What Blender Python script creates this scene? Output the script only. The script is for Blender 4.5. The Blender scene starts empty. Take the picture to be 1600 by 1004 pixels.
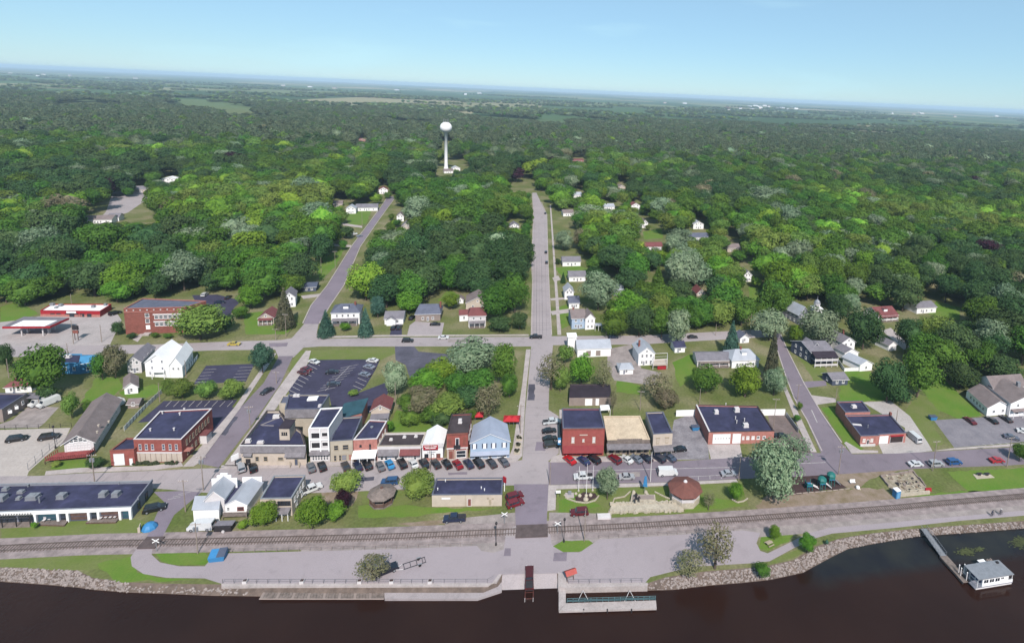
import bpy, bmesh, math, random
import numpy as np
from mathutils import Matrix, Vector

# ------------------------------------------------------------------ camera, sky, sun, exposure
F, CX, CY, H = 890.0, 950.0, 293.0, 110.0            # lens and principal point in photograph pixels (1600 x 1004), camera height
ROLL = math.atan(.045)
PITCH = math.atan((CY - (137 + .045 * (CX - 800))) * math.cos(ROLL) / F)
YAW = math.radians(6.0)                               # the middle street runs along +Y
_Y = np.array([math.sin(YAW), math.cos(YAW), 0.]); _X = np.array([math.cos(YAW), -math.sin(YAW), 0.]); _Z = np.array([0, 0, 1.])
FW = math.cos(PITCH) * _Y - math.sin(PITCH) * _Z
UP = math.cos(PITCH) * _Z + math.sin(PITCH) * _Y
IR = math.cos(ROLL) * _X + math.sin(ROLL) * UP
ID = math.sin(ROLL) * _X - math.cos(ROLL) * UP
CAM = np.array([0., 0., H])

sc = bpy.context.scene
COL = sc.collection
cd = bpy.data.cameras.new('camera'); cam = bpy.data.objects.new('camera', cd); COL.objects.link(cam)
cd.sensor_width = 36.0; cd.lens = F / 1600 * 36
cd.shift_x = -(CX - 800) / 1600; cd.shift_y = -(502 - CY) / 1600
cd.clip_start = 1.0; cd.clip_end = 120000
cam.matrix_world = Matrix(((IR[0], -ID[0], -FW[0], 0), (IR[1], -ID[1], -FW[1], 0), (IR[2], -ID[2], -FW[2], H), (0, 0, 0, 1)))
sc.camera = cam

SUN_EL = math.radians(45.5)
SHADOW_AZ = math.radians(-13.4) + YAW                 # direction shadows point, clockwise from +Y
SUN_AZ = SHADOW_AZ + math.pi                          # where the sun stands
w = bpy.data.worlds.new('World'); sc.world = w; w.use_nodes = True
nt = w.node_tree; nt.nodes.clear()
wo = nt.nodes.new('ShaderNodeOutputWorld'); bg = nt.nodes.new('ShaderNodeBackground'); sky = nt.nodes.new('ShaderNodeTexSky')
sky.sky_type = 'NISHITA'; sky.sun_disc = False; sky.sun_elevation = SUN_EL; sky.sun_rotation = SUN_AZ
sky.altitude = 100; sky.air_density = 1.0; sky.dust_density = 0.0; sky.ozone_density = 6.0
bg.inputs[1].default_value = 0.069
tint = nt.nodes.new('ShaderNodeMix'); tint.data_type = 'RGBA'; tint.blend_type = 'MULTIPLY'; tint.inputs['Factor'].default_value = 1; tint.inputs['B'].default_value = (.79, .94, 1.1, 1)
tc = nt.nodes.new('ShaderNodeTexCoord'); cm = nt.nodes.new('ShaderNodeMapping'); cm.inputs['Scale'].default_value = (1.2, 1.2, 7); cn = nt.nodes.new('ShaderNodeTexNoise'); cn.inputs['Scale'].default_value = 2.2; cn.inputs['Detail'].default_value = 7
cr_ = nt.nodes.new('ShaderNodeMapRange'); cr_.inputs['From Min'].default_value = .56; cr_.inputs['From Max'].default_value = .8; cr_.inputs['To Min'].default_value = .42; cr_.inputs['To Max'].default_value = .8
cl_ = nt.nodes.new('ShaderNodeMix'); cl_.data_type = 'RGBA'; cl_.inputs['B'].default_value = (6.3, 9.7, 10.9, 1)
nt.links.new(tc.outputs['Generated'], cm.inputs['Vector']); nt.links.new(cm.outputs['Vector'], cn.inputs['Vector']); nt.links.new(cn.outputs['Fac'], cr_.inputs['Value']); nt.links.new(cr_.outputs['Result'], cl_.inputs['Factor'])
nt.links.new(sky.outputs[0], tint.inputs['A']); nt.links.new(tint.outputs['Result'], cl_.inputs['A']); nt.links.new(cl_.outputs['Result'], bg.inputs[0]); nt.links.new(bg.outputs[0], wo.inputs[0])
sl = bpy.data.lights.new('sun', 'SUN'); so = bpy.data.objects.new('sun', sl); COL.objects.link(so)
sl.energy = 5.0; sl.angle = math.radians(0.6); sl.color = (1.0, .94, .87)
sd = Vector((math.sin(SHADOW_AZ) * math.cos(SUN_EL), math.cos(SHADOW_AZ) * math.cos(SUN_EL), -math.sin(SUN_EL)))
so.rotation_euler = sd.to_track_quat('-Z', 'Y').to_euler(); so.location = (0, 0, 300)
sc.view_settings.view_transform = 'Standard'; sc.view_settings.look = 'None'
sc.view_settings.exposure = 0.47; sc.view_settings.gamma = 1.0; sc.view_settings.use_curve_mapping = False
sc.render.engine = 'CYCLES'
cy = sc.cycles
cy.max_bounces = 5; cy.diffuse_bounces = 2; cy.glossy_bounces = 2; cy.transmission_bounces = 2; cy.volume_bounces = 0
cy.transparent_max_bounces = 4; cy.caustics_reflective = False; cy.caustics_refractive = False
cy.use_denoising = True; cy.sample_clamp_indirect = 4.0

# ------------------------------------------------------------------ helpers
R = random.Random(7)
def G(x, y, z=0.0):
    """ground point (or point on the level z) seen at a photograph pixel"""
    d = (x - CX) / F * IR + (y - CY) / F * ID + FW
    return CAM + (z - H) / d[2] * d
def PJ(p):
    v = np.asarray(p, float) - CAM; q = v @ FW
    return CX + F * (v @ IR) / q, CY + F * (v @ ID) / q
def SC(p):
    return F / ((np.asarray(p, float) - CAM) @ FW)      # pixels per metre across the view at p
def HT(base, ytop):
    g = G(*base); lo, hi = 0.0, 90.0
    for _ in range(40):
        m = (lo + hi) / 2
        if PJ(g + np.array([0, 0, m]))[1] > ytop: lo = m
        else: hi = m
    return lo
def lin(c):
    c = c / 255.0
    return c / 12.92 if c <= .04045 else ((c + .055) / 1.055) ** 2.4
KALB = 0.55
def A(rgb, k=None):
    """albedo of a surface that looks rgb in the sunlit photograph"""
    k = KALB if k is None else k
    return tuple(min(.85, lin(v) * k) for v in rgb) + (1.0,)

MATS = {}
def mat(name, rgb, rough=.85, var=.18, scale=.6, rgb2=None, fine=None, spec=.25, metal=0.0, k=None, bump=0.0, rand=0.0, stain=0.0):
    if name in MATS: return MATS[name]
    m = bpy.data.materials.new(name); m.use_nodes = True
    t = m.node_tree; n = t.nodes; b = n['Principled BSDF']
    b.inputs['Roughness'].default_value = rough; b.inputs['Metallic'].default_value = metal
    b.inputs['Specular IOR Level'].default_value = spec
    c1 = A(rgb, k); c2 = A(rgb2, k) if rgb2 else tuple(v * (1 - var * 1.6) for v in c1[:3]) + (1,)
    if not rgb2: c1 = tuple(min(.88, v * (1 + var * .5)) for v in c1[:3]) + (1,)
    geo = n.new('ShaderNodeNewGeometry')
    no = n.new('ShaderNodeTexNoise'); no.inputs['Scale'].default_value = scale; no.inputs['Detail'].default_value = 6; no.inputs['Roughness'].default_value = .65
    t.links.new(geo.outputs['Position'], no.inputs['Vector'])
    rp = n.new('ShaderNodeValToRGB'); rp.color_ramp.elements[0].position = .33; rp.color_ramp.elements[1].position = .67
    rp.color_ramp.elements[0].color = c2; rp.color_ramp.elements[1].color = c1
    t.links.new(no.outputs['Fac'], rp.inputs['Fac']); out = rp.outputs['Color']
    if fine:
        n2 = n.new('ShaderNodeTexNoise'); n2.inputs['Scale'].default_value = fine; n2.inputs['Detail'].default_value = 3
        t.links.new(geo.outputs['Position'], n2.inputs['Vector'])
        mr = n.new('ShaderNodeMapRange'); mr.inputs['From Min'].default_value = .3; mr.inputs['From Max'].default_value = .7
        mr.inputs['To Min'].default_value = .88; mr.inputs['To Max'].default_value = 1.08
        t.links.new(n2.outputs['Fac'], mr.inputs['Value'])
        mx = n.new('ShaderNodeMix'); mx.data_type = 'RGBA'; mx.blend_type = 'MULTIPLY'; mx.inputs['Factor'].default_value = 1
        t.links.new(out, mx.inputs['A']); t.links.new(mr.outputs['Result'], mx.inputs['B']); out = mx.outputs['Result']
    if stain:
        n3 = n.new('ShaderNodeTexNoise'); n3.inputs['Scale'].default_value = .23; n3.inputs['Detail'].default_value = 9; n3.inputs['Roughness'].default_value = .7; n3.inputs['Distortion'].default_value = 1.2
        t.links.new(geo.outputs['Position'], n3.inputs['Vector'])
        m3 = n.new('ShaderNodeMapRange'); m3.inputs['From Min'].default_value = .54; m3.inputs['From Max'].default_value = .7; m3.inputs['To Min'].default_value = 1; m3.inputs['To Max'].default_value = 1 - stain
        t.links.new(n3.outputs['Fac'], m3.inputs['Value'])
        x3 = n.new('ShaderNodeMix'); x3.data_type = 'RGBA'; x3.blend_type = 'MULTIPLY'; x3.inputs['Factor'].default_value = 1
        t.links.new(out, x3.inputs['A']); t.links.new(m3.outputs['Result'], x3.inputs['B']); out = x3.outputs['Result']
    if rand:
        oi = n.new('ShaderNodeObjectInfo'); hs = n.new('ShaderNodeHueSaturation')
        m1 = n.new('ShaderNodeMapRange'); m1.inputs['To Min'].default_value = 1 - rand; m1.inputs['To Max'].default_value = 1 + rand
        t.links.new(oi.outputs['Random'], m1.inputs['Value']); t.links.new(m1.outputs['Result'], hs.inputs['Value'])
        t.links.new(out, hs.inputs['Color']); out = hs.outputs['Color']
    t.links.new(out, b.inputs['Base Color'])
    if bump:
        bp = n.new('ShaderNodeBump'); bp.inputs['Strength'].default_value = bump; bp.inputs['Distance'].default_value = .3
        t.links.new(no.outputs['Fac'], bp.inputs['Height']); t.links.new(bp.outputs['Normal'], b.inputs['Normal'])
    MATS[name] = m
    return m
def ribmat(name, rgb, pitch, rough=.5, depth=.25, ang=0.0):
    """ribbed sheet or board siding: fine relief of parallel seams"""
    m = mat(name, rgb, rough, .1, .25)
    t = m.node_tree; n = t.nodes
    wv = n.new('ShaderNodeTexWave'); wv.inputs['Scale'].default_value = 1 / pitch * .5; wv.wave_profile = 'SAW'
    wv.bands_direction = 'X'; geo = n.new('ShaderNodeNewGeometry'); mp = n.new('ShaderNodeMapping'); mp.inputs['Rotation'].default_value[2] = ang
    t.links.new(geo.outputs['Position'], mp.inputs['Vector']); t.links.new(mp.outputs['Vector'], wv.inputs['Vector'])
    bp = n.new('ShaderNodeBump'); bp.inputs['Strength'].default_value = depth; bp.inputs['Distance'].default_value = .1
    t.links.new(wv.outputs['Fac'], bp.inputs['Height']); t.links.new(bp.outputs['Normal'], n['Principled BSDF'].inputs['Normal'])
    return m
def glassmat():
    m = mat('window_glass', (58, 66, 78), .12, .3, .9, spec=.6)
    return m
def paint(rgb):
    nm = 'car_paint_%d_%d_%d' % rgb
    if nm in MATS: return MATS[nm]
    m = mat(nm, rgb, .28, .06, 2.0, spec=.5)
    m.node_tree.nodes['Principled BSDF'].inputs['Coat Weight'].default_value = .4
    return m

def tag(o, label=None, cat=None, group=None, kind=None):
    if label: o['label'] = label
    if cat: o['category'] = cat
    if group: o['group'] = group
    if kind: o['kind'] = kind
    return o
def thing(name, label, cat, loc=(0, 0, 0), rz=0.0, group=None):
    o = bpy.data.objects.new(name, None); COL.objects.link(o)
    o.location = (float(loc[0]), float(loc[1]), float(loc[2])); o.rotation_euler = (0, 0, rz)
    o.empty_display_size = .5
    return tag(o, label, cat, group)
class MB:
    """collects faces, builds them as one mesh object"""
    def __init__(s): s.v = []; s.f = []; s.m = []
    def add(s, vs, fs, m=0):
        b = len(s.v); s.v += [tuple(float(c) for c in p) for p in vs]
        s.f += [tuple(b + i for i in f) for f in fs]; s.m += [m] * len(fs)
        return s
    def hexa(s, lo, hi, m=0):
        """lo, hi: four corners each, counter-clockwise seen from above"""
        return s.add(list(lo) + list(hi), [(3, 2, 1, 0), (4, 5, 6, 7), (0, 1, 5, 4), (1, 2, 6, 5), (2, 3, 7, 6), (3, 0, 4, 7)], m)
    def box(s, c, d, rz=0.0, m=0):
        x, y, z = d[0] / 2, d[1] / 2, d[2] / 2; ca, sa = math.cos(rz), math.sin(rz)
        q = [(c[0] + ca * a - sa * b, c[1] + sa * a + ca * b) for a, b in ((-x, -y), (x, -y), (x, y), (-x, y))]
        return s.hexa([(a, b, c[2] - z) for a, b in q], [(a, b, c[2] + z) for a, b in q], m)
    def prism(s, poly, z0, z1, m=0):
        n = len(poly)
        if sum(poly[i][0] * poly[(i + 1) % n][1] - poly[(i + 1) % n][0] * poly[i][1] for i in range(n)) < 0: poly = poly[::-1]
        vs = [(p[0], p[1], z0) for p in poly] + [(p[0], p[1], z1) for p in poly]
        return s.add(vs, [tuple(range(n))[::-1], tuple(range(n, 2 * n))] + [(i, (i + 1) % n, n + (i + 1) % n, n + i) for i in range(n)], m)
    def bar(s, a, b, r, n=6, r2=None, m=0):
        a = Vector(a); b = Vector(b); d = (b - a); r2 = r if r2 is None else r2
        if d.length < 1e-6: return s
        q = d.to_track_quat('Z', 'Y').to_matrix(); vs = []
        for k in range(n):
            u = q @ Vector((math.cos(2 * math.pi * k / n), math.sin(2 * math.pi * k / n), 0)); vs.append(a + u * r)
        for k in range(n):
            u = q @ Vector((math.cos(2 * math.pi * k / n), math.sin(2 * math.pi * k / n), 0)); vs.append(b + u * r2)
        return s.add(vs, [tuple(range(n))[::-1], tuple(range(n, 2 * n))] + [(i, (i + 1) % n, n + (i + 1) % n, n + i) for i in range(n)], m)
    def lathe(s, c, prof, n=16, m=0):
        vs = []
        for r, z in prof:
            for k in range(n): vs.append((c[0] + r * math.cos(2 * math.pi * k / n), c[1] + r * math.sin(2 * math.pi * k / n), c[2] + z))
        fs = []
        for j in range(len(prof) - 1):
            for k in range(n): fs.append((j * n + k, j * n + (k + 1) % n, (j + 1) * n + (k + 1) % n, (j + 1) * n + k))
        fs.append(tuple(range(n))[::-1]); fs.append(tuple((len(prof) - 1) * n + k for k in range(n)))
        return s.add(vs, fs, m)
    def mesh(s, name, mats, off=(0, 0, 0), smooth=False):
        me = bpy.data.meshes.new(name)
        me.from_pydata([(v[0] - off[0], v[1] - off[1], v[2] - off[2]) for v in s.v], [], s.f)
        for mt in (mats if isinstance(mats, (list, tuple)) else [mats]): me.materials.append(mt)
        me.polygons.foreach_set('material_index', s.m)
        if smooth: me.polygons.foreach_set('use_smooth', [True] * len(me.polygons))
        me.update()
        return me
    def build(s, name, mats, parent=None, smooth=False, local=False):
        """vertices are in world metres (local=False) or in the parent's own frame (local=True)"""
        off = (0, 0, 0) if (parent is None or local) else WL(parent)
        o = bpy.data.objects.new(name, s.mesh(name, mats, off, smooth)); COL.objects.link(o)
        o.parent = parent
        return o
def WL(o):
    x = y = z = 0.0
    while o is not None: x += o.location[0]; y += o.location[1]; z += o.location[2]; o = o.parent
    return (x, y, z)
def inst(name, me, loc, rz, parent, scale=(1, 1, 1)):
    o = bpy.data.objects.new(name, me); COL.objects.link(o); o.parent = parent
    pl = WL(parent) if parent else (0, 0, 0)
    o.location = (loc[0] - pl[0], loc[1] - pl[1], loc[2] - pl[2]); o.rotation_euler = (0, 0, rz); o.scale = scale
    return o
def px(pts, z=0.0): return [tuple(G(a, b, z)[:2]) for a, b in pts]
def sheet(name, pts, z, m, kind='structure', label=None, cat=None, thick=0.0, world=False, parent=None):
    """a flat polygon lying on the ground; thick > 0 gives it a kerb down to the ground"""
    poly = pts if world else px(pts)
    n = len(poly)
    if sum(poly[i][0] * poly[(i + 1) % n][1] - poly[(i + 1) % n][0] * poly[i][1] for i in range(n)) < 0: poly = poly[::-1]
    me = bpy.data.meshes.new(name); bm = bmesh.new()
    off = WL(parent) if parent else (0, 0, 0)
    vs = [bm.verts.new((p[0] - off[0], p[1] - off[1], z - off[2])) for p in poly]; f = bm.faces.new(vs)
    bm.normal_update()
    if f.normal.z < 0: f.normal_flip()
    if thick:
        lo = [bm.verts.new((p[0] - off[0], p[1] - off[1], z - thick - off[2])) for p in poly]
        for i in range(n): bm.faces.new((vs[i], lo[i], lo[(i + 1) % n], vs[(i + 1) % n]))
        bmesh.ops.recalc_face_normals(bm, faces=bm.faces)
    bmesh.ops.triangulate(bm, faces=[f] if f.is_valid else [])
    bm.to_mesh(me); bm.free(); me.materials.append(m)
    o = bpy.data.objects.new(name, me); COL.objects.link(o); o.parent = parent
    return tag(o, label, cat, None, kind if parent is None else None)
def strip_poly(line, wl, wr):
    """world polyline widened wl to its left and wr to its right"""
    p = [np.array(q[:2]) for q in line]; L, Rr = [], []
    for i in range(len(p)):
        d = p[min(i + 1, len(p) - 1)] - p[max(i - 1, 0)]; d = d / np.linalg.norm(d); n = np.array([-d[1], d[0]])
        L.append(tuple(p[i] + n * wl)); Rr.append(tuple(p[i] - n * wr))
    return L + Rr[::-1]
def resample(line, step):
    p = [np.array(q[:2]) for q in line]; out = []; carry = 0.0
    for a, b in zip(p[:-1], p[1:]):
        L = np.linalg.norm(b - a); d = (b - a) / L; s = carry
        while s < L: out.append((a + d * s, math.atan2(d[1], d[0]))); s += step
        carry = s - L
    return out
def wobble(pts, amp=.35, step=2.0, seed=1):
    """world polygon with an uneven, natural outline"""
    r = random.Random(seed); out = []
    n = len(pts)
    for i in range(n):
        a = np.array(pts[i]); b = np.array(pts[(i + 1) % n]); L = np.linalg.norm(b - a); k = max(1, int(L / step))
        d = (b - a) / max(L, 1e-6); nn = np.array([-d[1], d[0]])
        for j in range(k):
            q = a + (b - a) * j / k + nn * r.uniform(-amp, amp) * (0 if j == 0 else 1)
            out.append(tuple(q))
    return out
# ------------------------------------------------------------------ materials
M_conc = mat('concrete_paving', (188, 177, 180), .9, .07, .06, fine=5, stain=0.22)
M_plaza = mat('plaza_asphalt', (183, 171, 177), .9, .05, .05, fine=6, stain=0.12)
M_walk = mat('sidewalk_concrete', (206, 194, 193), .9, .12, .3, fine=2.5, stain=0.2)
M_asph = mat('worn_asphalt', (148, 136, 148), .9, .1, .07, fine=4, stain=0.22)
M_asph2 = mat('purple_asphalt', (152, 140, 154), .9, .1, .08, fine=4, stain=0.2)
M_dark = mat('fresh_asphalt', (74, 71, 96), .9, .15, .15, fine=1.0, stain=-0.35)
M_lot = mat('lot_asphalt', (104, 102, 118), .9, .25, .12, fine=.8, stain=-0.3)
M_gravel = mat('pale_gravel', (180, 168, 166), .95, .2, .35, fine=4)
M_ballast = mat('ballast_gravel', (176, 161, 161), .95, .25, .5, fine=5)
M_dirt = mat('bare_dirt', (172, 152, 140), .95, .2, .3, rgb2=(138, 122, 96), fine=3)
M_mulch = mat('dark_mulch', (86, 66, 66), .95, .25, .6, fine=4)
M_lawn = mat('bright_lawn', (98, 138, 42), .95, .2, .12, rgb2=(120, 140, 62), fine=2.2)
M_lawn2 = mat('mown_lawn', (128, 134, 82), .95, .2, .15, rgb2=(112, 130, 58), fine=2.0)
M_white = mat('white_paint', (240, 238, 240), .6, .05, .8, k=.78)
M_offwhite = mat('offwhite_siding', (226, 220, 222), .7, .08, .6, k=.64, stain=0.12)
M_cream = mat('cream_wall', (222, 206, 192), .8, .08, .5, stain=0.14)
M_beige = mat('beige_wall', (206, 194, 178), .85, .1, .5, stain=0.16)
M_tan = mat('tan_wall', (196, 180, 158), .85, .12, .5)
M_brick = mat('red_brick', (174, 98, 90), .85, .15, .9, fine=6, stain=0.16)
M_brick2 = mat('dark_brick', (160, 98, 88), .85, .18, .9, fine=6)
M_brickpk = mat('pink_brick', (206, 140, 130), .85, .15, .9, fine=6, stain=0.16)
M_redp = mat('red_fascia', (186, 46, 58), .6, .08, .8)
M_roofdk = mat('dark_membrane_roof', (70, 70, 102), .8, .28, .18, fine=.7, stain=-0.5)
M_roofbr = mat('brown_tar_roof', (84, 74, 78), .85, .25, .3, fine=1, stain=-0.3)
M_roofbk = mat('black_shingle_roof', (66, 56, 68), .85, .2, .3, fine=3)
M_roofgy = mat('grey_shingle_roof', (142, 138, 148), .85, .14, .4, fine=3, stain=0.15)
M_roofbl = mat('bluegrey_shingle_roof', (112, 116, 136), .85, .14, .4, fine=3)
M_roofbn = mat('brown_shingle_roof', (148, 134, 134), .85, .14, .4, fine=3, stain=0.15)
M_roofrd = mat('red_shingle_roof', (138, 82, 84), .85, .14, .4, fine=3)
M_rooftan = mat('tan_gravel_roof', (228, 206, 180), .9, .08, .25, fine=2, k=.62, stain=0.18)
M_roofmt = ribmat('pale_metal_roof', (196, 200, 212), .6, .45)
M_roofblue = ribmat('pale_blue_metal_roof', (184, 192, 214), .6, .45)
M_roofwh = mat('white_membrane_roof', (238, 236, 238), .7, .06, .3, k=.76)
M_teal = mat('teal_tarp_roof', (58, 96, 110), .7, .2, .3)
M_shing = mat('weathered_shingle', (148, 142, 148), .9, .2, .8, fine=4)
M_steel = mat('galvanised_steel', (176, 178, 186), .45, .12, 1.0, metal=.3)
M_dkmetal = mat('dark_metal', (62, 58, 62), .6, .15, 1.0)
M_wood = mat('grey_wood', (150, 136, 130), .85, .25, 1.2, fine=5)
M_woodbr = mat('brown_wood', (120, 92, 84), .85, .25, 1.2, fine=5)
M_pole = mat('pole_wood', (176, 160, 150), .9, .2, 1.0)
M_stone = mat('pale_limestone', (214, 202, 184), .9, .15, .8, fine=3)
M_rock = mat('riprap_rock', (188, 174, 170), .95, .2, .9, fine=3, rand=.12)
M_line = mat('worn_line_paint', (214, 208, 208), .8, .2, 1.5)
M_rail = mat('rail_steel', (142, 128, 124), .5, .2, 1.0, metal=.4)
M_tie = mat('rail_tie_wood', (138, 122, 117), .95, .25, 1.0)
M_rub = mat('tyre_rubber', (34, 33, 36), .8, .1, 3)
M_tail = mat('tail_lamp_red', (150, 24, 28), .3, .1, 3)
M_lampw = mat('head_lamp_clear', (226, 228, 232), .2, .05, 3)
M_blueplastic = mat('blue_plastic', (72, 148, 206), .5, .08, 1.5)
M_glass = glassmat()
M_bluewall = mat('bright_blue_siding', (84, 158, 208), .7, .1, .6)
M_paleblue = mat('pale_blue_siding', (186, 206, 232), .7, .06, .6)
M_greywall = mat('grey_siding', (150, 152, 166), .75, .1, .6)
M_dkgrey = mat('dark_blue_grey_siding', (92, 100, 122), .75, .1, .6)
M_taupe = mat('taupe_wall', (168, 152, 146), .8, .1, .6)
M_redgreen = mat('teal_play_plastic', (48, 128, 124), .5, .1, 1.5)

# ------------------------------------------------------------------ ground, river, bank
def ground_mat():
    m = bpy.data.materials.new('open_ground'); m.use_nodes = True; t = m.node_tree; n = t.nodes; b = n['Principled BSDF']
    b.inputs['Roughness'].default_value = .95; b.inputs['Specular IOR Level'].default_value = .1
    geo = n.new('ShaderNodeNewGeometry')
    def noise(s, d=5):
        q = n.new('ShaderNodeTexNoise'); q.inputs['Scale'].default_value = s; q.inputs['Detail'].default_value = d
        t.links.new(geo.outputs['Position'], q.inputs['Vector']); return q.outputs['Fac']
    def ramp(fac, stops):
        r = n.new('ShaderNodeValToRGB'); e = r.color_ramp.elements
        for i, (p, c) in enumerate(stops):
            el = e[i] if i < 2 else e.new(p)
            el.position = p; el.color = A(c)
        t.links.new(fac, r.inputs['Fac']); return r.outputs['Color']
    near = ramp(noise(.06), [(.32, (104, 118, 62)), (.5, (126, 129, 84)), (.68, (154, 146, 116))])
    fine = n.new('ShaderNodeMapRange'); fine.inputs['From Min'].default_value = .3; fine.inputs['From Max'].default_value = .7
    fine.inputs['To Min'].default_value = .75; fine.inputs['To Max'].default_value = 1.18
    t.links.new(noise(1.3), fine.inputs['Value'])
    mu = n.new('ShaderNodeMix'); mu.data_type = 'RGBA'; mu.blend_type = 'MULTIPLY'; mu.inputs['Factor'].default_value = 1
    t.links.new(near, mu.inputs['A']); t.links.new(fine.outputs['Result'], mu.inputs['B'])
    # farm fields beyond the woods: each Voronoi cell one crop
    mp = n.new('ShaderNodeMapping'); mp.inputs['Scale'].default_value = (1.0, .55, 1)
    t.links.new(geo.outputs['Position'], mp.inputs['Vector'])
    vo = n.new('ShaderNodeTexVoronoi'); vo.inputs['Scale'].default_value = .0011; vo.distance = 'CHEBYCHEV'
    t.links.new(mp.outputs['Vector'], vo.inputs['Vector'])
    sx = n.new('ShaderNodeSeparateColor'); t.links.new(vo.outputs['Color'], sx.inputs['Color'])
    fields = ramp(sx.outputs[0], [(.2, (74, 100, 66)), (.5, (92, 120, 78)), (.75, (128, 138, 96)), (.92, (166, 160, 128))])
    sp = n.new('ShaderNodeSeparateXYZ'); t.links.new(geo.outputs['Position'], sp.inputs['Vector'])
    mr = n.new('ShaderNodeMapRange'); mr.inputs['From Min'].default_value = 1500; mr.inputs['From Max'].default_value = 2200
    t.links.new(sp.outputs['Y'], mr.inputs['Value'])
    mx = n.new('ShaderNodeMix'); mx.data_type = 'RGBA'
    t.links.new(mr.outputs['Result'], mx.inputs['Factor']); t.links.new(mu.outputs['Result'], mx.inputs['A']); t.links.new(fields, mx.inputs['B'])
    t.links.new(mx.outputs['Result'], b.inputs['Base Color'])
    return m
M_ground = ground_mat()
WZ = -1.4
BANK_TOP = [(-160, 880), (-60, 884), (0, 886), (60, 887), (120, 890), (145, 902), (200, 909), (260, 911), (330, 912), (346, 912), (600, 912), (770, 912), (783, 896),
            (870, 893), (884, 912), (1010, 911), (1040, 901), (1100, 892), (1150, 888), (1195, 884), (1240, 874), (1275, 853), (1310, 841), (1350, 834), (1420, 826), (1500, 820), (1600, 813), (1680, 807), (1800, 798)]
BANK_LOW = [(-160, 904), (-60, 906), (0, 908), (60, 912), (120, 917), (150, 921), (200, 925), (260, 927), (330, 930), (405, 931), (600, 934), (745, 934), (783, 918),
            (870, 916), (884, 924), (1010, 922), (1050, 921), (1110, 914), (1160, 910), (1205, 905), (1255, 894), (1295, 872), (1325, 857), (1365, 849), (1430, 838), (1510, 832), (1600, 825), (1680, 819), (1800, 810)]
top_w = px(BANK_TOP); low_w = [tuple(G(a, b, WZ)[:2]) for a, b in BANK_LOW]
FARR = 30000
poly = [(-400, top_w[0][1])] + top_w + [(500, top_w[-1][1] + 10), (FARR, 200), (FARR, FARR), (-FARR, FARR), (-FARR, 100)]
sheet('ground', poly, 0.0, M_ground, world=True)
mb = MB()
n = len(top_w)
ext_t = [(-400, top_w[0][1])] + top_w + [(500, top_w[-1][1] + 10)]; ext_l = [(-400, low_w[0][1])] + low_w + [(500, low_w[-1][1] + 10)]
for i in range(len(ext_t) - 1):
    a, b, c, d = ext_t[i], ext_t[i + 1], ext_l[i + 1], ext_l[i]
    def dn(p, q): return (q[0] + (q[0] - p[0]) * .8, q[1] + (q[1] - p[1]) * .8 - .4, WZ - 1.2)
    mb.add([(a[0], a[1], 0), (b[0], b[1], 0), (c[0], c[1], WZ), (d[0], d[1], WZ), dn(b, c), dn(a, d)], [(0, 3, 2, 1), (3, 5, 4, 2)])
o = mb.build('bank', mat('muddy_bank', (128, 112, 104), .95, .25, .6, fine=3)); tag(o, kind='structure')

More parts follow.
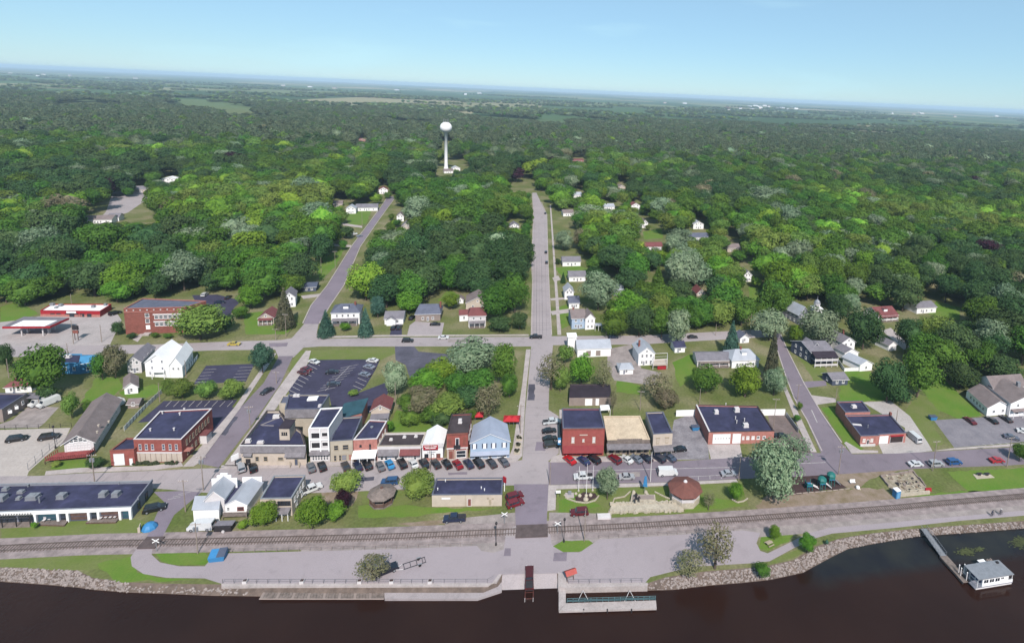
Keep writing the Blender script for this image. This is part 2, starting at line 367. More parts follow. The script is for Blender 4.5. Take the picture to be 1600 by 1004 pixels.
def water_mat():
    m = bpy.data.materials.new('river_water'); m.use_nodes = True; t = m.node_tree; n = t.nodes; b = n['Principled BSDF']
    b.inputs['Roughness'].default_value = .09; b.inputs['IOR'].default_value = 1.33; b.inputs['Specular IOR Level'].default_value = .3
    geo = n.new('ShaderNodeNewGeometry')
    no = n.new('ShaderNodeTexNoise'); no.inputs['Scale'].default_value = .05; no.inputs['Detail'].default_value = 5
    t.links.new(geo.outputs['Position'], no.inputs['Vector'])
    rp = n.new('ShaderNodeValToRGB'); rp.color_ramp.elements[0].position = .35; rp.color_ramp.elements[1].position = .7
    rp.color_ramp.elements[0].color = A((46, 26, 20)); rp.color_ramp.elements[1].color = A((54, 33, 26))
    t.links.new(no.outputs['Fac'], rp.inputs['Fac'])
    # sheltered water by the long dock is coloured bluish grey, with a noisy edge
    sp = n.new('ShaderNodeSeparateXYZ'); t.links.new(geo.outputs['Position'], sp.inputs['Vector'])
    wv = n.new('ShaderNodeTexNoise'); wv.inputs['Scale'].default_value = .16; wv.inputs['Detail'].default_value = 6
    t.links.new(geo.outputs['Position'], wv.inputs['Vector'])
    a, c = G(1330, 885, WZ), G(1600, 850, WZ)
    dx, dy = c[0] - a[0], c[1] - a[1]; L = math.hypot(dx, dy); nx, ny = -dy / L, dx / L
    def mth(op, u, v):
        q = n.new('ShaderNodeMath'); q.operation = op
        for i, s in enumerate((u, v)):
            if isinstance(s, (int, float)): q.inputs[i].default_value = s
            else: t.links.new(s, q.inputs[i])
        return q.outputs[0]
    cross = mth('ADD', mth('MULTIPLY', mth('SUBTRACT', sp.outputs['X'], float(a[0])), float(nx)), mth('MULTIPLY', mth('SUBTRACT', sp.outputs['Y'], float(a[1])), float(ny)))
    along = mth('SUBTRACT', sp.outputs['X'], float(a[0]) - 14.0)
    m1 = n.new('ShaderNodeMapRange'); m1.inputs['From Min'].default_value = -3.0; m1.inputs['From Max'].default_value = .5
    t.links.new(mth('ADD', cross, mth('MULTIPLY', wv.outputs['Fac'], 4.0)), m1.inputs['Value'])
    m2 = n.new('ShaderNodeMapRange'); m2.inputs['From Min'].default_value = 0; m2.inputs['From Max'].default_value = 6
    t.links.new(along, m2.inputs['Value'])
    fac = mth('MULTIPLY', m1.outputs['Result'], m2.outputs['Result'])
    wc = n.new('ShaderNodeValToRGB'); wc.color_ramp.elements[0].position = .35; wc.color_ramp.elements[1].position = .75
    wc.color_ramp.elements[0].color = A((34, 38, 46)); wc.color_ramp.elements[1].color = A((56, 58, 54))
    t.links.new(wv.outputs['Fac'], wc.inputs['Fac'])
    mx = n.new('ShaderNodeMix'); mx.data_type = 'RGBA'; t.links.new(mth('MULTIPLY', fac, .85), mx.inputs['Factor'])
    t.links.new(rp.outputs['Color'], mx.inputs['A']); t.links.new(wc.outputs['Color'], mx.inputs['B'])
    t.links.new(mx.outputs['Result'], b.inputs['Base Color'])
    rip = n.new('ShaderNodeTexNoise'); rip.inputs['Scale'].default_value = .7; rip.inputs['Detail'].default_value = 5
    t.links.new(geo.outputs['Position'], rip.inputs['Vector'])
    bp = n.new('ShaderNodeBump'); bp.inputs['Strength'].default_value = .12; bp.inputs['Distance'].default_value = .25
    t.links.new(rip.outputs['Fac'], bp.inputs['Height']); t.links.new(bp.outputs['Normal'], b.inputs['Normal'])
    return m
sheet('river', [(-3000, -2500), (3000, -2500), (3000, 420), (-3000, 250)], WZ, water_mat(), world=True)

# riprap: loose rock piled on the bank, far too many to pick apart
def rocks(name, i0, i1, per_m, smin, smax, m, label, lo=0.0, hi=1.0):
    base = []
    bm = bmesh.new(); bmesh.ops.create_icosphere(bm, subdivisions=1, radius=1.0)
    bv = np.array([v.co[:] for v in bm.verts]); bf = [tuple(v.index for v in f.verts) for f in bm.faces]; bm.free()
    r = np.random.RandomState(i0 + 3); V = []; Fc = []; k = 0
    for i in range(i0, i1):
        a, b, c, d = [np.array(q) for q in (top_w[i], top_w[i + 1], low_w[i + 1], low_w[i])]
        area = np.linalg.norm(b - a) * np.linalg.norm((c + d) / 2 - (a + b) / 2)
        for _ in range(int(area * per_m)):
            u, v = r.rand(), lo + (hi - lo) * r.rand()
            p = (a * (1 - u) + b * u) * (1 - v) + (d * (1 - u) + c * u) * v
            s = r.uniform(smin, smax); q = bv * (1 + r.uniform(-.3, .3, (len(bv), 1))) * s * np.array([1, r.uniform(.6, 1), r.uniform(.5, .9)])
            an = r.uniform(0, 6.28); ca, sa = math.cos(an), math.sin(an)
            q = np.stack([q[:, 0] * ca - q[:, 1] * sa, q[:, 0] * sa + q[:, 1] * ca, q[:, 2]], 1)
            V.append(q + np.array([p[0], p[1], WZ * v + .05])); Fc += [(f[0] + k, f[1] + k, f[2] + k) for f in bf]; k += len(bv)
    me = bpy.data.meshes.new(name); me.from_pydata(np.concatenate(V).tolist(), [], Fc); me.materials.append(m)
    o = bpy.data.objects.new(name, me); COL.objects.link(o); return tag(o, label, 'rocks', None, 'stuff')
iL0, iL1 = 0, 6; iR0, iR1 = 15, len(BANK_TOP) - 1
rocks('riprap', iL0, iL1, 8.0, .15, .33, M_rock, 'pale broken rock piled along the bank below the railway lawn', .05, .95)
rocks('riprap', iR0, iR1, 7.5, .15, .34, M_rock, 'pale broken rock armouring the curving river bank beside the path', .1, .95)
rocks('riprap', 6, 9, 2.4, .18, .34, M_rock, 'low rocky edge with weeds beneath the curved access road', .35, .95)

# ------------------------------------------------------------------ roads, lots, paths (each level a few millimetres above the one below)
Z1, Z2, Z3, Z4 = .008, .016, .024, .034
def road(name, pts, z, m, **k): return sheet(name, pts, z, m, **k)
RAILPX = [(-160, 864), (-60, 859), (0, 857), (140, 850), (320, 846), (480, 842), (620, 838), (790, 831), (900, 826), (1000, 821), (1160, 811), (1300, 801), (1400, 793), (1460, 787), (1600, 775), (1700, 767), (1800, 759)]
RAIL = px(RAILPX)
sheet('gravel_bed', strip_poly(RAIL, 3.3, 3.2), Z2 + .003, M_ballast, world=True)
sheet('service_track', strip_poly(RAIL[5:], 2.0, 6.3), Z1, M_gravel, world=True)
road('plaza', [(320, 903), (320, 884), (333, 868), (345, 864), (620, 857), (745, 852), (752, 860), (770, 863), (787, 858), (790, 838), (860, 835), (862, 850), (880, 862), (905, 862), (925, 850), (936, 842),
               (1060, 835), (1120, 831), (1160, 828), (1188, 832), (1182, 848), (1188, 860), (1200, 864), (1204, 876), (1180, 879), (1080, 885), (1016, 901), (1008, 910), (887, 911), (871, 895), (784, 897), (769, 911), (345, 911)], Z3, M_plaza)
road('path', [(238, 846), (238, 852), (237, 866), (250, 878), (280, 884), (322, 884), (322, 903), (260, 902), (224, 896), (206, 884), (204, 870), (216, 853), (222, 846), (229, 841), (252, 840)], Z3 - .004, M_plaza)
road('path', [(1199, 864), (1236, 846), (1262, 833), (1296, 824), (1400, 815), (1500, 806), (1600, 797), (1720, 786), (1720, 796), (1600, 805), (1500, 813), (1400, 824), (1300, 833), (1275, 840), (1240, 856), (1203, 876)], Z3 + .004, M_plaza)
road('road', [(-160, 745), (60, 743), (125, 739), (235, 735), (330, 731), (480, 730), (620, 724), (790, 722), (818, 718), (857, 718), (857, 757), (790, 758), (670, 762), (560, 767), (480, 770), (330, 770), (235, 762), (-160, 768)], Z3, M_conc)
road('road', [(857, 721), (1060, 720), (1160, 714), (1270, 707), (1335, 709), (1400, 708), (1460, 705), (1600, 697), (1760, 686), (1760, 716), (1570, 727), (1430, 732), (1350, 738), (1250, 744), (1150, 748), (1050, 753), (857, 757)], Z3 + .004, M_asph)
road('road', [(312, 724), (342, 730), (396, 660), (438, 600), (458, 556), (436, 556), (412, 598), (378, 634)], Z3 + .006, M_asph)
road('road', [(474, 506), (498, 506), (515, 477), (536, 446), (562, 385), (592, 342), (618, 307), (606, 307), (597, 322), (550, 385), (512, 446), (487, 477)], Z3 + .006, M_asph2)
road('road', [(-160, 543), (100, 540), (240, 538), (340, 534), (440, 531), (456, 528), (476, 505), (498, 505), (495, 520), (502, 529), (600, 527), (780, 526), (829, 526), (833, 440), (831, 410), (834, 335), (832, 301), (838, 301), (854, 335), (856, 410), (859, 477),
              (862, 525), (1000, 524), (1100, 519), (1200, 514), (1206, 526), (1100, 532), (1000, 538), (864, 539), (858, 610), (857, 640), (873, 650), (873, 708), (858, 719), (816, 719), (821, 640), (824, 610), (830, 541), (600, 541), (500, 541), (474, 543), (459, 558), (435, 558), (430, 546), (340, 547), (240, 551), (100, 556), (-160, 561)], Z3 + .002, M_conc)
road('road', [(803, 756), (857, 756), (854, 821), (806, 822)], Z3 + .005, M_asph2)
road('road', [(806, 821), (854, 820), (860, 836), (790, 839), (786, 830)], Z3 + .003, M_conc)
road('road', [(1203, 518), (1218, 518), (1230, 548), (1256, 600), (1282, 644), (1314, 692), (1332, 710), (1284, 710), (1260, 656), (1240, 622), (1226, 585), (1214, 548)], Z3 + .008, M_asph)
road('road', [(240, 768), (292, 766), (318, 766), (272, 804), (254, 838), (228, 842), (246, 800), (258, 785)], Z3 - .002, M_asph2)
# parking lots
LOT = road('parking_lot', [(486, 562), (594, 561), (588, 575), (571, 604), (556, 615), (601, 598), (607, 612), (592, 645), (520, 645), (515, 620), (455, 620), (450, 608)], Z2, M_dark)
road('parking_lot', [(617, 541), (647, 541), (654, 549), (702, 553), (714, 580), (640, 590), (634, 570), (618, 562)], Z2, M_lot)
LOT3 = road('parking_lot', [(322, 571), (398, 568), (384, 596), (302, 600)], Z2, M_dark)
LOT4 = road('parking_lot', [(256, 626), (371, 624), (362, 636), (378, 635), (345, 680), (320, 690), (330, 650), (215, 660)], Z2, M_dark)
road('parking_lot', [(-100, 674), (110, 668), (100, 690), (72, 712), (45, 736), (42, 744), (-100, 747)], Z2, mat('pale_concrete_lot', (206, 195, 190), .9, .08, .15, fine=1.5))
road('parking_lot', [(20, 655), (45, 634), (92, 636), (70, 660), (60, 668), (-20, 669)], Z2, M_gravel)
road('parking_lot', [(300, 461), (340, 460), (378, 470), (366, 480), (352, 508), (335, 495), (310, 480)], Z2, M_dark)
road('parking_lot', [(1053, 656), (1086, 645), (1106, 690), (1108, 717), (1050, 718), (1046, 700)], Z2, mat('patchy_gravel', (176, 170, 176), .95, .2, .25, rgb2=(128, 122, 130), fine=2))
road('apron', [(1105, 694), (1156, 693), (1160, 715), (1111, 717)], Z2 + .006, M_walk)
road('parking_lot', [(1200, 648), (1226, 645), (1246, 672), (1274, 708), (1215, 711), (1207, 690)], Z2, mat('brown_gravel', (140, 124, 122), .95, .2, .3, fine=2))
LOT10 = road('parking_lot', [(1459, 656), (1700, 642), (1700, 684), (1600, 690), (1491, 699)], Z2, mat('grey_lot', (158, 152, 160), .9, .14, .2, rgb2=(134, 130, 140), fine=1.5))
road('apron', [(1348, 628), (1392, 626), (1422, 650), (1449, 690), (1457, 704), (1420, 708), (1380, 709), (1372, 692), (1414, 690), (1414, 668)], Z2, mat('station_concrete', (204, 196, 194), .9, .08, .15, fine=1.5))
road('apron', [(950, 545), (986, 538), (1002, 575), (1034, 582), (1022, 602), (960, 594), (948, 575)], Z2, M_gravel)
road('apron', [(-160, 520), (30, 500), (60, 494), (182, 488), (190, 500), (172, 538), (130, 541), (-160, 543)], Z2, mat('forecourt_concrete', (196, 186, 186), .9, .1, .15, fine=1.5))
road('apron', [(176, 300), (236, 296), (242, 303), (200, 332), (150, 348), (166, 330)], Z2, M_conc)
road('driveway', [(636, 524), (690, 524), (694, 504), (648, 502), (640, 508)], Z2, M_conc)
road('driveway', [(608, 526), (628, 526), (628, 506), (614, 505)], Z2, M_dark)
for q in ([(863, 434), (866, 440), (876, 437), (872, 430)], [(860, 486), (863, 492), (891, 488), (890, 482)], [(859, 466), (861, 469), (890, 467), (888, 464)],
          [(534, 348), (536, 352), (566, 356), (566, 353)], [(512, 380), (514, 384), (548, 386), (549, 383)], [(470, 462), (474, 467), (504, 462), (506, 458)]):
    road('driveway', q, Z2, M_walk)
road('driveway', [(1252, 596), (1258, 606), (1292, 602), (1290, 594)], Z2, M_asph2)
road('driveway', [(1268, 617), (1276, 632), (1306, 628), (1306, 622)], Z2, M_walk)
road('driveway', [(1378, 516), (1392, 512), (1424, 542), (1412, 546)], Z2, M_walk)
road('driveway', [(690, 812), (806, 800), (806, 822), (700, 824)], Z2, M_gravel)
road('driveway', [(858, 800), (955, 802), (956, 812), (858, 824)], Z2, M_gravel)
# sidewalks with kerbs
def walk(pts): return sheet('pavement', pts, .14, M_walk, thick=.135)
walk([(70, 742), (125, 738), (240, 734), (286, 728), (283, 722), (235, 728), (125, 731), (72, 736)])
walk([(286, 729), (303, 728), (314, 721), (376, 637), (432, 552), (425, 552), (366, 637), (300, 714)])
walk([(345, 732), (480, 730), (560, 726), (620, 725), (790, 723), (807, 721), (816, 712), (820, 640), (823, 600), (829, 546), (822, 546), (816, 600), (810, 640), (801, 700), (795, 714), (620, 717), (480, 722), (400, 726), (346, 727)])
walk([(350, 728), (372, 728), (400, 686), (430, 640), (480, 570), (486, 548), (478, 548), (460, 572), (430, 614), (398, 662)])
walk([(859, 722), (1048, 720), (1048, 709), (945, 713), (880, 713), (878, 640), (874, 640), (874, 710), (863, 714)])
walk([(857, 758), (1000, 755), (1050, 754), (1150, 749), (1153, 753), (1050, 758), (1000, 760), (869, 764), (868, 796), (855, 798)])
walk([(1222, 602), (1227, 602), (1276, 706), (1267, 706), (1246, 665)])
walk([(864, 400), (867, 400), (877, 523), (871, 523)])
walk([(859, 320), (861, 320), (867, 399), (864, 399)])
walk([(1330, 708), (1372, 707), (1372, 704), (1344, 703), (1322, 690), (1319, 692)])
walk([(1460, 704), (1600, 696), (1700, 689), (1700, 685), (1600, 692), (1491, 700)])
walk([(1052, 757), (1060, 757), (1078, 778), (1068, 780), (1058, 776)])
walk([(500, 528), (600, 525.5), (780, 524.5), (826, 524.5), (826, 522.5), (600, 523.5), (500, 525.5)])
# lawns and bare patches
def lawn(pts, m=M_lawn, z=.005, amp=.4, name='lawn', seed=[0]):
    seed[0] += 1
    return sheet(name, wobble(px(pts), amp, 2.0, seed[0]), z, m, world=True)
for q in ([(150, 590), (185, 590), (192, 605), (175, 622), (126, 630)], [(186, 612), (240, 600), (262, 608), (210, 628)], [(78, 732), (88, 720), (140, 717), (140, 730), (110, 735)], [(1283, 636), (1300, 634), (1345, 696), (1350, 704), (1327, 704)],
          [(1318, 580), (1360, 580), (1398, 624), (1310, 629)], [(1436, 604), (1475, 592), (1534, 648), (1500, 655), (1465, 640)], [(1480, 736), (1600, 730), (1700, 726), (1700, 762), (1520, 776), (1500, 756)],
          [(1440, 772), (1500, 766), (1600, 768), (1480, 781), (1400, 784)], [(620, 640), (660, 648), (700, 665), (668, 678), (604, 676)], [(1050, 566), (1082, 552), (1088, 585), (1062, 604)], [(965, 592), (1000, 602), (1000, 616), (962, 612)],
          [(864, 852), (880, 843), (922, 843), (926, 848), (908, 860), (880, 861)], [(1190, 834), (1240, 836), (1232, 846), (1200, 860), (1186, 856)], [(560, 790), (600, 786), (672, 792), (780, 794), (640, 806), (560, 808)],
          [(870, 480), (890, 474), (894, 505), (878, 514)], [(866, 418), (905, 415), (930, 424), (880, 434)], [(540, 335), (566, 322), (580, 330), (572, 350), (545, 352)], [(490, 410), (540, 385), (525, 415), (500, 440)],
          [(380, 490), (420, 485), (468, 505), (445, 522), (385, 522)], [(700, 452), (720, 462), (712, 476), (684, 470)], [(1462, 470), (1500, 480), (1500, 500), (1450, 490)], [(1170, 448), (1195, 444), (1192, 470), (1172, 468)],
          [(1004, 362), (1034, 356), (1036, 372), (1006, 374)], [(152, 880), (205, 868), (214, 894), (262, 903), (300, 905), (180, 908)], [(0, 480), (30, 470), (60, 490), (0, 510)], [(240, 862), (320, 862), (330, 880), (285, 882), (252, 876)],
          [(1085, 774), (1140, 780), (1160, 790), (1070, 800)], [(872, 782), (900, 770), (940, 790), (900, 800), (872, 800)]):
    lawn(q)
for q in ([(462, 548), (616, 543), (618, 552), (596, 562), (486, 562), (452, 608), (438, 632)], [(1400, 660), (1440, 610), (1470, 640), (1455, 660), (1475, 690), (1462, 700)], [(1240, 545), (1262, 560), (1290, 575), (1300, 600), (1275, 600)],
          [(868, 765), (1000, 760), (1050, 760), (1160, 752), (1170, 790), (1060, 806), (868, 810)], [(0, 818), (210, 810), (228, 815), (226, 838), (0, 846)], [(0, 868), (204, 858), (206, 880), (140, 890), (0, 885)],
          [(1204, 878), (1240, 860), (1262, 850), (1270, 850), (1236, 872), (1190, 882)], [(1240, 836), (1300, 820), (1600, 788), (1720, 778), (1720, 784), (1600, 795), (1400, 813), (1290, 822)]):
    lawn(q, M_lawn2, .004)
lawn([(1180, 790), (1200, 772), (1380, 762), (1400, 780), (1300, 792), (1190, 800)], M_dirt, .006, .6, 'dirt')
lawn([(1290, 740), (1420, 732), (1360, 748), (1340, 764), (1300, 752)], M_dirt, .007, .6, 'dirt')
lawn([(1236, 742), (1296, 740), (1324, 762), (1226, 774)], M_mulch, .009, .3, 'mulch')
lawn([(560, 768), (668, 764), (664, 780), (610, 792), (566, 786)], M_lawn2, .006, .4)
lawn([(690, 812), (700, 818), (660, 822), (620, 818)], M_dirt, .006, .5, 'dirt')
lawn([(500, 760), (560, 766), (550, 790), (500, 786)], M_dirt, .005, .5, 'dirt')
# markings
def stripe(a, b, wd, z, m=M_line, name='marking', parent=None):
    p, q = np.array(G(*a)[:2]), np.array(G(*b)[:2]); d = (q - p) / np.linalg.norm(q - p); nn = np.array([-d[1], d[0]]) * wd / 2
    return sheet(name, [tuple(p + nn), tuple(p - nn), tuple(q - nn), tuple(q + nn)], z, m, world=True, parent=parent)
for i in range(9):
    t = i / 8.0
    a = (486 - 36 * t, 564 + 44 * t); stripe(a, (a[0] + 14 - 4 * t * 0, a[1] + 7), .16, Z2 + .006, name='stall_line', parent=LOT)
for i in range(9):
    t = i / 8.0
    a = (546 - 36 * t, 572 + 36 * t); stripe((a[0] - 14, a[1] + 3), (a[0] + 14, a[1] - 3), .16, Z2 + .006, name='stall_line', parent=LOT)
for i in range(8):
    t = i / 7.0
    a = (590 - 24 * t, 566 + 42 * t); stripe(a, (a[0] - 14, a[1] - 6), .16, Z2 + .006, name='stall_line', parent=LOT)
stripe((546, 572), (508, 610), .14, Z2 + .007, name='stall_line', parent=LOT)
for i in range(5):
    t = i / 4.0
    stripe((320 - 16 * t, 577 + 20 * t), (338 - 16 * t, 576 + 20 * t), .16, Z2 + .006, name='stall_line', parent=LOT3)
    stripe((396 - 12 * t, 573 + 20 * t), (374 - 12 * t, 574 + 20 * t), .16, Z2 + .006, name='stall_line', parent=LOT3)
for i in range(9):
    x = 268 + i * 12; stripe((x, 626), (x - 9, 635), .16, Z2 + .006, name='stall_line', parent=LOT4)
stripe((900, 735.5), (1150, 729.5), .2, Z4, name='marking')
stripe((1170, 727), (1290, 722), .2, Z4, name='marking')
for i in range(5): stripe((1055 + i * 18, 745.5 - i * .9), (1055.5 + i * 18, 751 - i * .9), .15, Z4)
stripe((1055, 745.5), (1128, 741.8), .15, Z4)
for y in (455, 505, 508): stripe((832, y), (860, y - .3), .12, Z4 - .002, M_dkmetal, 'road_joint')
stripe((838, 525), (839, 400), .12, Z4 - .002, M_lot, 'road_joint'); stripe((848, 525), (846, 400), .12, Z4 - .002, M_lot, 'road_joint')
stripe((1268, 640), (1277, 660), .3, Z4)
for i in range(4): stripe((1535 + i * 12, 693 - i * .6), (1541 + i * 12, 695 - i * .6), .2, Z2 + .006, name='stall_line', parent=LOT10)
for i in range(3): stripe((262 + i * 8, 780 - i * 4), (282 + i * 8, 776 - i * 4), .14, Z4)

# ------------------------------------------------------------------ railway
pts = resample(RAIL, .68)
vis = [q for q in pts if -20 < PJ((q[0][0], q[0][1], .1))[0] < 1620]
trk = thing('railway_track', 'single railway track with dark wooden ties crossing the whole town front', 'railway', (*RAIL[7], 0))
tie = MB().box((0, 0, .09), (.2, 2.3, .14)).mesh('tie', M_tie)
step = max(1, len(vis) / 300.0); cen = sorted(vis, key=lambda q: abs(PJ((q[0][0], q[0][1], 0))[0] - 900))
for (p, a) in cen[:300]: inst('tie', tie, (p[0], p[1], .02), a + R.uniform(-.02, .02), trk)
mb = MB()
for (p, a) in cen[300:]: mb.box((p[0], p[1], .11), (.2, 2.3, .14), a)
if mb.v: tag(mb.build('tie_row', M_tie, trk), kind='stuff')
for s in (-.75, .75):
    mb = MB(); L = strip_poly(RAIL, s + .05, -s + .05); n2 = len(RAIL)
    for i in range(n2 - 1):
        q = [L[i], L[2 * n2 - 1 - i], L[2 * n2 - 2 - i], L[i + 1]]
        mb.hexa([(x, y, .2) for x, y in q], [(x, y, .36) for x, y in q])
    mb.build('rail', M_rail, trk)
cr = px([(806, 831), (856, 829)]); sheet('crossing_panel', strip_poly(cr, 2.0, 2.0), .385, mat('crossing_timber', (112, 98, 98), .9, .2, .8, fine=4), world=True, thick=.36, parent=trk)
cr = px([(222, 848.5), (250, 848)]); sheet('crossing_panel', strip_poly(cr, 1.7, 1.7), .385, MATS['crossing_timber'], world=True, thick=.36, parent=trk)

for q in ([(789, 856), (798, 856), (798, 868), (787, 868)], [(866, 863), (886, 862), (885, 876), (864, 876)]): road('road_patch', q, Z3 + .006, M_asph)
for q in ([(560, 745), (585, 744), (584, 750), (560, 751)], [(700, 738), (730, 737), (730, 741), (701, 742)], [(826, 600), (836, 600), (835, 625), (824, 625)], [(420, 536), (450, 535), (448, 541), (420, 542)], [(1180, 726), (1230, 724), (1230, 731), (1182, 733)], [(960, 738), (1000, 737), (1000, 744), (961, 745)], [(360, 650), (372, 651), (352, 680), (342, 678)], [(838, 690), (852, 690), (852, 704), (836, 704)], [(700, 530), (740, 529), (739, 534), (700, 535)]):
    road('road_patch', wobble(px(q), .25, 1.5, int(q[0][0])), Z4 + .003, R.choice([M_asph2, M_lot, M_asph, M_gravel]), world=True)

for ln in ([(830, 524), (832, 440), (830.5, 410), (833.5, 335), (831.5, 303)], [(862, 523), (859.5, 477), (856.5, 410), (854.5, 335), (846, 316)], [(473, 505), (486, 477), (511, 446), (549, 385), (596, 322), (605, 308)], [(499, 505), (516, 477), (537, 446), (563, 385), (593, 342), (618, 308)], [(1215, 548), (1227, 585), (1241, 622), (1261, 656), (1284, 704)], [(1219, 520), (1231, 548), (1257, 600), (1283, 644), (1315, 691)]):
    sheet('kerb', strip_poly(px(ln), .22, .22), .12, M_walk, world=True, thick=.115)
for y in (350, 372, 392, 425, 440, 470, 488, 515): stripe((832.5, y), (858, y - .3), .1, Z4 - .003, M_lot, 'road_joint')
for x0, x1 in ((834, 835.5), (843, 842), (854, 851)): stripe((x0, 524), (x1, 345), .1, Z4 - .0035, M_asph, 'road_joint')
for t in range(9): stripe((823 + t * .0, 612 + t * 12), (857, 612 + t * 12), .08, Z4 - .003, M_asph, 'road_joint')
for t in range(12): stripe((120 + t * 28, 733 - t * .2 + 5), (104 + t * 28, 752), .07, Z4 - .003, M_asph, 'road_joint')

lawn([(864, 853), (880, 844), (920, 843.5), (927, 848), (908, 861), (880, 862)], M_lawn, Z4 + .006, .25)
# ------------------------------------------------------------------ building helpers
WINC = {}
def winmesh(w, h, fr, gl, kind):
    k = (round(w, 2), round(h, 2), fr.name, gl.name, kind)
    if k not in WINC:
        b = MB(); t = min(.12, w * .12)
        b.box((0, -.045, -h / 2 + t / 2), (w,   .08, t)).box((0, -.045, h / 2 - t / 2), (w,   .08, t))
        b.box((-w / 2 + t / 2, -.045, 0), (t, .08, h - 2 * t)).box((w / 2 - t / 2, -.045, 0), (t, .08, h - 2 * t))
        if kind == 'window': b.box((0, -.04, 0), (w - 2 * t, .1, t * .8)); b.box((0, -.06, -h / 2 - .05), (w + .16, .14, .1))
        b.box((0, -.02, 0), (w - 2 * t, .04, h - 2 * t), m=1)
        WINC[k] = b.mesh(kind, [fr, gl])
    return WINC[k]
def opening(root, a, b, u, z, w, h, fr=None, gl=None, kind='window', label=None):
    """a window or door on the wall that runs from a to b (left to right seen from outside); u metres along, z its middle"""
    a = np.array(a[:2]); b = np.array(b[:2]); d = (b - a) / np.linalg.norm(b - a); p = a + d * u
    n = np.array([d[1], -d[0]]) * .02
    o = inst(kind, winmesh(w, h, fr or M_white, gl or M_glass, kind), (p[0] + n[0], p[1] + n[1], z), math.atan2(d[1], d[0]), root)
    if label: o['label'] = label
    return o
def winrow(root, a, b, n, z, w=.9, h=1.4, fr=None, gl=None, m0=.1, m1=.9, kind='window'):
    L = np.linalg.norm(np.array(b[:2]) - np.array(a[:2]))
    for i in range(n):
        u = L * (m0 + (m1 - m0) * ((i + .5) / n)); opening(root, a, b, u, z, w, h, fr, gl, kind)
def inset(poly, d):
    n = len(poly); s = sum(poly[i][0] * poly[(i + 1) % n][1] - poly[(i + 1) % n][0] * poly[i][1] for i in range(n))
    P = [np.array(p) for p in (poly if s > 0 else poly[::-1])]; out = []
    for i in range(n):
        a, b, c = P[i - 1], P[i], P[(i + 1) % n]; d1 = (b - a) / np.linalg.norm(b - a); d2 = (c - b) / np.linalg.norm(c - b)
        n1 = np.array([-d1[1], d1[0]]); n2 = np.array([-d2[1], d2[0]]); m = n1 + n2; m = m / max(1e-6, m @ m) * 2
        out.append(tuple(b + m * d / 1.0 * (1.0 if abs(1) else 1)))
    return out
def ring(mb, outer, inner, z0, z1, m=0):
    n = len(outer)
    vs = [(p[0], p[1], z0) for p in outer] + [(p[0], p[1], z1) for p in outer] + [(p[0], p[1], z1) for p in inner] + [(p[0], p[1], z0) for p in inner]
    fs = []
    for i in range(n):
        j = (i + 1) % n
        fs += [(i, j, n + j, n + i), (n + i, n + j, 2 * n + j, 2 * n + i), (2 * n + i, 2 * n + j, 3 * n + j, 3 * n + i)]
    mb.add(vs, fs, m)
def ccw(poly):
    n = len(poly); s = sum(poly[i][0] * poly[(i + 1) % n][1] - poly[(i + 1) % n][0] * poly[i][1] for i in range(n))
    return list(poly) if s > 0 else list(poly)[::-1]
def flatvol(root, poly, h, wm, rm, par=.45, cap=None, z0=0.0, names=('wall', 'roof', 'coping')):
    """a flat-roofed volume: walls carried up into a parapet, a sunken roof deck, a coping"""
    poly = ccw(poly); b = MB(); inn = inset(poly, .28)
    n = len(poly)
    vs = [(p[0], p[1], z0) for p in poly] + [(p[0], p[1], h) for p in poly] + [(p[0], p[1], h) for p in inn] + [(p[0], p[1], h - par) for p in inn]
    fs = []
    for i in range(n):
        j = (i + 1) % n; fs += [(i, j, n + j, n + i), (n + i, n + j, 2 * n + j, 2 * n + i), (2 * n + i, 2 * n + j, 3 * n + j, 3 * n + i)]
    b.add(vs, fs); b.build(names[0], wm, root)
    MB().prism(inset(poly, .29), h - par - .25, h - par + .01).build(names[1], rm, root)
    if cap is not None:
        c = MB(); o2 = inset(poly, -.07); i2 = inset(poly, .33); ring(c, o2, i2, h + .003, h + .1)
        nn = len(o2); c.build(names[2], cap, root)
def corners(FL, FR, ytop, BL, BR):
    """base corners from pixels of the front wall's foot, and of the back corners of the roof at the wall height"""
    h = HT(FL, ytop)
    return [np.array(G(*FL)[:2]), np.array(G(*FR)[:2]), np.array(G(BR[0], BR[1], h)[:2]), np.array(G(BL[0], BL[1], h)[:2])], h
def flat_building(name, label, FL, FR, ytop, BL, BR, wm, rm, par=.45, cap=None, cat='building', group=None):
    c, h = corners(FL, FR, ytop, BL, BR); ctr = sum(c) / 4
    root = thing(name, label, cat, (ctr[0], ctr[1], 0), group=group)
    flatvol(root, [tuple(p) for p in c], h, wm, rm, par, cap)
    return root, c, h
def rect(FL, FR, depth, skew=0.0):
    a = np.array(G(*FL)[:2]); b = np.array(G(*FR)[:2]); d = (b - a) / np.linalg.norm(b - a); n = np.array([-d[1], d[0]])
    n = n * math.cos(math.radians(skew)) + d * math.sin(math.radians(skew))
    return [a, b, b + n * depth, a + n * depth]
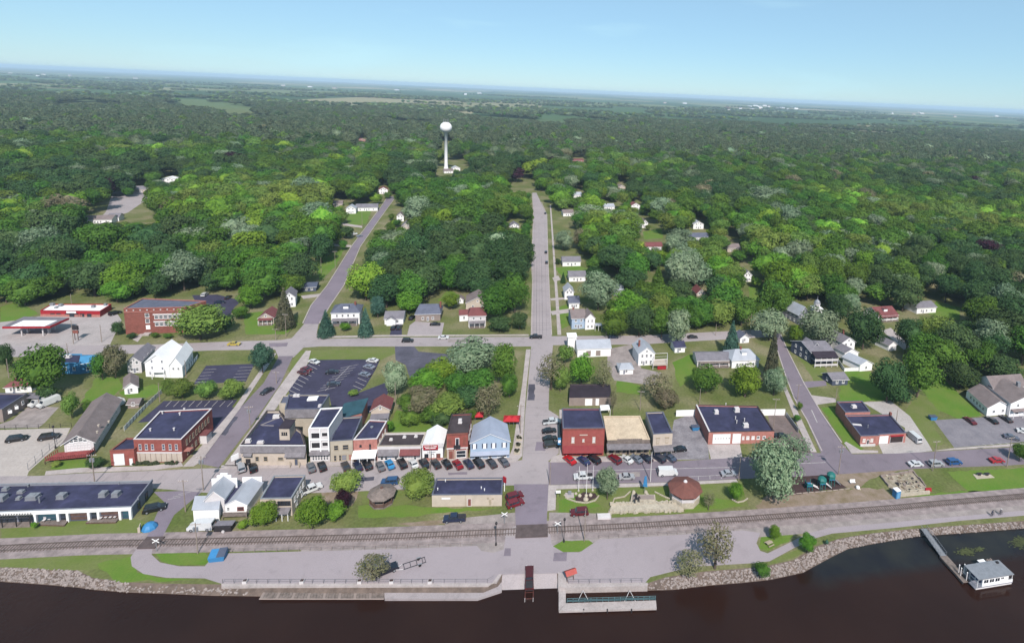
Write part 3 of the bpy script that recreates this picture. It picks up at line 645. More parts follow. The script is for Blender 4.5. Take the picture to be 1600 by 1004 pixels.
def gablevol(root, c, h, rise, ridge, wm, rm, ov=.45, z0=0.0, hip=0.0, th=.16, soff=None):
    """walls + pitched roof on the quad c (front-left, front-right, back-right, back-left); ridge 'd' runs front to back, 'w' side to side"""
    c = [np.array(p) for p in c]
    if ridge == 'w': c = [c[1], c[2], c[3], c[0]]           # now the gable ends are edges 0-1 and 2-3
    m0 = (c[0] + c[1]) / 2; m1 = (c[2] + c[3]) / 2
    r0 = m0 + (m1 - m0) * hip; r1 = m1 + (m0 - m1) * hip
    b = MB()
    vs = [(*c[0], z0), (*c[1], z0), (*c[2], z0), (*c[3], z0), (*c[0], h), (*c[1], h), (*c[2], h), (*c[3], h), (*m0, h + (rise if hip == 0 else 0)), (*m1, h + (rise if hip == 0 else 0))]
    fs = [(1, 2, 6, 5), (3, 0, 4, 7)]
    fs += [(0, 1, 5, 8, 4), (2, 3, 7, 9, 6)] if hip == 0 else [(0, 1, 5, 4), (2, 3, 7, 6)]
    b.add(vs, fs); b.build('wall', wm, root)
    # roof with overhang and thickness
    dx = (c[1] - c[0]); W = np.linalg.norm(dx); dx = dx / W; dy = (m1 - m0); L = np.linalg.norm(dy); dy = dy / L
    sl = rise / (W / 2); e = h - ov * sl + .03
    q = [c[0] - dx * ov - dy * ov, c[1] + dx * ov - dy * ov, c[2] + dx * ov + dy * ov, c[3] - dx * ov + dy * ov]
    if hip == 0: a0, a1 = m0 - dy * ov, m1 + dy * ov
    else: a0, a1 = r0, r1
    zt = h + rise + .03
    rb = MB()
    top = [(*q[0], e), (*q[1], e), (*q[2], e), (*q[3], e), (*a0, zt), (*a1, zt)]
    bot = [(x, y, z - th) for x, y, z in top]
    F2 = [(1, 2, 5, 4), (3, 0, 4, 5)] + ([] if hip == 0 else [(0, 1, 4), (2, 3, 5)])
    rb.add(top + bot, F2 + [tuple(i + 6 for i in f[::-1]) for f in F2])
    E = [(1, 2), (3, 0)] + ([(0, 4), (4, 1), (2, 5), (5, 3)] if hip == 0 else [(0, 1), (2, 3)])
    tr = MB(); rb2 = rb
    rb.add(top + bot, [(i, i + 6, j + 6, j) for i, j in E], 1)
    ro = rb.build('roof', [rm, soff or M_white], root)
    return ro
def roofof(root): return next((c for c in root.children if c.name.split('.')[0] == 'roof'), root)
def unit(root, p, d, rz=0.0, m=None, name='rooftop_unit'):
    b = MB().box((p[0], p[1], p[2] + d[2] / 2 + .12), d, rz); b.box((p[0], p[1], p[2] + .05), (d[0] + .2, d[1] + .2, .16), rz)
    b.lathe((p[0], p[1], p[2] + d[2] + .12), [(min(d[0], d[1]) * .35, 0), (min(d[0], d[1]) * .35, .12), (.05, .14)], 10)
    return b.build(name, m or M_steel, roofof(root))
def pipe(root, p, r, h, m=None, name='vent_pipe'):
    return MB().bar(p, (p[0], p[1], p[2] + h), r, 8).bar((p[0], p[1], p[2] + h), (p[0], p[1], p[2] + h + .12), r * 1.5, 8).build(name, m or M_steel, roofof(root))
def awning(root, a, b, z, out, drop, m, th=.1, name='awning', posts=0, pm=None):
    a = np.array(a[:2]); b = np.array(b[:2]); d = (b - a) / np.linalg.norm(b - a); n = np.array([d[1], -d[0]])
    p = [(*(a + n * .01), z), (*(b + n * .01), z), (*(b + n * out), z - drop), (*(a + n * out), z - drop)]
    lo = [(x, y, q - th) for x, y, q in p]
    o = MB().hexa([lo[3], lo[2], lo[1], lo[0]], [p[3], p[2], p[1], p[0]]).build(name, m, root)
    for i in range(posts):
        q = a + n * (out - .15) + (b - a) * (i / (posts - 1) if posts > 1 else .5) * .96 + (b - a) * .02
        MB().box((q[0], q[1], (z - drop - th) / 2), (.14, .14, z - drop - th)).build('post', pm or M_white, root)
    return o
def lerp(a, b, t): return np.array(a[:2]) * (1 - t) + np.array(b[:2]) * t
def house(name, label, FL, FR, depth, h, rise, ridge, wm, rm, nw=(2, 1), hip=0.0, skew=0.0, porch=None, chim=None, door=True, ov=.4, cat='house', side=None, group=None, dormer=False, fr=None):
    c = rect(FL, FR, depth, skew); ctr = sum(c) / 4
    root = thing(name, label, cat, (ctr[0], ctr[1], 0), group=group)
    ro = gablevol(root, c, h, rise, ridge, wm, rm, ov, hip=hip)
    fl = max(1, int(round(h / 2.8))); W = np.linalg.norm(c[1] - c[0])
    for k in range(fl):
        if nw[0]: winrow(root, c[0], c[1], nw[0] if not (k == 0 and porch) else max(1, nw[0] - 1), 1.5 + 2.7 * k, min(1.0, W / nw[0] * .5), 1.3, fr)
        for s, e in (side or []):
            A0, B0 = (c[1], c[2]) if s == 'R' else (c[3], c[0]); winrow(root, A0, B0, e, 1.5 + 2.7 * k, .9, 1.3, fr)
    if ridge == 'd' and hip == 0 and rise > 1.6: opening(root, c[0], c[1], W / 2, h + rise * .32, .8, 1.0, fr)
    if door: opening(root, c[0], c[1], W * .5 if nw[0] % 2 == 0 else W * .33, 1.05, .95, 2.05, fr, M_greywall, 'door')
    if porch:
        pd, pm = porch; a0 = lerp(c[0], c[1], .04); b0 = lerp(c[0], c[1], .96)
        awning(root, a0, b0, min(h - .15, 3.0), pd, .45, pm, .14, 'porch_roof', 4)
        d = (c[1] - c[0]) / W; nn = np.array([d[1], -d[0]]); mid = (a0 + b0) / 2 + nn * pd / 2
        MB().box((mid[0], mid[1], .2), (W * .92, pd, .4), math.atan2(d[1], d[0])).build('porch_floor', M_wood, root)
    if chim:
        q = lerp(lerp(c[0], c[1], chim), lerp(c[3], c[2], chim), .5)
        MB().box((q[0], q[1], h + rise * .6), (.7, .7, rise * 1.4)).box((q[0], q[1], h + rise * 1.3 + .08), (.86, .86, .16)).build('chimney', M_brick2, ro)
    if dormer:
        q = lerp(lerp(c[0], c[1], .5), lerp(c[3], c[2], .5), .28); d = (c[1] - c[0]) / W; a = math.atan2(d[1], d[0])
        MB().box((q[0], q[1], h + rise * .62), (2.2, 1.6, 1.3), a).build('dormer', wm, ro)
        e = MB().box((q[0], q[1], h + rise * .62 + .72), (2.6, 1.9, .14), a).build('dormer_roof', rm, ro)
    return root, c

# ------------------------------------------------------------------ buildings along the river side of the main street
root, c, h = flat_building('riverside_hall', 'long low building with navy flat roof and white pillared front by the railway', (-60, 820), (208, 809), 802, (-60, 757), (238, 751), M_greywall, M_roofdk, .5, M_steel)
a, b = np.array(G(-60, 820)[:2]), np.array(G(208, 809)[:2]); L = np.linalg.norm(b - a); ang = math.atan2(*(b - a)[::-1]); dd = (b - a) / L; nn = np.array([dd[1], -dd[0]])
m = lerp(a, b, .5) + nn * .22
MB().box((m[0], m[1], h - .35), (L, .4, .75), ang).build('fascia', M_white, root)
def ux(x): # metres along the front for a pixel column
    p = np.array(G(x, 820 - (x + 60) * 11 / 268.)[:2]); return (p - a) @ dd
for x in (58, 93.5, 108.5, 141.5, 156.5, 190, 206):
    q = a + dd * ux(x) + nn * .25; MB().box((q[0], q[1], (h - .75) / 2), (.55, .45, h - .75), ang).build('pillar', M_white, root)
for x0, x1, gl in ((60.5, 91, M_teal), (95.5, 107, M_glass), (110.5, 140, M_woodbr), (143.5, 155, M_glass), (158.5, 188.5, M_woodbr), (192, 204, M_teal), (30, 56, M_glass), (0, 27, M_glass)):
    u0, u1 = ux(x0), ux(x1); opening(root, a, b, (u0 + u1) / 2, (h - .8) / 2 + .05, u1 - u0, h - .95, M_dkgrey, gl, 'window')
    for k in range(1, 3): pass
winrow(root, c[1], c[2], 2, h * .42, 1.3, 2.0, M_dkgrey, None, .1, .85)
MB().box((*(lerp(c[1], c[2], .62) + np.array([.12, 0])), h + .35), (.3, np.linalg.norm(c[2] - c[1]) * .72, .7), math.atan2(*(c[2] - c[1])[::-1]) - math.pi / 2).build('stepped_parapet', M_greywall, root)
for x, y, s in ((52, 778, (2.4, 1.7, .9)), (97, 777, (1.7, 1.4, 1.0)), (162, 774, (1.5, 1.4, 1.0)), (182, 774, (1.5, 1.4, 1.0)), (3, 780, (1.8, 1.6, 1.1)), (33, 769, (1.3, .9, .5)), (30, 779, (.9, .9, .5)), (9, 765, (1.2, .9, .6))):
    q = G(x, y, h - .5); unit(root, q, s, ang)
for x, y in ((62, 785), (44, 760), (92, 757), (140, 756), (186, 756)): pipe(root, G(x, y, h - .5), .16, 1.6 if x == 62 else .6)
# pergola and decks in front of it
g0 = G(-20, 826); per = thing('pergola', 'dark timber pergola over the terrace at the end of the pillared hall', 'pergola', g0)
pc = [np.array(G(*q)[:2]) for q in ((-40, 827), (48, 823), (52, 811), (-40, 814))]
MB().prism([tuple(q) for q in pc], 0, .3).build('deck', M_wood, per)
for t in (0, .25, .5, .75, 1):
    for e0, e1 in ((0, 1), (3, 2)):
        q = lerp(pc[e0], pc[e1], t); MB().box((q[0], q[1], 1.55), (.16, .16, 2.5)).build('post', M_dkmetal, per)
for t in np.linspace(0, 1, 22):
    p0, p1 = lerp(pc[0], pc[1], t), lerp(pc[3], pc[2], t); MB().bar((*p0, 2.85), (*p1, 2.85), .08, 4).build('rafter', M_dkmetal, per)
for e0, e1 in ((0, 1), (3, 2)): MB().bar((*pc[e0], 2.7), (*pc[e1], 2.7), .1, 4).build('beam', M_dkmetal, per)
for lab, quad, chairs in (('timber deck with two pale chairs outside the green glazed bay', ((60, 821), (101, 822), (110, 811), (66, 812)), ((69, 814), (78, 812))), ('timber deck with a row of pale chairs near the hall corner', ((134, 818), (181, 817), (190, 808.5), (144, 810)), ((158, 810), (166, 809), (173, 809), (180, 808.5)))):
    q = [G(*p)[:2] for p in quad]; dk = thing('deck', lab, 'deck', G(*quad[0]))
    MB().prism([tuple(p) for p in q], 0, .35).build('platform', M_woodbr, dk)
    for k in range(11):
        p0, p1 = lerp(q[0], q[1], (k + .5) / 11), lerp(q[3], q[2], (k + .5) / 11); mid = (p0 + p1) / 2; L2 = np.linalg.norm(p1 - p0)
        MB().box((*mid, .37), (np.linalg.norm(q[1] - q[0]) / 11 - .06, L2, .05), math.atan2(*(p1 - p0)[::-1]) - math.pi / 2).build('plank', M_wood, dk)
    for i, (x, y) in enumerate(chairs):
        p = G(x, y, .4); ch = thing('deck_chair', '%s pale chair on the %s deck' % (('first', 'second', 'third', 'fourth')[i], 'two chair' if len(chairs) == 2 else 'long row'), 'chair', (p[0], p[1], .4), group='chairs on the hall decks')
        MB().box((0, 0, .4), (.6, .6, .08)).build('seat', M_offwhite, ch, local=True)
        MB().box((0, .28, .72), (.6, .07, .6)).build('backrest', M_offwhite, ch, local=True)
        for sx in (-.25, .25):
            for sy in (-.25, .25): MB().box((sx, sy, .18), (.06, .06, .36)).build('leg', M_dkmetal, ch, local=True)

root = thing('metal_workshop', 'pale grey metal workshop with stepped white false front and low shed', 'building', G(335, 795))
c1, h1 = corners((322, 806), (352, 803), 780, (334, 756), (366, 755)); gablevol(root, c1, h1, 2.2, 'd', M_offwhite, M_roofmt, .25)
c2, h2 = corners((352.5, 805), (387, 804), 788, (377, 756), (410, 753)); gablevol(root, c2, h2, 1.5, 'd', M_white, M_roofmt, .25)
opening(root, c2[0], c2[1], np.linalg.norm(c2[1] - c2[0]) * .7, 1.9, 1.6, 1.0, M_brick2); opening(root, c2[0], c2[1], np.linalg.norm(c2[1] - c2[0]) * .15, 1.9, .7, .9)
v0 = [lerp(c1[1], c1[2], 0), lerp(c2[0], c2[3], 0), lerp(c2[0], c2[3], 1), lerp(c1[1], c1[2], 1)]
MB().prism([tuple(lerp(v0[1], v0[2], .06) - np.array([.9, 0])), tuple(lerp(v0[1], v0[2], .06) + np.array([.4, 0])), tuple(v0[2] + np.array([.5, 0])), tuple(v0[3] - np.array([.6, 0]))], h2 - .6, h2 + .25).build('valley_roof', M_roofdk, root)
d = (c1[2] - c1[3]); d = d / np.linalg.norm(d); an = math.atan2(d[1], d[0]); mid = (c1[2] + c1[3]) / 2 + np.array([-d[1], d[0]]) * .3; W = np.linalg.norm(c1[2] - c1[3])
ff = MB(); ff.box((*mid, (h1 + 1.4) / 2), (W + 1.2, .25, h1 + 1.4), an); ff.box((*mid, h1 + 1.4 + .45), (W * .7, .25, .9), an); ff.box((*mid, h1 + 2.3 + .3), (W * .36, .25, .6), an); ff.build('false_front', M_white, root)
mid2 = (c2[2] + c2[3]) / 2 + np.array([-d[1], d[0]]) * .3; W2 = np.linalg.norm(c2[2] - c2[3]); MB().box((*mid2, (h2 + 1.6) / 2), (W2 - .2, .25, h2 + 1.6), an).build('false_front', M_white, root)
c3, h3 = corners((303, 814), (343, 813), 796, (305, 781), (346, 780))
MB().hexa([(*p, 0) for p in c3], [(*c3[0], h3), (*c3[1], h3), (*c3[2], h3 + 1.1), (*c3[3], h3 + 1.1)]).build('shed_wall', M_white, root)
MB().hexa([(*(c3[0] - .2), h3 + .02), (*(c3[1] + np.array([.2, -.2])), h3 + .02), (*c3[2], h3 + 1.14), (*c3[3], h3 + 1.14)], [(*(c3[0] - .2), h3 + .12), (*(c3[1] + np.array([.2, -.2])), h3 + .12), (*c3[2], h3 + 1.24), (*c3[3], h3 + 1.24)]).build('shed_roof', M_roofmt, root)
pd = px([(348, 812), (386, 811), (387, 805), (350, 806)]); MB().prism(pd, .9, 1.1).build('rear_deck', M_wood, root)
for q in pd: MB().box((*q, .45), (.15, .15, .9)).build('deck_post', M_wood, root)
for i in range(2):
    p0, p1 = pd[i], pd[i + 1]; MB().bar((*p0, 2.0), (*p1, 2.0), .06, 4).bar((*p0, 1.5), (*p1, 1.5), .05, 4).build('handrail', M_wood, root)

root, c, h = flat_building('riverside_store', 'cream two storey building with navy roof between metal workshop and white pickup', (408, 806), (457, 805), 779, (428, 743), (477, 742), M_cream, M_roofdk, .35, M_steel)
winrow(root, c[0], c[1], 5, h * .74, .6, 1.2, M_dkmetal, None, .55, .97); opening(root, c[0], c[1], 1.9, h * .8, .9, .9, M_woodbr); winrow(root, c[1], c[2], 4, h * .7, .9, 1.3)
awning(root, lerp(c[0], c[1], .4), lerp(c[0], c[1], .98), h * .5, 2.0, .35, M_shing, .12, 'porch_roof', 4, M_white); opening(root, c[0], c[1], 5.2, 1.1, 1.0, 2.1, M_white, M_dkgrey, 'door')
winrow(root, c[1], c[2], 2, h * .3, .9, 1.3)

root, c, h = flat_building('long_cream_store', 'long cream single storey building with navy flat roof at the crossroads', (675, 791), (784, 790), 773, (682, 747), (786, 746), M_cream, M_roofdk, .35, M_roofbl)
L = np.linalg.norm(c[1] - c[0]); opening(root, c[0], c[1], L * .535, 1.2, 1.0, 2.3, M_offwhite, M_brick2, 'door', 'dull red back door'); opening(root, c[0], c[1], L * .2, h * .72, 2.4, .6, M_offwhite, M_white, 'sign_board')
MB().box((*lerp(c[0], c[1], .475), h / 2), (.12, .14, h - .1), 0).build('downpipe', M_tan, root)
for t, z in ((.83, .5), (.835, .3), (.80, .75), (.87, .72)): q = lerp(c[0], c[1], t) + np.array([0, -.2]); MB().box((*q, h * z), (.5, .35, .6 if z < .6 else .15)).build('meter_box', M_tan, root)
q = c[2] + np.array([.5, -.9]); MB().box((*q, h + .1), (1.1, .3, 1.6), -.7).build('corner_sign', M_redp, root); MB().box((q[0], q[1], h / 2 - .4), (.2, .2, h - .8)).build('sign_post', M_white, root)
for x, y in ((696, 752), (684, 765), (757, 766), (752, 763)): pipe(root, G(x, y, h - .3), .1, .5, M_white)

# ------------------------------------------------------------------ shop row on the north side, west of the middle street
h = HT((374, 727), 695)
roofp = [(376, 695), (478, 695), (471, 673), (447, 657), (437, 641), (417, 641)]
tv = [tuple(G(x, y, h)[:2]) for x, y in roofp]; root = thing('corner_tavern', 'sprawling cream corner tavern with shingled mansard front and patched navy roof', 'building', (*G(425, 690)[:2], 0))
flatvol(root, tv, h, M_cream, M_roofdk, .7, M_roofbr)
a, b = np.array(tv[0]), np.array(tv[1]); L = np.linalg.norm(b - a); dd = (b - a) / L; nn = np.array([dd[1], -dd[0]])
awning(root, a - dd * .1, b + dd * .05, h + .05, .5, 2.0, M_shing, .25, 'mansard'); awning(root, a + dd * L * .69, b, h - 1.5, 1.3, 1.4, M_shing, .2, 'door_canopy', 0)
awning(root, a + dd * .8, a + dd * 3.2, h - 1.9, 1.0, .9, M_shing, .15, 'door_canopy')
MB().bar((*(a + nn * .35), h + .12), (*(b + nn * .35), h + .12), .12, 4).build('coping_rail', M_white, root)
for u, w0, h0 in ((.24, 1.0, 1.4), (.37, 1.1, 1.4), (.6, 1.5, 1.0)): opening(root, a, b, L * u, h * .34, w0, h0, M_tan)
opening(root, a, b, L * .1, 1.1, 1.3, 2.1, M_dkmetal, M_dkmetal, 'door'); opening(root, a, b, L * .84, 1.1, 1.0, 2.1, M_tan, M_dkgrey, 'door')
for u in (.77, .91): q = a + dd * L * u + nn * 1.1; MB().box((*q, 1.0), (.15, .15, 2.0)).build('canopy_post', M_tan, root)
ph = h + 3.0; pq = [tuple(G(x, y, ph)[:2]) for x, y in ((436, 669), (452, 669), (461, 656), (447, 655.5))]
MB().prism(pq, h - .7, ph).build('penthouse', M_cream, root); MB().prism(inset(ccw(pq), -.2), ph + .01, ph + .18).build('penthouse_roof', M_roofbk, root)
for k in range(3): opening(root, pq[0], pq[1], np.linalg.norm(np.array(pq[1]) - np.array(pq[0])) * (.3 + .2 * k), ph - 1.6, .4, .9, M_dkmetal)
for x, y, s in ((388, 690, (1.3, 1.0, .7)), (407, 692, (1.6, .9, .5)), (432, 652, (1.8, .9, .8))): unit(root, G(x, y, h - .6), s, .1, M_offwhite)
for p0, p1 in (((407, 664), (436, 652)), ((409, 664), (428, 665))):
    s0, s1 = G(*p0, h - .68), G(*p1, h - .68); MB().bar((s0[0], s0[1], h - .68), (s1[0], s1[1], h - .68), .22, 4).build('roof_seam', M_shing, root)
MB().box((*(a + np.array([-1.6, -.3])), 2.9), (1.9, .25, 1.6), .9).build('corner_sign', M_white, root); MB().box((*(a + np.array([-1.6, -.3])), 1.1), (.16, .16, 2.2)).build('sign_post', M_dkmetal, root)

hb = 9.2; rp = [(445, 639), (500, 638.5), (514.5, 616), (451, 616)]; q = [tuple(G(x, y, hb)[:2]) for x, y in rp]
root = thing('rear_block', 'tan block with navy roof and white skylight behind the corner tavern', 'building', (*G(480, 655)[:2], 0)); flatvol(root, q, hb, M_beige, M_roofdk, .3, M_roofbl)
awning(root, q[0], q[1], hb, .4, 2.6, M_shing, .2, 'shingle_band')
for t in (.2, .62, .88): opening(root, q[0], q[1], np.linalg.norm(np.array(q[1]) - np.array(q[0])) * t, hb - 2.2, 1.0, 1.3, M_woodbr)
MB().box((*G(489, 623, hb - .2)[:2], hb), (3.0, 2.0, .5), .1).build('skylight', M_white, root)
for x, y in ((500, 635), (461, 619), (466, 619)): unit(root, G(x, y, hb - .3), (.9, .7, .6), 0, M_offwhite)
q2 = [tuple(G(x, y, 7.5)[:2]) for x, y in ((436, 630), (449, 630), (456, 617), (442, 617.5))]
flatvol(root, q2, 7.5, M_beige, M_roofbl, .3, None, names=('annex_wall', 'annex_roof', 'annex_coping'))

root, c, h = flat_building('balcony_house', 'narrow three storey white building with stacked open balconies', (485, 721), (516, 720), 669, (501, 638), (535, 636), M_offwhite, M_roofdk, .3, M_white)
a, b = c[0], c[1]; L = np.linalg.norm(b - a); dd = (b - a) / L; nn = np.array([dd[1], -dd[0]]); an = math.atan2(dd[1], dd[0])
for z in (h * .37, h * .66):
    opening(root, a, b, L * .33, z + 1.35, L * .48, 1.9, M_white, M_dkmetal, 'balcony_opening'); opening(root, a, b, L * .78, z + 1.35, L * .32, 1.9, M_white, M_dkmetal, 'balcony_opening')
    m = lerp(a, b, .78) + nn * .14; MB().box((*m, z + .75), (L * .3, .08, .75), an).build('balcony_rail', M_offwhite, root)
    m = lerp(a, b, .5) + nn * .12; MB().box((*m, z + .1), (L, .3, .35), an).build('balcony_slab', M_white, root)
for t in (.02, .56, .98): m = lerp(a, b, t) + nn * .15; MB().box((*m, h * .62), (.3, .36, h * .75), an).build('pillar', M_white, root)
awning(root, a, b, h * .36, .9, 1.2, M_shing, .15, 'door_canopy')
for k in range(6): opening(root, a, b, L * (.16 + .14 * k), 1.3, .45, 1.6, M_white, M_glass)

root, c, h = flat_building('beige_shop', 'beige two storey shop with paired windows beside the balcony building', (517, 722), (552, 719.5), 689, (531, 652), (566, 650), M_beige, M_roofdk, .3, M_roofbl)
L = np.linalg.norm(c[1] - c[0])
for t, w0 in ((.26, 1.3), (.68, 1.7)): opening(root, c[0], c[1], L * t, h * .68, w0, 1.6, M_tan)
for t, w0, g0 in ((.2, .7, M_glass), (.42, .6, M_glass), (.6, 1.5, M_greywall), (.87, .9, M_brickpk)): opening(root, c[0], c[1], L * t, 1.3, w0, 1.8, M_tan, g0)
root, c, h = flat_building('pink_brick_shop', 'pink brick two storey shop with white porch canopy', (553, 721), (590, 719), 687, (577, 656), (605, 657), M_brickpk, M_roofdk, .3, M_offwhite)
L = np.linalg.norm(c[1] - c[0]); opening(root, c[0], c[1], L * .3, h * .72, .6, .6, M_dkmetal); opening(root, c[0], c[1], L * .7, h * .72, .5, .8, M_dkmetal); opening(root, c[0], c[1], L * .7, h * .58, .5, .5, M_dkmetal)
awning(root, c[0], c[1], h * .52, 2.6, .9, M_white, .2, 'porch_roof', 4); winrow(root, c[0], c[1], 3, 1.3, 1.2, 1.6); winrow(root, c[1], c[2], 3, h * .7, .8, 1.3)
pipe(root, G(581, 668, h - .3), .3, .3)
root = thing('brick_shed', 'small brick shed with sagging teal roof behind the shop row', 'shed', (*G(548, 664)[:2], 0))
hs = 5.0; f = [np.array(G(x, y, hs)[:2]) for x, y in ((529, 654), (565, 647), (574, 628), (539, 634))]
MB().hexa([(*p, 0) for p in f], [(*f[0], hs), (*f[1], hs + .6), (*f[2], hs + 1.2), (*f[3], hs + .7)]).build('wall', M_brickpk, root)
fo = [np.array(p) for p in inset(ccw([tuple(p) for p in f]), -.3)]
MB().hexa([(*fo[0], hs + .02), (*fo[1], hs + .62), (*fo[2], hs + 1.22), (*fo[3], hs + .72)], [(*fo[0], hs + .2), (*fo[1], hs + .8), (*fo[2], hs + 1.4), (*fo[3], hs + .9)]).build('roof', M_teal, root)
opening(root, f[0], f[1], np.linalg.norm(f[1] - f[0]) * .42, hs - 2.0, .8, 1.9, M_woodbr, M_dkmetal, 'door'); opening(root, f[0], f[1], np.linalg.norm(f[1] - f[0]) * .68, hs - 1.5, .8, .9, M_tan)
root, c = house('tan_cottage', 'small tan gabled house with brown roof behind the shops', (580, 656), (609, 654), 6.5, 3.6, 1.8, 'd', M_cream, M_roofrd, (2, 0), door=False)
awning(root, c[0], c[1], 2.2, 2.6, .5, M_roofgy, .12, 'porch_roof', 3)

root, c, h = flat_building('low_shops', 'pair of low shops under one dark tar roof with shingled awnings', (590, 720), (658, 719), 697, (601, 676), (666, 675), M_offwhite, M_roofbr, .5, M_beige)
a, b = c[0], c[1]; L = np.linalg.norm(b - a); awning(root, lerp(a, b, .02), lerp(a, b, .49), h * .8, 1.3, 1.2, M_shing, .2); awning(root, lerp(a, b, .52), lerp(a, b, .99), h * .8, 1.3, 1.2, M_roofrd, .2)
for t in (.1, .2, .3, .42, .58, .72, .86): opening(root, a, b, L * t, 1.2, L * .075, 1.7, M_white, M_glass if t not in (.3, .72) else M_offwhite, 'window' if t not in (.3, .72) else 'door')
for x, y in ((611, 687), (632, 683), (650, 682)): unit(root, G(x, y, h - .4), (.8, .6, .4), 0, M_offwhite)
root = thing('white_gable_shop', 'white roofed gable shop with red sign board over its front', 'building', (*G(678, 705)[:2], 0))
c, h = corners((660, 719), (692, 718), 697, (668, 672), (698, 671)); gablevol(root, c, h, 1.8, 'd', M_white, M_roofwh, .2)
a, b = c[0], c[1]; L = np.linalg.norm(b - a); dd = (b - a) / L; nn = np.array([dd[1], -dd[0]]); an = math.atan2(dd[1], dd[0]); m = lerp(a, b, .5) + nn * .25
MB().box((*m, h + .4), (L + .2, .4, 1.2), an).build('false_front', M_offwhite, root); m = lerp(a, b, .42) + nn * .5; MB().box((*m, h - .1), (L * .72, .12, 1.5), an).build('sign_board', M_redp, root)
MB().box((*(m + nn * .07), h + .25), (L * .6, .05, .22), an).build('sign_lettering', M_white, root); MB().box((*(m + nn * .07), h - .25), (L * .5, .05, .22), an).build('sign_lettering', M_white, root)
for t, k, g0 in ((.2, 'window', M_glass), (.5, 'door', M_white), (.78, 'window', M_brick2)): opening(root, a, b, L * t, 1.5 if k == 'window' else 1.1, 1.2 if k == 'window' else .9, 1.3 if k == 'window' else 2.1, M_dkmetal, g0, k)
MB().box((*(lerp(a, b, .5) + nn * .3), .45), (L, .3, .8), an).build('stone_base', M_brickpk, root)
root, c, h = flat_building('brick_arch_shop', 'narrow red brick two storey shop with tall windows and a little balcony', (698, 718), (731, 716), 677, (706, 647), (737, 645.5), M_brick, M_roofbr, .3, M_roofbr)
a, b = c[0], c[1]; L = np.linalg.norm(b - a); dd = (b - a) / L; nn = np.array([dd[1], -dd[0]]); an = math.atan2(dd[1], dd[0])
for t in (.16, .84): opening(root, a, b, L * t, h * .7, .8, 2.4, M_brick2, M_brick2, 'window')
opening(root, a, b, L * .5, h * .66, 1.1, 2.6, M_white, M_glass, 'door'); m = lerp(a, b, .5) + nn * .5
MB().box((*m, h * .5), (1.9, 1.0, .15), an).box((*(m + nn * .45), h * .5 + .5), (1.9, .08, .9), an).build('balcony', M_dkmetal, root)
MB().box((*(lerp(a, b, .5) + nn * .1), h * .43), (L, .25, .35), an).build('band', M_offwhite, root); MB().box((*(lerp(a, b, .5) + nn * .12), h * .97), (L, .3, .35), an).build('cornice', M_brick2, root)
opening(root, a, b, L * .2, 1.6, 1.4, 2.9, M_cream, M_brick2, 'door', 'dark red shop door'); opening(root, a, b, L * .68, 1.7, 2.8, 2.4, M_white, M_glass, 'window')
for t in (.05, .4, .95): m = lerp(a, b, t) + nn * .12; MB().box((*m, h * .2), (.4, .28, h * .4), an).build('pillar', M_cream, root)
unit(root, G(719, 660, h - .2), (1.0, .8, 1.1), 0, M_offwhite); winrow(root, c[1], c[2], 3, h * .65, .8, 1.6)

root = thing('blue_gable_hall', 'pale blue gabled hall with blue metal roof on the street corner', 'building', (*G(765, 700)[:2], 0))
c, h = corners((735, 718), (796, 715), 691, (741, 664), (791, 662)); gablevol(root, c, h, 2.7, 'd', M_paleblue, M_roofblue, .35)
a, b = c[0], c[1]; L = np.linalg.norm(b - a); dd = (b - a) / L; nn = np.array([dd[1], -dd[0]]); an = math.atan2(dd[1], dd[0])
for t in (.1, .36, .59, .86):
    opening(root, a, b, L * t, h * .78, .8, 1.5, M_white, M_white)
    for s in (-.62, .62): opening(root, a, b, L * t + s, h * .78, .36, 1.5, M_dkgrey, M_dkgrey, 'shutter')
awning(root, a, b, h * .46, 1.2, .6, M_roofblue, .15, 'pent_roof')
for t in (.15, .26, .5, .72, .88): opening(root, a, b, L * t, 1.2, 1.0, 1.6, M_white, M_paleblue if t in (.26, .72) else M_glass, 'door' if t in (.26, .72) else 'window')
winrow(root, c[1], c[2], 3, h * .5, .8, 1.4, M_white)
# ------------------------------------------------------------------ east of the middle street
root, c, h = flat_building('red_brick_store', 'bright red brick corner store with maroon awning and blue corner sign', (878, 712), (943, 711), 669, (878, 638), (937, 638), mat('painted_red_brick', (180, 96, 90), .85, .1, .9, fine=6), M_roofdk, .3, M_roofbl)
a, b = c[0], c[1]; L = np.linalg.norm(b - a); dd = (b - a) / L; nn = np.array([dd[1], -dd[0]]); an = math.atan2(dd[1], dd[0])
for t, w0, h0 in ((.25, .95, 2.0), (.5, .7, 1.0), (.75, .95, 2.0)): opening(root, a, b, L * t, h * .55 + (.3 if h0 > 1.5 else .1), w0, h0, M_cream, M_offwhite)
MB().box((*(lerp(a, b, .5) + nn * .06), h * .76), (L * .19, .1, .32), an).build('sign_board', M_cream, root)
awning(root, lerp(a, b, .02), lerp(a, b, .98), h * .38, 1.5, 1.6, mat('maroon_awning', (150, 62, 66), .8, .1, .8), .12)
for t in (.1, .2, .3, .4, .62, .72, .82, .92): opening(root, a, b, L * t, 1.15, L * .085, 1.5, M_redp, M_glass)
opening(root, a, b, L * .51, 1.05, 1.0, 2.1, M_redp, M_dkmetal, 'door'); MB().box((*(lerp(a, b, .5) + nn * .05), h * .975), (L, .2, .4), an).build('cornice', M_brick2, root)
MB().box((*(a + np.array([-.9, .6])), h * .5), (.9, .3, 2.2), 0).build('corner_sign', M_blueplastic, root); MB().box((*(a + np.array([-.9, .44])), h * .5), (.7, .04, .9), 0).build('sign_face', M_white, root); MB().box((*(a + np.array([-.35, .6])), h * .5), (.6, .1, .1)).build('bracket', M_dkmetal, root)
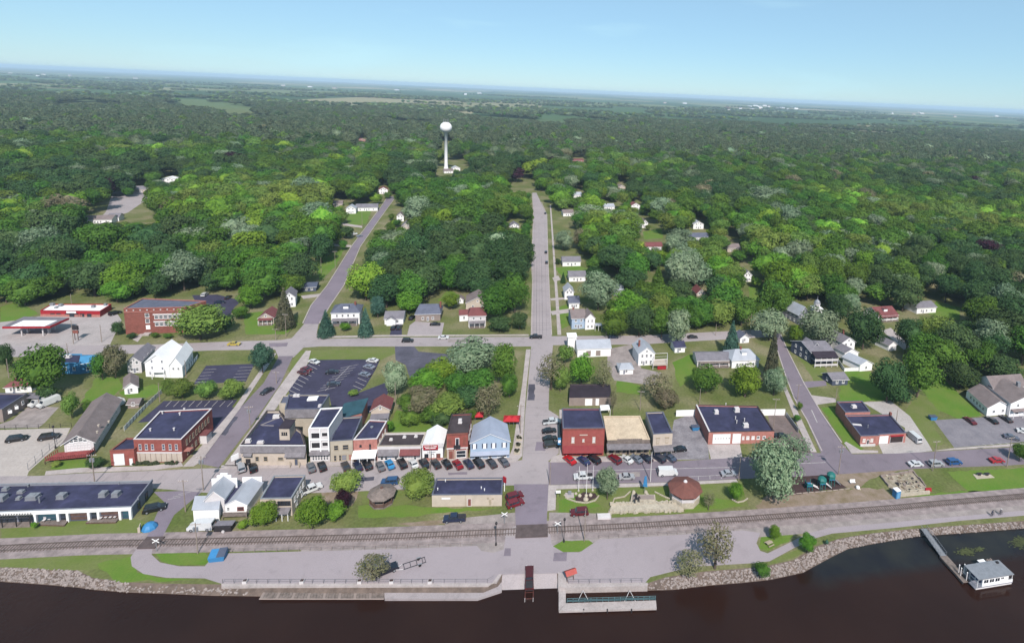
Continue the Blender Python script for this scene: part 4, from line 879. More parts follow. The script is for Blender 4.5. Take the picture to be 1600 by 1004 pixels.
MB().box((*(lerp(a, c[3], .5) + np.array([-.35, 0])), h * .45), (.6, np.linalg.norm(c[3] - a) * .96, .15), 0).build('side_canopy', M_dkmetal, root)
root, c, h = flat_building('tan_roofed_shop', 'low shop with tan gravel roof and boarded wooden false front', (948, 710), (1014, 709), 687, (943, 650), (1000, 649.5), M_tan, M_rooftan, .2, M_rooftan)
a, b = c[0], c[1]; L = np.linalg.norm(b - a); dd = (b - a) / L; nn = np.array([dd[1], -dd[0]]); an = math.atan2(dd[1], dd[0])
for k in range(22):
    t = (k + .5) / 22; m = lerp(a, b, t) + nn * .2; hh = 1.5 if .22 < t < .8 else 1.1
    MB().box((*m, h - 1.1 + hh / 2), (L / 22 - .05, .16, hh), an).build('board', M_wood, root)
awning(root, a - dd * .2, b + dd * .2, h - 1.15, 2.3, .5, M_shing, .25, 'porch_roof', 7, M_wood)
for t in (.1, .25, .4, .6, .75, .9): opening(root, a, b, L * t, 1.3, L * .1, 1.6, M_wood, M_glass)
opening(root, a, b, L * .5, 1.05, 1.0, 2.1, M_wood, M_dkmetal, 'door')
root, c, h = flat_building('cream_shop', 'narrow cream two storey shop with navy roof and wooden porch', (1019, 709), (1049, 707), 678, (1009, 644), (1036, 643), M_cream, M_roofdk, .3, M_roofbl)
a, b = c[0], c[1]; L = np.linalg.norm(b - a)
for t in (.25, .72): opening(root, a, b, L * t, h * .66, .8, 1.7, M_tan, M_cream); MB().box((*(lerp(a, b, t) + np.array([0, -.12])), h * .66 + 1.0), (1.3, .22, .22), 0).build('window_hood', M_tan, root)
awning(root, a, b, h * .42, 2.2, .5, M_shing, .25, 'porch_roof', 4, M_wood); winrow(root, a, b, 3, 1.3, .8, 1.5, M_tan)
root, c, h = flat_building('black_roof_garage', 'grey walled garage with black roof and two white doors behind red store', (889, 634), (955, 633), 621, (891, 600), (953, 600), M_taupe, M_roofbk, .1, M_roofbk)
L = np.linalg.norm(c[1] - c[0]); opening(root, c[0], c[1], L * .46, h * .45, L * .17, h * .8, M_white, M_white, 'garage_door'); opening(root, c[0], c[1], L * .665, h * .45, L * .08, h * .8, M_white, M_white, 'door')
o = thing('back_deck', 'small white roofed porch squeezed behind the red store', 'porch', (*G(946, 652)[:2], 0)); pq = px([(938, 652), (953, 651), (951, 643), (937, 644)]); MB().prism(pq, 2.6, 2.75).build('roof', M_white, o)
for q in pq: MB().box((*q, 1.3), (.14, .14, 2.6)).build('post', M_white, o)
root, c, h = flat_building('brick_garage', 'wide brick garage with navy roof and two white overhead doors', (1106, 694), (1208, 692), 675, (1087, 632), (1184, 634), M_brickpk, M_roofdk, .35, M_roofbr)
a, b = c[0], c[1]; L = np.linalg.norm(b - a)
opening(root, a, b, L * .2, h * .46, L * .27, h * .8, M_offwhite, M_white, 'garage_door'); opening(root, a, b, L * .43, h * .46, L * .13, h * .8, M_offwhite, M_white, 'garage_door')
for k in range(6): opening(root, a, b, L * (.105 + .042 * k) - 0, h * .5, .42, .32, M_offwhite, M_glass, 'door_light').location.y -= .09
for t in (.53, .6, .68, .76, .85): opening(root, a, b, L * t, h * .5, 1.0 if t > .55 else .7, 1.1, M_white, M_offwhite if t < .7 else M_glass)
for x, y, s in ((1119, 645, (1.3, 1.2, 1.0)), (1151, 642, (1.6, 1.4, 1.2)), (1165, 666, (1.6, 1.2, 1.0))): unit(root, G(x, y, h - .3), s, .05, M_offwhite)
for x, y in ((1149, 655), (1151, 661), (1163, 658), (1134, 634)): pipe(root, G(x, y, h - .3), .14, 1.0, M_offwhite)
MB().box((*(lerp(a, c[3], .5) + np.array([.25, 0])), h + .12), (.5, np.linalg.norm(c[3] - a) * .98, .22), math.atan2(*(c[3] - a)[::-1]) - math.pi / 2).build('patched_parapet', M_offwhite, root)
wl = thing('white_yard_wall', 'long white yard wall running behind the brick garage', 'wall', (*G(1140, 650)[:2], 0))
for p0, p1 in (((1056, 650), (1086, 649)), ((1186, 648.5), (1226, 648))):
    q0, q1 = G(*p0)[:2], G(*p1)[:2]; m = (q0 + q1) / 2; MB().box((*m, 1.1), (np.linalg.norm(q1 - q0), .3, 2.2), math.atan2(*(q1 - q0)[::-1])).build('panel', M_white, wl)
wl = thing('retaining_wall', 'grey sheet retaining wall along the brown gravel yard', 'wall', (*G(1238, 662)[:2], 0)); q0, q1 = G(1228, 650)[:2], G(1247, 676)[:2]
for k in range(6):
    s0, s1 = lerp(q0, q1, k / 6), lerp(q0, q1, (k + .93) / 6); m = (s0 + s1) / 2; MB().box((*m, .8), (np.linalg.norm(s1 - s0), .2, 1.6), math.atan2(*(s1 - s0)[::-1])).build('panel', M_steel, wl)

root = thing('fire_station', 'brick fire station with two navy roof blocks and an open engine bay', 'building', (*G(1365, 685)[:2], 0))
h = HT((1345, 696), 681)
fp = [tuple(G(x, y, h)[:2]) for x, y in ((1345, 681), (1374, 680), (1373, 678.5), (1416, 676), (1391, 647), (1320, 648.5))]
flatvol(root, fp, h, M_brickpk, M_roofdk, .3, M_roofbl); h2 = h + .9
fq = [tuple(G(x, y, h2)[:2]) for x, y in ((1321, 644), (1360, 643), (1347, 626), (1307, 627))]
flatvol(root, fq, h2, M_brickpk, M_roofdk, .3, M_roofbl, names=('rear_wall', 'rear_roof', 'rear_coping'))
opening(root, fp[0], fp[1], 1.3, 1.9, .9, 1.1, M_white, M_cream); opening(root, fp[0], fp[1], 4.0, 1.9, .9, 1.1, M_white, M_cream); opening(root, fp[0], fp[1], 2.7, 1.1, .9, 2.1, M_white, M_dkmetal, 'door')
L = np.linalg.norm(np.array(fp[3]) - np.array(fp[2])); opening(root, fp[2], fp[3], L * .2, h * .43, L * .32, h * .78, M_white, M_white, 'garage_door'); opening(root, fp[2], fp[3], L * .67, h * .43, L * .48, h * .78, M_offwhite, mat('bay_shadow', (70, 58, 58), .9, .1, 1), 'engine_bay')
m = lerp(fp[2], fp[3], .67); MB().box((*(m + np.array([0, -.2])), h * .8), (L * .48, .12, .5), math.atan2(*(np.array(fp[3]) - np.array(fp[2]))[::-1])).build('raised_door', M_redp, root)
unit(root, G(1334, 636, h2 - .3), (1.6, 1.2, .7), .1, M_offwhite); pipe(root, G(1356, 668, h - .3), .12, 1.0); MB().box((*G(1338, 663, h - .3)[:2], h - .26), (3.4, 1.0, .06), -.2).build('roof_patch', M_offwhite, root)
MB().box((*(np.array(fp[0]) + np.array([2.6, -.25])), .35), (5.2, .3, .7), math.atan2(*(np.array(fp[1]) - np.array(fp[0]))[::-1])).build('stone_base', M_offwhite, root)
MB().box((*G(1391, 648, h)[:2], h + .5), (.7, .7, 1.0)).build('chimney', M_brick2, root)

root = thing('gabled_restaurant', 'rambling white building with taupe shingle gables beside the grey parking lot', 'building', (*G(1565, 645)[:2], 0))
c = rect((1541, 650), (1576, 647), 12, 14); gablevol(root, c, 3.6, 2.2, 'd', M_white, M_roofbn, .4); winrow(root, c[0], c[1], 2, 1.7, 1.1, 1.2); winrow(root, c[3], c[0], 5, 1.7, 1.2, 1.2)
c = rect((1576, 651), (1625, 647), 12, 10); gablevol(root, c, 5.6, 2.6, 'd', M_white, M_roofbn, .4); winrow(root, c[0], c[1], 3, 4.4, 1.0, 1.2); winrow(root, c[0], c[1], 3, 1.6, 1.5, 1.5); awning(root, lerp(c[0], c[1], .02), lerp(c[0], c[1], .98), 3.1, 1.4, .4, M_roofbn, .15, 'porch_roof', 4)
c2 = rect((1548, 628), (1600, 624), 8, 10); gablevol(root, c2, 6.0, 2.6, 'w', M_white, M_roofbn, .4); opening(root, c2[0], c2[1], 3.2, 5.0, 1.6, .9)
q = G(1590, 606, 7); MB().box((q[0], q[1], 8.0), (1.2, 1.0, 3.0)).build('chimney', M_steel, root)
tk = thing('propane_tank', 'white cylindrical tank standing beside the gabled restaurant', 'tank', G(1514, 622)); MB().lathe((0, 0, 0), [(.9, 0), (1.1, .15), (1.1, 2.2), (.9, 2.6), (.3, 2.8)], 14).build('shell', M_white, tk, local=True); MB().lathe((0, 0, 2.8), [(.3, 0), (.3, .25), (.1, .3)], 8).build('cap', M_steel, tk, local=True)
# ------------------------------------------------------------------ west block
root, c, h = flat_building('brick_block', 'two storey red brick block with wide navy roof and cream shutters along its base', (212, 722), (286, 722), 686, (250, 642), (331, 638), M_brick, M_roofdk, .35, M_offwhite)
a, b = c[0], c[1]; L = np.linalg.norm(b - a); dd = (b - a) / L; nn = np.array([dd[1], -dd[0]]); an = math.atan2(dd[1], dd[0])
for t in (.13, .26, .39, .62, .76, .89): opening(root, a, b, L * t, h * .68, .75, 1.7, M_offwhite, M_dkgrey)
MB().box((*(lerp(a, b, .5) + nn * .08), h * .44), (L, .3, .3), an).build('band', M_offwhite, root)
for k in range(9): m = lerp(a, b, (k + .5) / 9) + nn * .06; MB().box((*m, h * .22), (L / 9 - .12, .12, h * .36), an).build('shutter_panel', M_cream, root)
winrow(root, c[1], c[2], 8, h * .68, .75, 1.7, M_tan); winrow(root, c[1], c[2], 4, h * .24, .9, 1.5, M_tan, None, .1, .6)
m = lerp(c[1], c[2], .62) + np.array([1.0, 0]); MB().box((*m, 1.4), (2.0, 2.6, 2.8)).build('side_porch', M_offwhite, root); MB().box((*m, 2.95), (2.5, 3.0, .25)).build('side_porch_roof', M_roofrd, root)
m = lerp(c[1], c[2], .1) + np.array([.8, 0]); MB().box((*m, 3.0), (1.7, 1.8, .2)).build('side_porch_roof', M_brickpk, root)
for x, y in ((254, 646), (281, 648), (288, 641), (235, 673), (272, 672)): pipe(root, G(x, y, h - .35), .2, .7, M_offwhite)
q, h5 = corners((174, 728), (211.5, 726), 704, (198, 684), (232, 684)); q[1] = q[1] - dd * .02
flatvol(root, [tuple(p) for p in q], h5, M_brick, M_roofdk, .3, M_brick2, names=('garage_wall', 'garage_roof', 'garage_coping'))
L5 = np.linalg.norm(q[1] - q[0]); opening(root, q[0], q[1], L5 * .36, h5 * .42, L5 * .45, h5 * .75, M_offwhite, M_white, 'garage_door'); opening(root, q[0], q[1], L5 * .85, 1.1, .9, 2.1, M_offwhite, M_white, 'door')
for k in range(3):
    p = lerp(a, b, (.14, .4, .8)[k]) + nn * 1.0; s = thing('planter_hedge', '%s clipped dark shrub row at the foot of the brick block' % ('first', 'second', 'long third')[k], 'shrub', (*p, 0), group='shrubs before the brick block')
    f = MB()
    for j in range(26): f.box((R.uniform(-1.6, 1.6), R.uniform(-.35, .35), .12 + R.uniform(.1, .75)), (.5, .4, .35), R.uniform(0, 3))
    f.build('foliage', mat('hedge_leaf', (74, 84, 58), .9, .3, 2.0), s, local=True); MB().bar((0, 0, 0), (0, 0, .4), .06).build('stem', M_woodbr, s, local=True)

root = thing('chalet_hall', 'chalet with long brown shingle roof, glazed gable and red deck', 'building', (*G(140, 690)[:2], 0))
c = rect((102, 712), (148, 708), 24, -13); gablevol(root, c, 4.2, 2.3, 'd', M_offwhite, M_roofbn, .7)
L = np.linalg.norm(c[1] - c[0]); a, b = c[0], c[1]
for t, w0, z, hh in ((.27, 1.1, 4.4, .9), (.42, 1.2, 4.8, 1.3), (.58, 1.2, 4.8, 1.3), (.73, 1.1, 4.4, .9)): opening(root, a, b, L * t, z, w0, hh, M_white, M_glass)
for k in range(7): opening(root, a, b, L * (.16 + .115 * k), 2.5, .7, 1.8, M_white, M_offwhite)
winrow(root, c[1], c[2], 5, 2.0, 1.0, 1.2); dq = [tuple(p) for p in (a + np.array([-2.4, -3.6]), b + np.array([.2, -3.0]), b + np.array([.2, -.02]), a + np.array([-1.6, .0]))]
M_deck = mat('red_stained_deck', (170, 84, 84), .8, .2, 1); MB().prism(dq, 1.0, 1.2).build('deck', M_deck, root)
for k in range(3):
    p0, p1 = np.array(dq[(0, 1, 3)[k]]), np.array(dq[(1, 2, 0)[k]]); n = max(4, int(np.linalg.norm(p1 - p0) / .5))
    MB().bar((*p0, 2.15), (*p1, 2.15), .07, 4).build('handrail', M_deck, root)
    for j in range(n): q = lerp(p0, p1, (j + .5) / n); MB().box((*q, 1.65), (.14, .1, 1.0)).build('baluster', M_deck, root)
for p in dq: MB().box((*p, .5), (.16, .16, 1.0)).build('deck_post', M_woodbr, root)
for x, y in ((154, 666), (170, 660), (152, 676)): pipe(root, G(x, y, 5.3), .2, .5, M_cream)

root = thing('taupe_store', 'taupe low building with navy roof cut by the picture edge, carport beside', 'building', (*G(0, 640)[:2], 0))
h = 4.4; q = [tuple(G(x, y, h)[:2]) for x, y in ((-70, 640), (3, 639), (43, 614), (-30, 614))]; flatvol(root, q, h, M_taupe, M_roofdk, .3, M_roofbl)
cp = [tuple(G(x, y, 3)[:2]) for x, y in ((38, 622), (60, 622), (66, 614), (46, 613))]; MB().prism(cp, 2.9, 3.1).build('carport_roof', M_roofgy, root)
for p in cp: MB().box((*p, 1.45), (.2, .2, 2.9)).build('carport_post', M_taupe, root)
for t in (.25, .5): m = lerp(q[1], q[2], t) + np.array([.4, -.2]); MB().box((*m, 2.2), (.8, .6, .8), .6).build('wall_unit', M_white, root)
winrow(root, q[1], q[2], 3, 2.4, .8, 1.2)
house('red_roof_cottage', 'cottage with faded red roof and white wall at the west side', (9, 615), (50, 612), 7, 2.6, 1.9, 'w', M_white, M_roofrd, (3, 0), hip=.25)

root = thing('blue_house', 'bright blue house with flat navy roof beside leafy trees', 'house', (*G(120, 580)[:2], 0))
c, h = corners((93, 584), (127, 584), 567, (97, 553), (128, 553)); flatvol(root, [tuple(p) for p in c], h, M_bluewall, M_roofdk, .3, M_bluewall)
c4, h4 = corners((127.3, 584), (150, 580), 566, (129, 553), (152, 552)); c4[0] = c[1] + np.array([.02, 0]); c4[3] = c[2] + np.array([.02, 0]); gablevol(root, c4, h - .3, 1.2, 'w', M_bluewall, M_bluewall, .15)
winrow(root, c[0], c[1], 2, h * .5, 1.0, 1.3); winrow(root, c4[0], c4[1], 1, h * .4, 1.0, 1.3); unit(root, G(106, 558, h - .3), (2.0, 1.2, .8), 0, M_offwhite)
house('grey_cottage', 'small grey roofed white house left of the double gabled house', (200, 583), (222, 582), 12, 4.6, 1.8, 'd', M_offwhite, M_roofgy, (2, 0), skew=-8, side=[('R', 3)])
root = thing('double_gable_house', 'large bright white house with two front gables and white roof', 'house', (*G(262, 580)[:2], 0))
c = rect((228, 588), (266, 590), 13, -18); gablevol(root, c, 5.6, 3.2, 'd', M_white, M_roofwh, .3)
for t, z in ((.3, 6.2), (.72, 6.2), (.3, 3.6), (.72, 3.6), (.2, 1.5)): opening(root, c[0], c[1], np.linalg.norm(c[1] - c[0]) * t, z, .8, 1.1, M_white, M_dkgrey)
c = rect((266.3, 590), (286, 590), 14, -18); gablevol(root, c, 5.0, 3.0, 'd', M_white, M_roofwh, .3); winrow(root, c[0], c[1], 2, 3.6, .7, .9); winrow(root, c[1], c[2], 5, 2.4, .9, 1.2)
q = px([(238, 592), (257, 592), (260, 584), (244, 584)]); MB().prism(q, 2.5, 2.7).build('balcony', M_white, root)
for p in q: MB().box((*p, 1.25), (.16, .16, 2.5)).build('balcony_post', M_white, root)
for i in range(2): MB().bar((*q[i], 3.6), (*q[i + 1], 3.6), .06, 4).bar((*q[i], 3.1), (*q[i + 1], 3.1), .05, 4).build('balcony_rail', M_white, root)
house('white_garage', 'small white garage with grey brown roof on the green lawn', (195, 616), (216, 614), 8.5, 2.7, 1.5, 'd', M_white, M_roofbn, (1, 0), skew=-22, side=[('R', 2)], cat='garage')
house('garden_shed', 'tiny brown roofed shed beside the white picket fence', (200, 638), (217, 637), 3.0, 1.8, 1.0, 'w', M_taupe, M_roofbn, (1, 0), cat='shed', door=False)

# filling station
root = thing('fuel_canopy', 'wide flat fuel station canopy with red edge on slim columns', 'canopy', (*G(55, 512)[:2], 0)); hc = 5.0
q = [tuple(G(x, y, hc)[:2]) for x, y in ((3, 510), (78, 509), (108, 496), (37, 494))]; MB().prism(q, hc - .9, hc - .1).build('fascia', M_redp, root); MB().prism(inset(ccw(q), .25), hc - .2, hc + .02).build('roof', M_roofgy, root)
for k in range(6): p0 = lerp(lerp(q[0], q[1], .24 + .12 * k), lerp(q[3], q[2], .24 + .12 * k), .3); MB().box((*p0, hc + .06), (2.2, 6.0, .06), 0).build('roof_panel', M_white, root)
for t in (.3, .75):
    for s in (.2, .8): p0 = lerp(lerp(q[0], q[1], t), lerp(q[3], q[2], t), s); MB().box((*p0, (hc - .9) / 2), (.4, .4, hc - .9)).build('column', M_offwhite, root)
for i, t in enumerate((.3, .75)):
    p0 = lerp(lerp(q[0], q[1], t), lerp(q[3], q[2], t), .5); f = thing('fuel_pump', ('fuel pump under the west end of the canopy', 'fuel pump under the east end of the canopy')[i], 'pump', (*p0, 0), group='fuel pumps'); MB().box((0, 0, .1), (1.4, 2.4, .2)).build('island', M_walk, f, local=True); MB().box((0, 0, 1.1), (.6, 1.0, 1.8)).build('cabinet', M_offwhite, f, local=True); MB().box((0, 0, 2.05), (.66, 1.06, .12)).build('cap', M_redp, f, local=True)
root, c, h = flat_building('red_store', 'long white roofed store with red fascia behind the fuel canopy', (64, 494), (157, 495), 485, (80, 475), (174, 475), M_redp, M_roofwh, .3, M_redp)
a, b = c[0], c[1]; L = np.linalg.norm(b - a); MB().box((*(lerp(a, b, .5) + np.array([0, -.1])), h * .2), (L, .2, h * .4), math.atan2(*(b - a)[::-1])).build('lower_wall', M_brickpk, root)
MB().box((*(lerp(a, b, .52) + np.array([0, -.15])), h * .8), (L * .16, .15, .9), math.atan2(*(b - a)[::-1])).build('sign_board', M_white, root)
for t in (.2, .3, .45, .6, .7, .82): opening(root, a, b - np.array([0, .2]), L * t, h * .28, 1.8, 1.6, M_dkmetal)
opening(root, a, b, L * .53, h * .26, 1.8, 2.2, M_dkmetal, M_glass, 'door').location.y -= .25
for x, y, s in ((82, 477, (1.6, 1.2, 1)), (95, 478, (1.4, 1.2, .9)), (146, 480, (1.3, 1.1, .9)), (165, 477, (1, 1, .8)), (88, 481, (1, 1, .6))): unit(root, G(x, y, h - .3), s)
root, c, h = flat_building('brick_school', 'broad two storey brick school with blue grey roof and white stair windows', (197, 522), (292, 519), 482, (223, 466), (322, 470), M_brick2, M_roofbl, .3, M_brickpk)
a, b = c[0], c[1]; L = np.linalg.norm(b - a); an = math.atan2(*(b - a)[::-1])
for z in (.26, .5, .72): opening(root, a, b, L * .37, h * z if z < .7 else h * .72, 1.6, 1.7, M_white, M_glass if z > .3 else M_white)
for z in (.36, .64):
    for k in range(6): opening(root, a, b, L * (.52 + .075 * k), h * z, 1.5, 1.5, M_white, M_glass)
    MB().box((*(lerp(a, b, .72) + np.array([0, -.15])), h * z + 1.2), (L * .5, .3, .5), an).build('window_band', M_offwhite, root)
MB().box((*(lerp(a, b, .5) + np.array([0, -.12])), h * .86), (L, .25, .25), an).build('band', M_brickpk, root)
for k in range(9): MB().box((*(lerp(a, b, .05 + .11 * k) + np.array([0, -.1])), h * .93), (.5, .2, .4), an).build('crest_block', M_offwhite, root)
MB().box((*(lerp(a, b, .37) + np.array([0, -1.2])), .3), (2.6, 2.4, .6), an).build('front_steps', M_walk, root)
sheet('path', [(207, 530), (221, 520), (226, 520), (215, 534)], Z2 + .002, M_walk)
root, c = house('little_red_house', 'little red roofed house with maroon porch beside the tall dark conifer', (404, 507), (428, 506), 8, 3.2, 2.2, 'd', M_cream, M_roofrd, (2, 0), porch=(1.6, M_roofrd))
house('white_farmhouse', 'white house with grey roof and side porch on the uphill street', (444, 480), (462, 479), 9, 5.2, 2.2, 'd', M_white, M_roofgy, (2, 0), side=[('R', 3)], skew=-8)
house('navy_garage', 'dark blue grey garage beside the uphill street', (472, 456), (494, 455), 7, 2.6, 1.4, 'w', M_dkgrey, M_dkgrey, (2, 0), cat='garage', door=False)
house('hip_roof_house', 'big white house with dark hipped roof and full porch between two spruces', (518, 507), (562, 506), 9.5, 5.8, 2.4, 'w', M_white, M_roofbl, (4, 0), hip=.28, porch=(2.2, M_shing), chim=.8, dormer=True, skew=-5)
root, c = house('grey_bungalow', 'small white bungalow with grey roof and gabled porch', (601, 507), (630, 506), 8, 3.0, 2.0, 'w', M_white, M_roofgy, (2, 0)); c = rect((604, 509), (618, 508.5), 2.2); gablevol(root, c, 2.8, 1.1, 'd', M_white, M_roofgy, .3)
root, c = house('blue_roof_house', 'brown brick house with dark blue grey roof and arched windows', (649, 502), (688, 501), 9, 3.8, 3.0, 'w', M_taupe, M_roofbl, (2, 0), hip=.12, chim=.97, dormer=False); 
root, c = house('red_roof_house', 'tall white house with red roof, low wing and front porch', (732, 511), (759, 510), 9, 5.6, 2.2, 'w', M_offwhite, M_roofrd, (2, 0), porch=(2.0, M_shing), hip=.12)
c = rect((718, 502), (732, 501), 5.5); gablevol(root, c, 3.2, 1.5, 'w', M_white, M_roofrd, .3); winrow(root, c[0], c[1], 1, 1.7)
house('brown_gable_house', 'house with wide brown gable roof behind the red roofed house', (728, 483), (764, 482), 11, 3.4, 2.8, 'd', M_cream, M_roofbn, (2, 0), door=False)
house('white_playhouse', 'tiny white garden house with brown roof among shrubs', (714, 474), (724, 474), 3, 2.2, 1.4, 'd', M_white, M_roofbn, (1, 0), cat='shed')
# above the garages, east of the middle street
root = thing('white_hall', 'white hall with pale metal roof and square tower by the upper street', 'building', (*G(925, 550)[:2], 0))
c = rect((902, 558), (954, 556), 8.5); gablevol(root, c, 3.8, 2.0, 'w', M_white, M_roofmt, .3)
for t in (.33, .62): opening(root, c[0], c[1], np.linalg.norm(c[1] - c[0]) * t, 1.6, 2.2, 2.6, M_white, M_taupe, 'garage_door')
tq = rect((887, 548), (900, 547.5), 3.6); MB().prism([tuple(p) for p in tq], 0, 6.2).build('tower', M_white, root); MB().prism(inset(ccw([tuple(p) for p in tq]), -.3), 6.21, 6.5).build('tower_cornice', M_white, root)
root, c = house('white_gable_house', 'tall white house with grey gable roof and rear sunroom', (997, 571), (1022, 570), 9, 5.4, 2.6, 'd', M_white, M_roofmt, (3, 0), skew=-3, side=[('R', 3)], chim=.2)
dq = px([(1020, 577), (1042, 576), (1042, 566), (1022, 567)]); dk = thing('raised_deck', 'raised cream deck with pergola posts and red panel beside white house', 'deck', (*G(1032, 574)[:2], 0)); MB().prism(dq, 1.6, 1.8).build('floor', M_cream, dk)
for p in dq: MB().box((*p, 2.1), (.18, .18, 4.2)).build('post', M_offwhite, dk)
for i in range(4): MB().bar((*dq[i], 4.2), (*dq[(i + 1) % 4], 4.2), .1, 4).bar((*dq[i], 2.7), (*dq[(i + 1) % 4], 2.7), .06, 4).build('rail', M_offwhite, dk)
MB().box((*(lerp(dq[0], dq[1], .62) + np.array([0, -.3])), .75), (3.6, .2, 1.4), .05).build('skirt_panel', M_redp, dk)
house('white_shed', 'small white shed with pale roof on the gravel yard', (968, 585), (989, 584), 5, 2.4, 1.2, 'w', M_white, M_roofmt, (1, 0), hip=.2, cat='shed')
house('navy_roof_shed', 'white shed with navy roof beside the upper street', (1054, 551), (1070, 550), 5.5, 2.6, 1.5, 'w', M_white, M_roofdk, (1, 0), cat='shed')
house('ranch_house', 'long low house with pale grey roof behind the round green trees', (1089, 573), (1140, 572), 8, 2.9, 1.6, 'w', M_offwhite, M_roofgy, (5, 0), skew=3, porch=(1.5, M_wood))
house('hip_cottage', 'white cottage with pale grey hipped roof, dormer and chimney', (1143, 575), (1185, 573), 9, 3.6, 2.6, 'w', M_white, M_roofmt, (4, 0), hip=.25, dormer=True, chim=.45)
house('small_white_garage', 'small white gabled garage behind the grey hipped cottage', (1156, 536), (1170, 535), 5, 2.6, 1.6, 'd', M_white, M_roofbl, (1, 0), cat='garage')
root, c = house('porch_house', 'dark grey house with two level white porch facing the river', (1266, 568), (1302, 567), 12, 5.2, 2.4, 'w', M_dkgrey, M_roofgy, (3, 0), skew=-16, door=False, side=[('L', 3)])
a, b = c[0], c[1]; awning(root, a, b, 5.6, 3.6, 1.2, M_roofbk, .2, 'porch_roof', 5); L = np.linalg.norm(b - a); dd = (b - a) / L; nn = np.array([dd[1], -dd[0]]); an = math.atan2(dd[1], dd[0])
for z in (1.0, 3.2): MB().box((*(lerp(a, b, .5) + nn * 3.3), z), (L, .12, .9), an).build('porch_rail', M_offwhite, root)
MB().box((*(lerp(a, b, .5) + nn * 1.8), 2.7), (L, 3.4, .2), an).build('porch_floor', M_greywall, root)
c = rect((1266, 562), (1280, 561.5), 6, -16); gablevol(root, c, 5.4, 2.4, 'd', M_dkgrey, M_roofgy, .3); opening(root, c[0], c[1], 2.2, 6.0, 1.0, 1.0)
root, c = house('white_wing_house', 'white house with stepped grey gables and chimney east of porch house', (1314, 552), (1334, 551), 12, 5.4, 2.2, 'd', M_white, M_roofgy, (2, 0), skew=-16, side=[('L', 3)], chim=.9)
c = rect((1319, 562), (1340, 561), 5.5, -16); gablevol(root, c, 3.4, 1.7, 'd', M_white, M_roofgy, .3); winrow(root, c[0], c[1], 2, 1.8, .9, 1.2)
house('white_barn_garage', 'white garage with pale roof beside the small boat yard', (1343, 580), (1362, 578), 8, 3.2, 1.6, 'd', M_white, M_roofmt, (1, 0), skew=-18, cat='garage', door=False)
fn = thing('board_fence', 'low white board fence round the yard of the white wing house', 'fence', (*G(1330, 580)[:2], 0)); fp2 = px([(1303, 556), (1319, 580), (1343, 579)])
for i in range(2):
    n = 10
    for j in range(n):
        p0, p1 = lerp(fp2[i], fp2[i + 1], j / n), lerp(fp2[i], fp2[i + 1], (j + .92) / n); m = (p0 + p1) / 2; MB().box((*m, .75), (np.linalg.norm(p1 - p0), .08, 1.5), math.atan2(*(p1 - p0)[::-1])).build('board', M_white, fn)
house('grey_shed', 'blue grey garden shed with two white windows on the lawn', (1300, 602), (1324, 601), 5.5, 2.6, 1.6, 'w', M_dkgrey, M_roofgy, (2, 0), skew=-14, cat='shed', door=False, side=[('L', 1)])
root, c = house('steeple_church', 'church with grey roof and white cupola steeple among the trees', (1247, 507), (1262, 506), 14, 5.4, 4.0, 'd', M_greywall, M_roofmt, (2, 0), skew=-12, side=[('L', 4)], cat='church')
q = G(1273, 508); MB().box((q[0], q[1], 4.6), (4.2, 4.2, 9.2)).build('tower', M_white, root); MB().box((q[0], q[1], 9.35), (4.8, 4.8, .3)).build('tower_cornice', M_white, root)
MB().lathe((q[0], q[1], 9.5), [(1.5, 0), (1.5, 1.9), (1.7, 2.0), (1.7, 2.2)], 8).build('lantern', M_offwhite, root); MB().lathe((q[0], q[1], 11.7), [(1.6, 0), (1.35, .8), (.7, 1.5), (.15, 1.9), (.06, 3.6)], 10).build('cupola', M_steel, root)
for k in range(8): an = k * math.pi / 4; opening(root, (q[0] + 1.5 * math.cos(an) - .5 * math.sin(an), q[1] + 1.5 * math.sin(an) + .5 * math.cos(an)), (q[0] + 1.5 * math.cos(an) + .5 * math.sin(an), q[1] + 1.5 * math.sin(an) - .5 * math.cos(an)), .5, 10.5, .5, 1.3, M_white, M_dkgrey, 'louvre')
house('red_dormer_house', 'cottage with dark red roof and cream dormer near the east wood', (1372, 502), (1402, 500), 9, 3.2, 3.0, 'w', M_white, M_roofrd, (3, 0), dormer=True, skew=-12, porch=(1.4, M_roofrd))
house('half_hidden_garage', 'white gabled garage half hidden by the big dark tree', (1388, 548), (1400, 547), 7, 3.0, 1.6, 'd', M_white, M_roofgy, (1, 0), skew=-14, cat='garage')
house('grey_villa', 'white house with pale grey roof at the edge of the east wood', (1432, 490), (1462, 488), 8, 3.4, 2.0, 'w', M_white, M_roofgy, (3, 0), skew=-8)
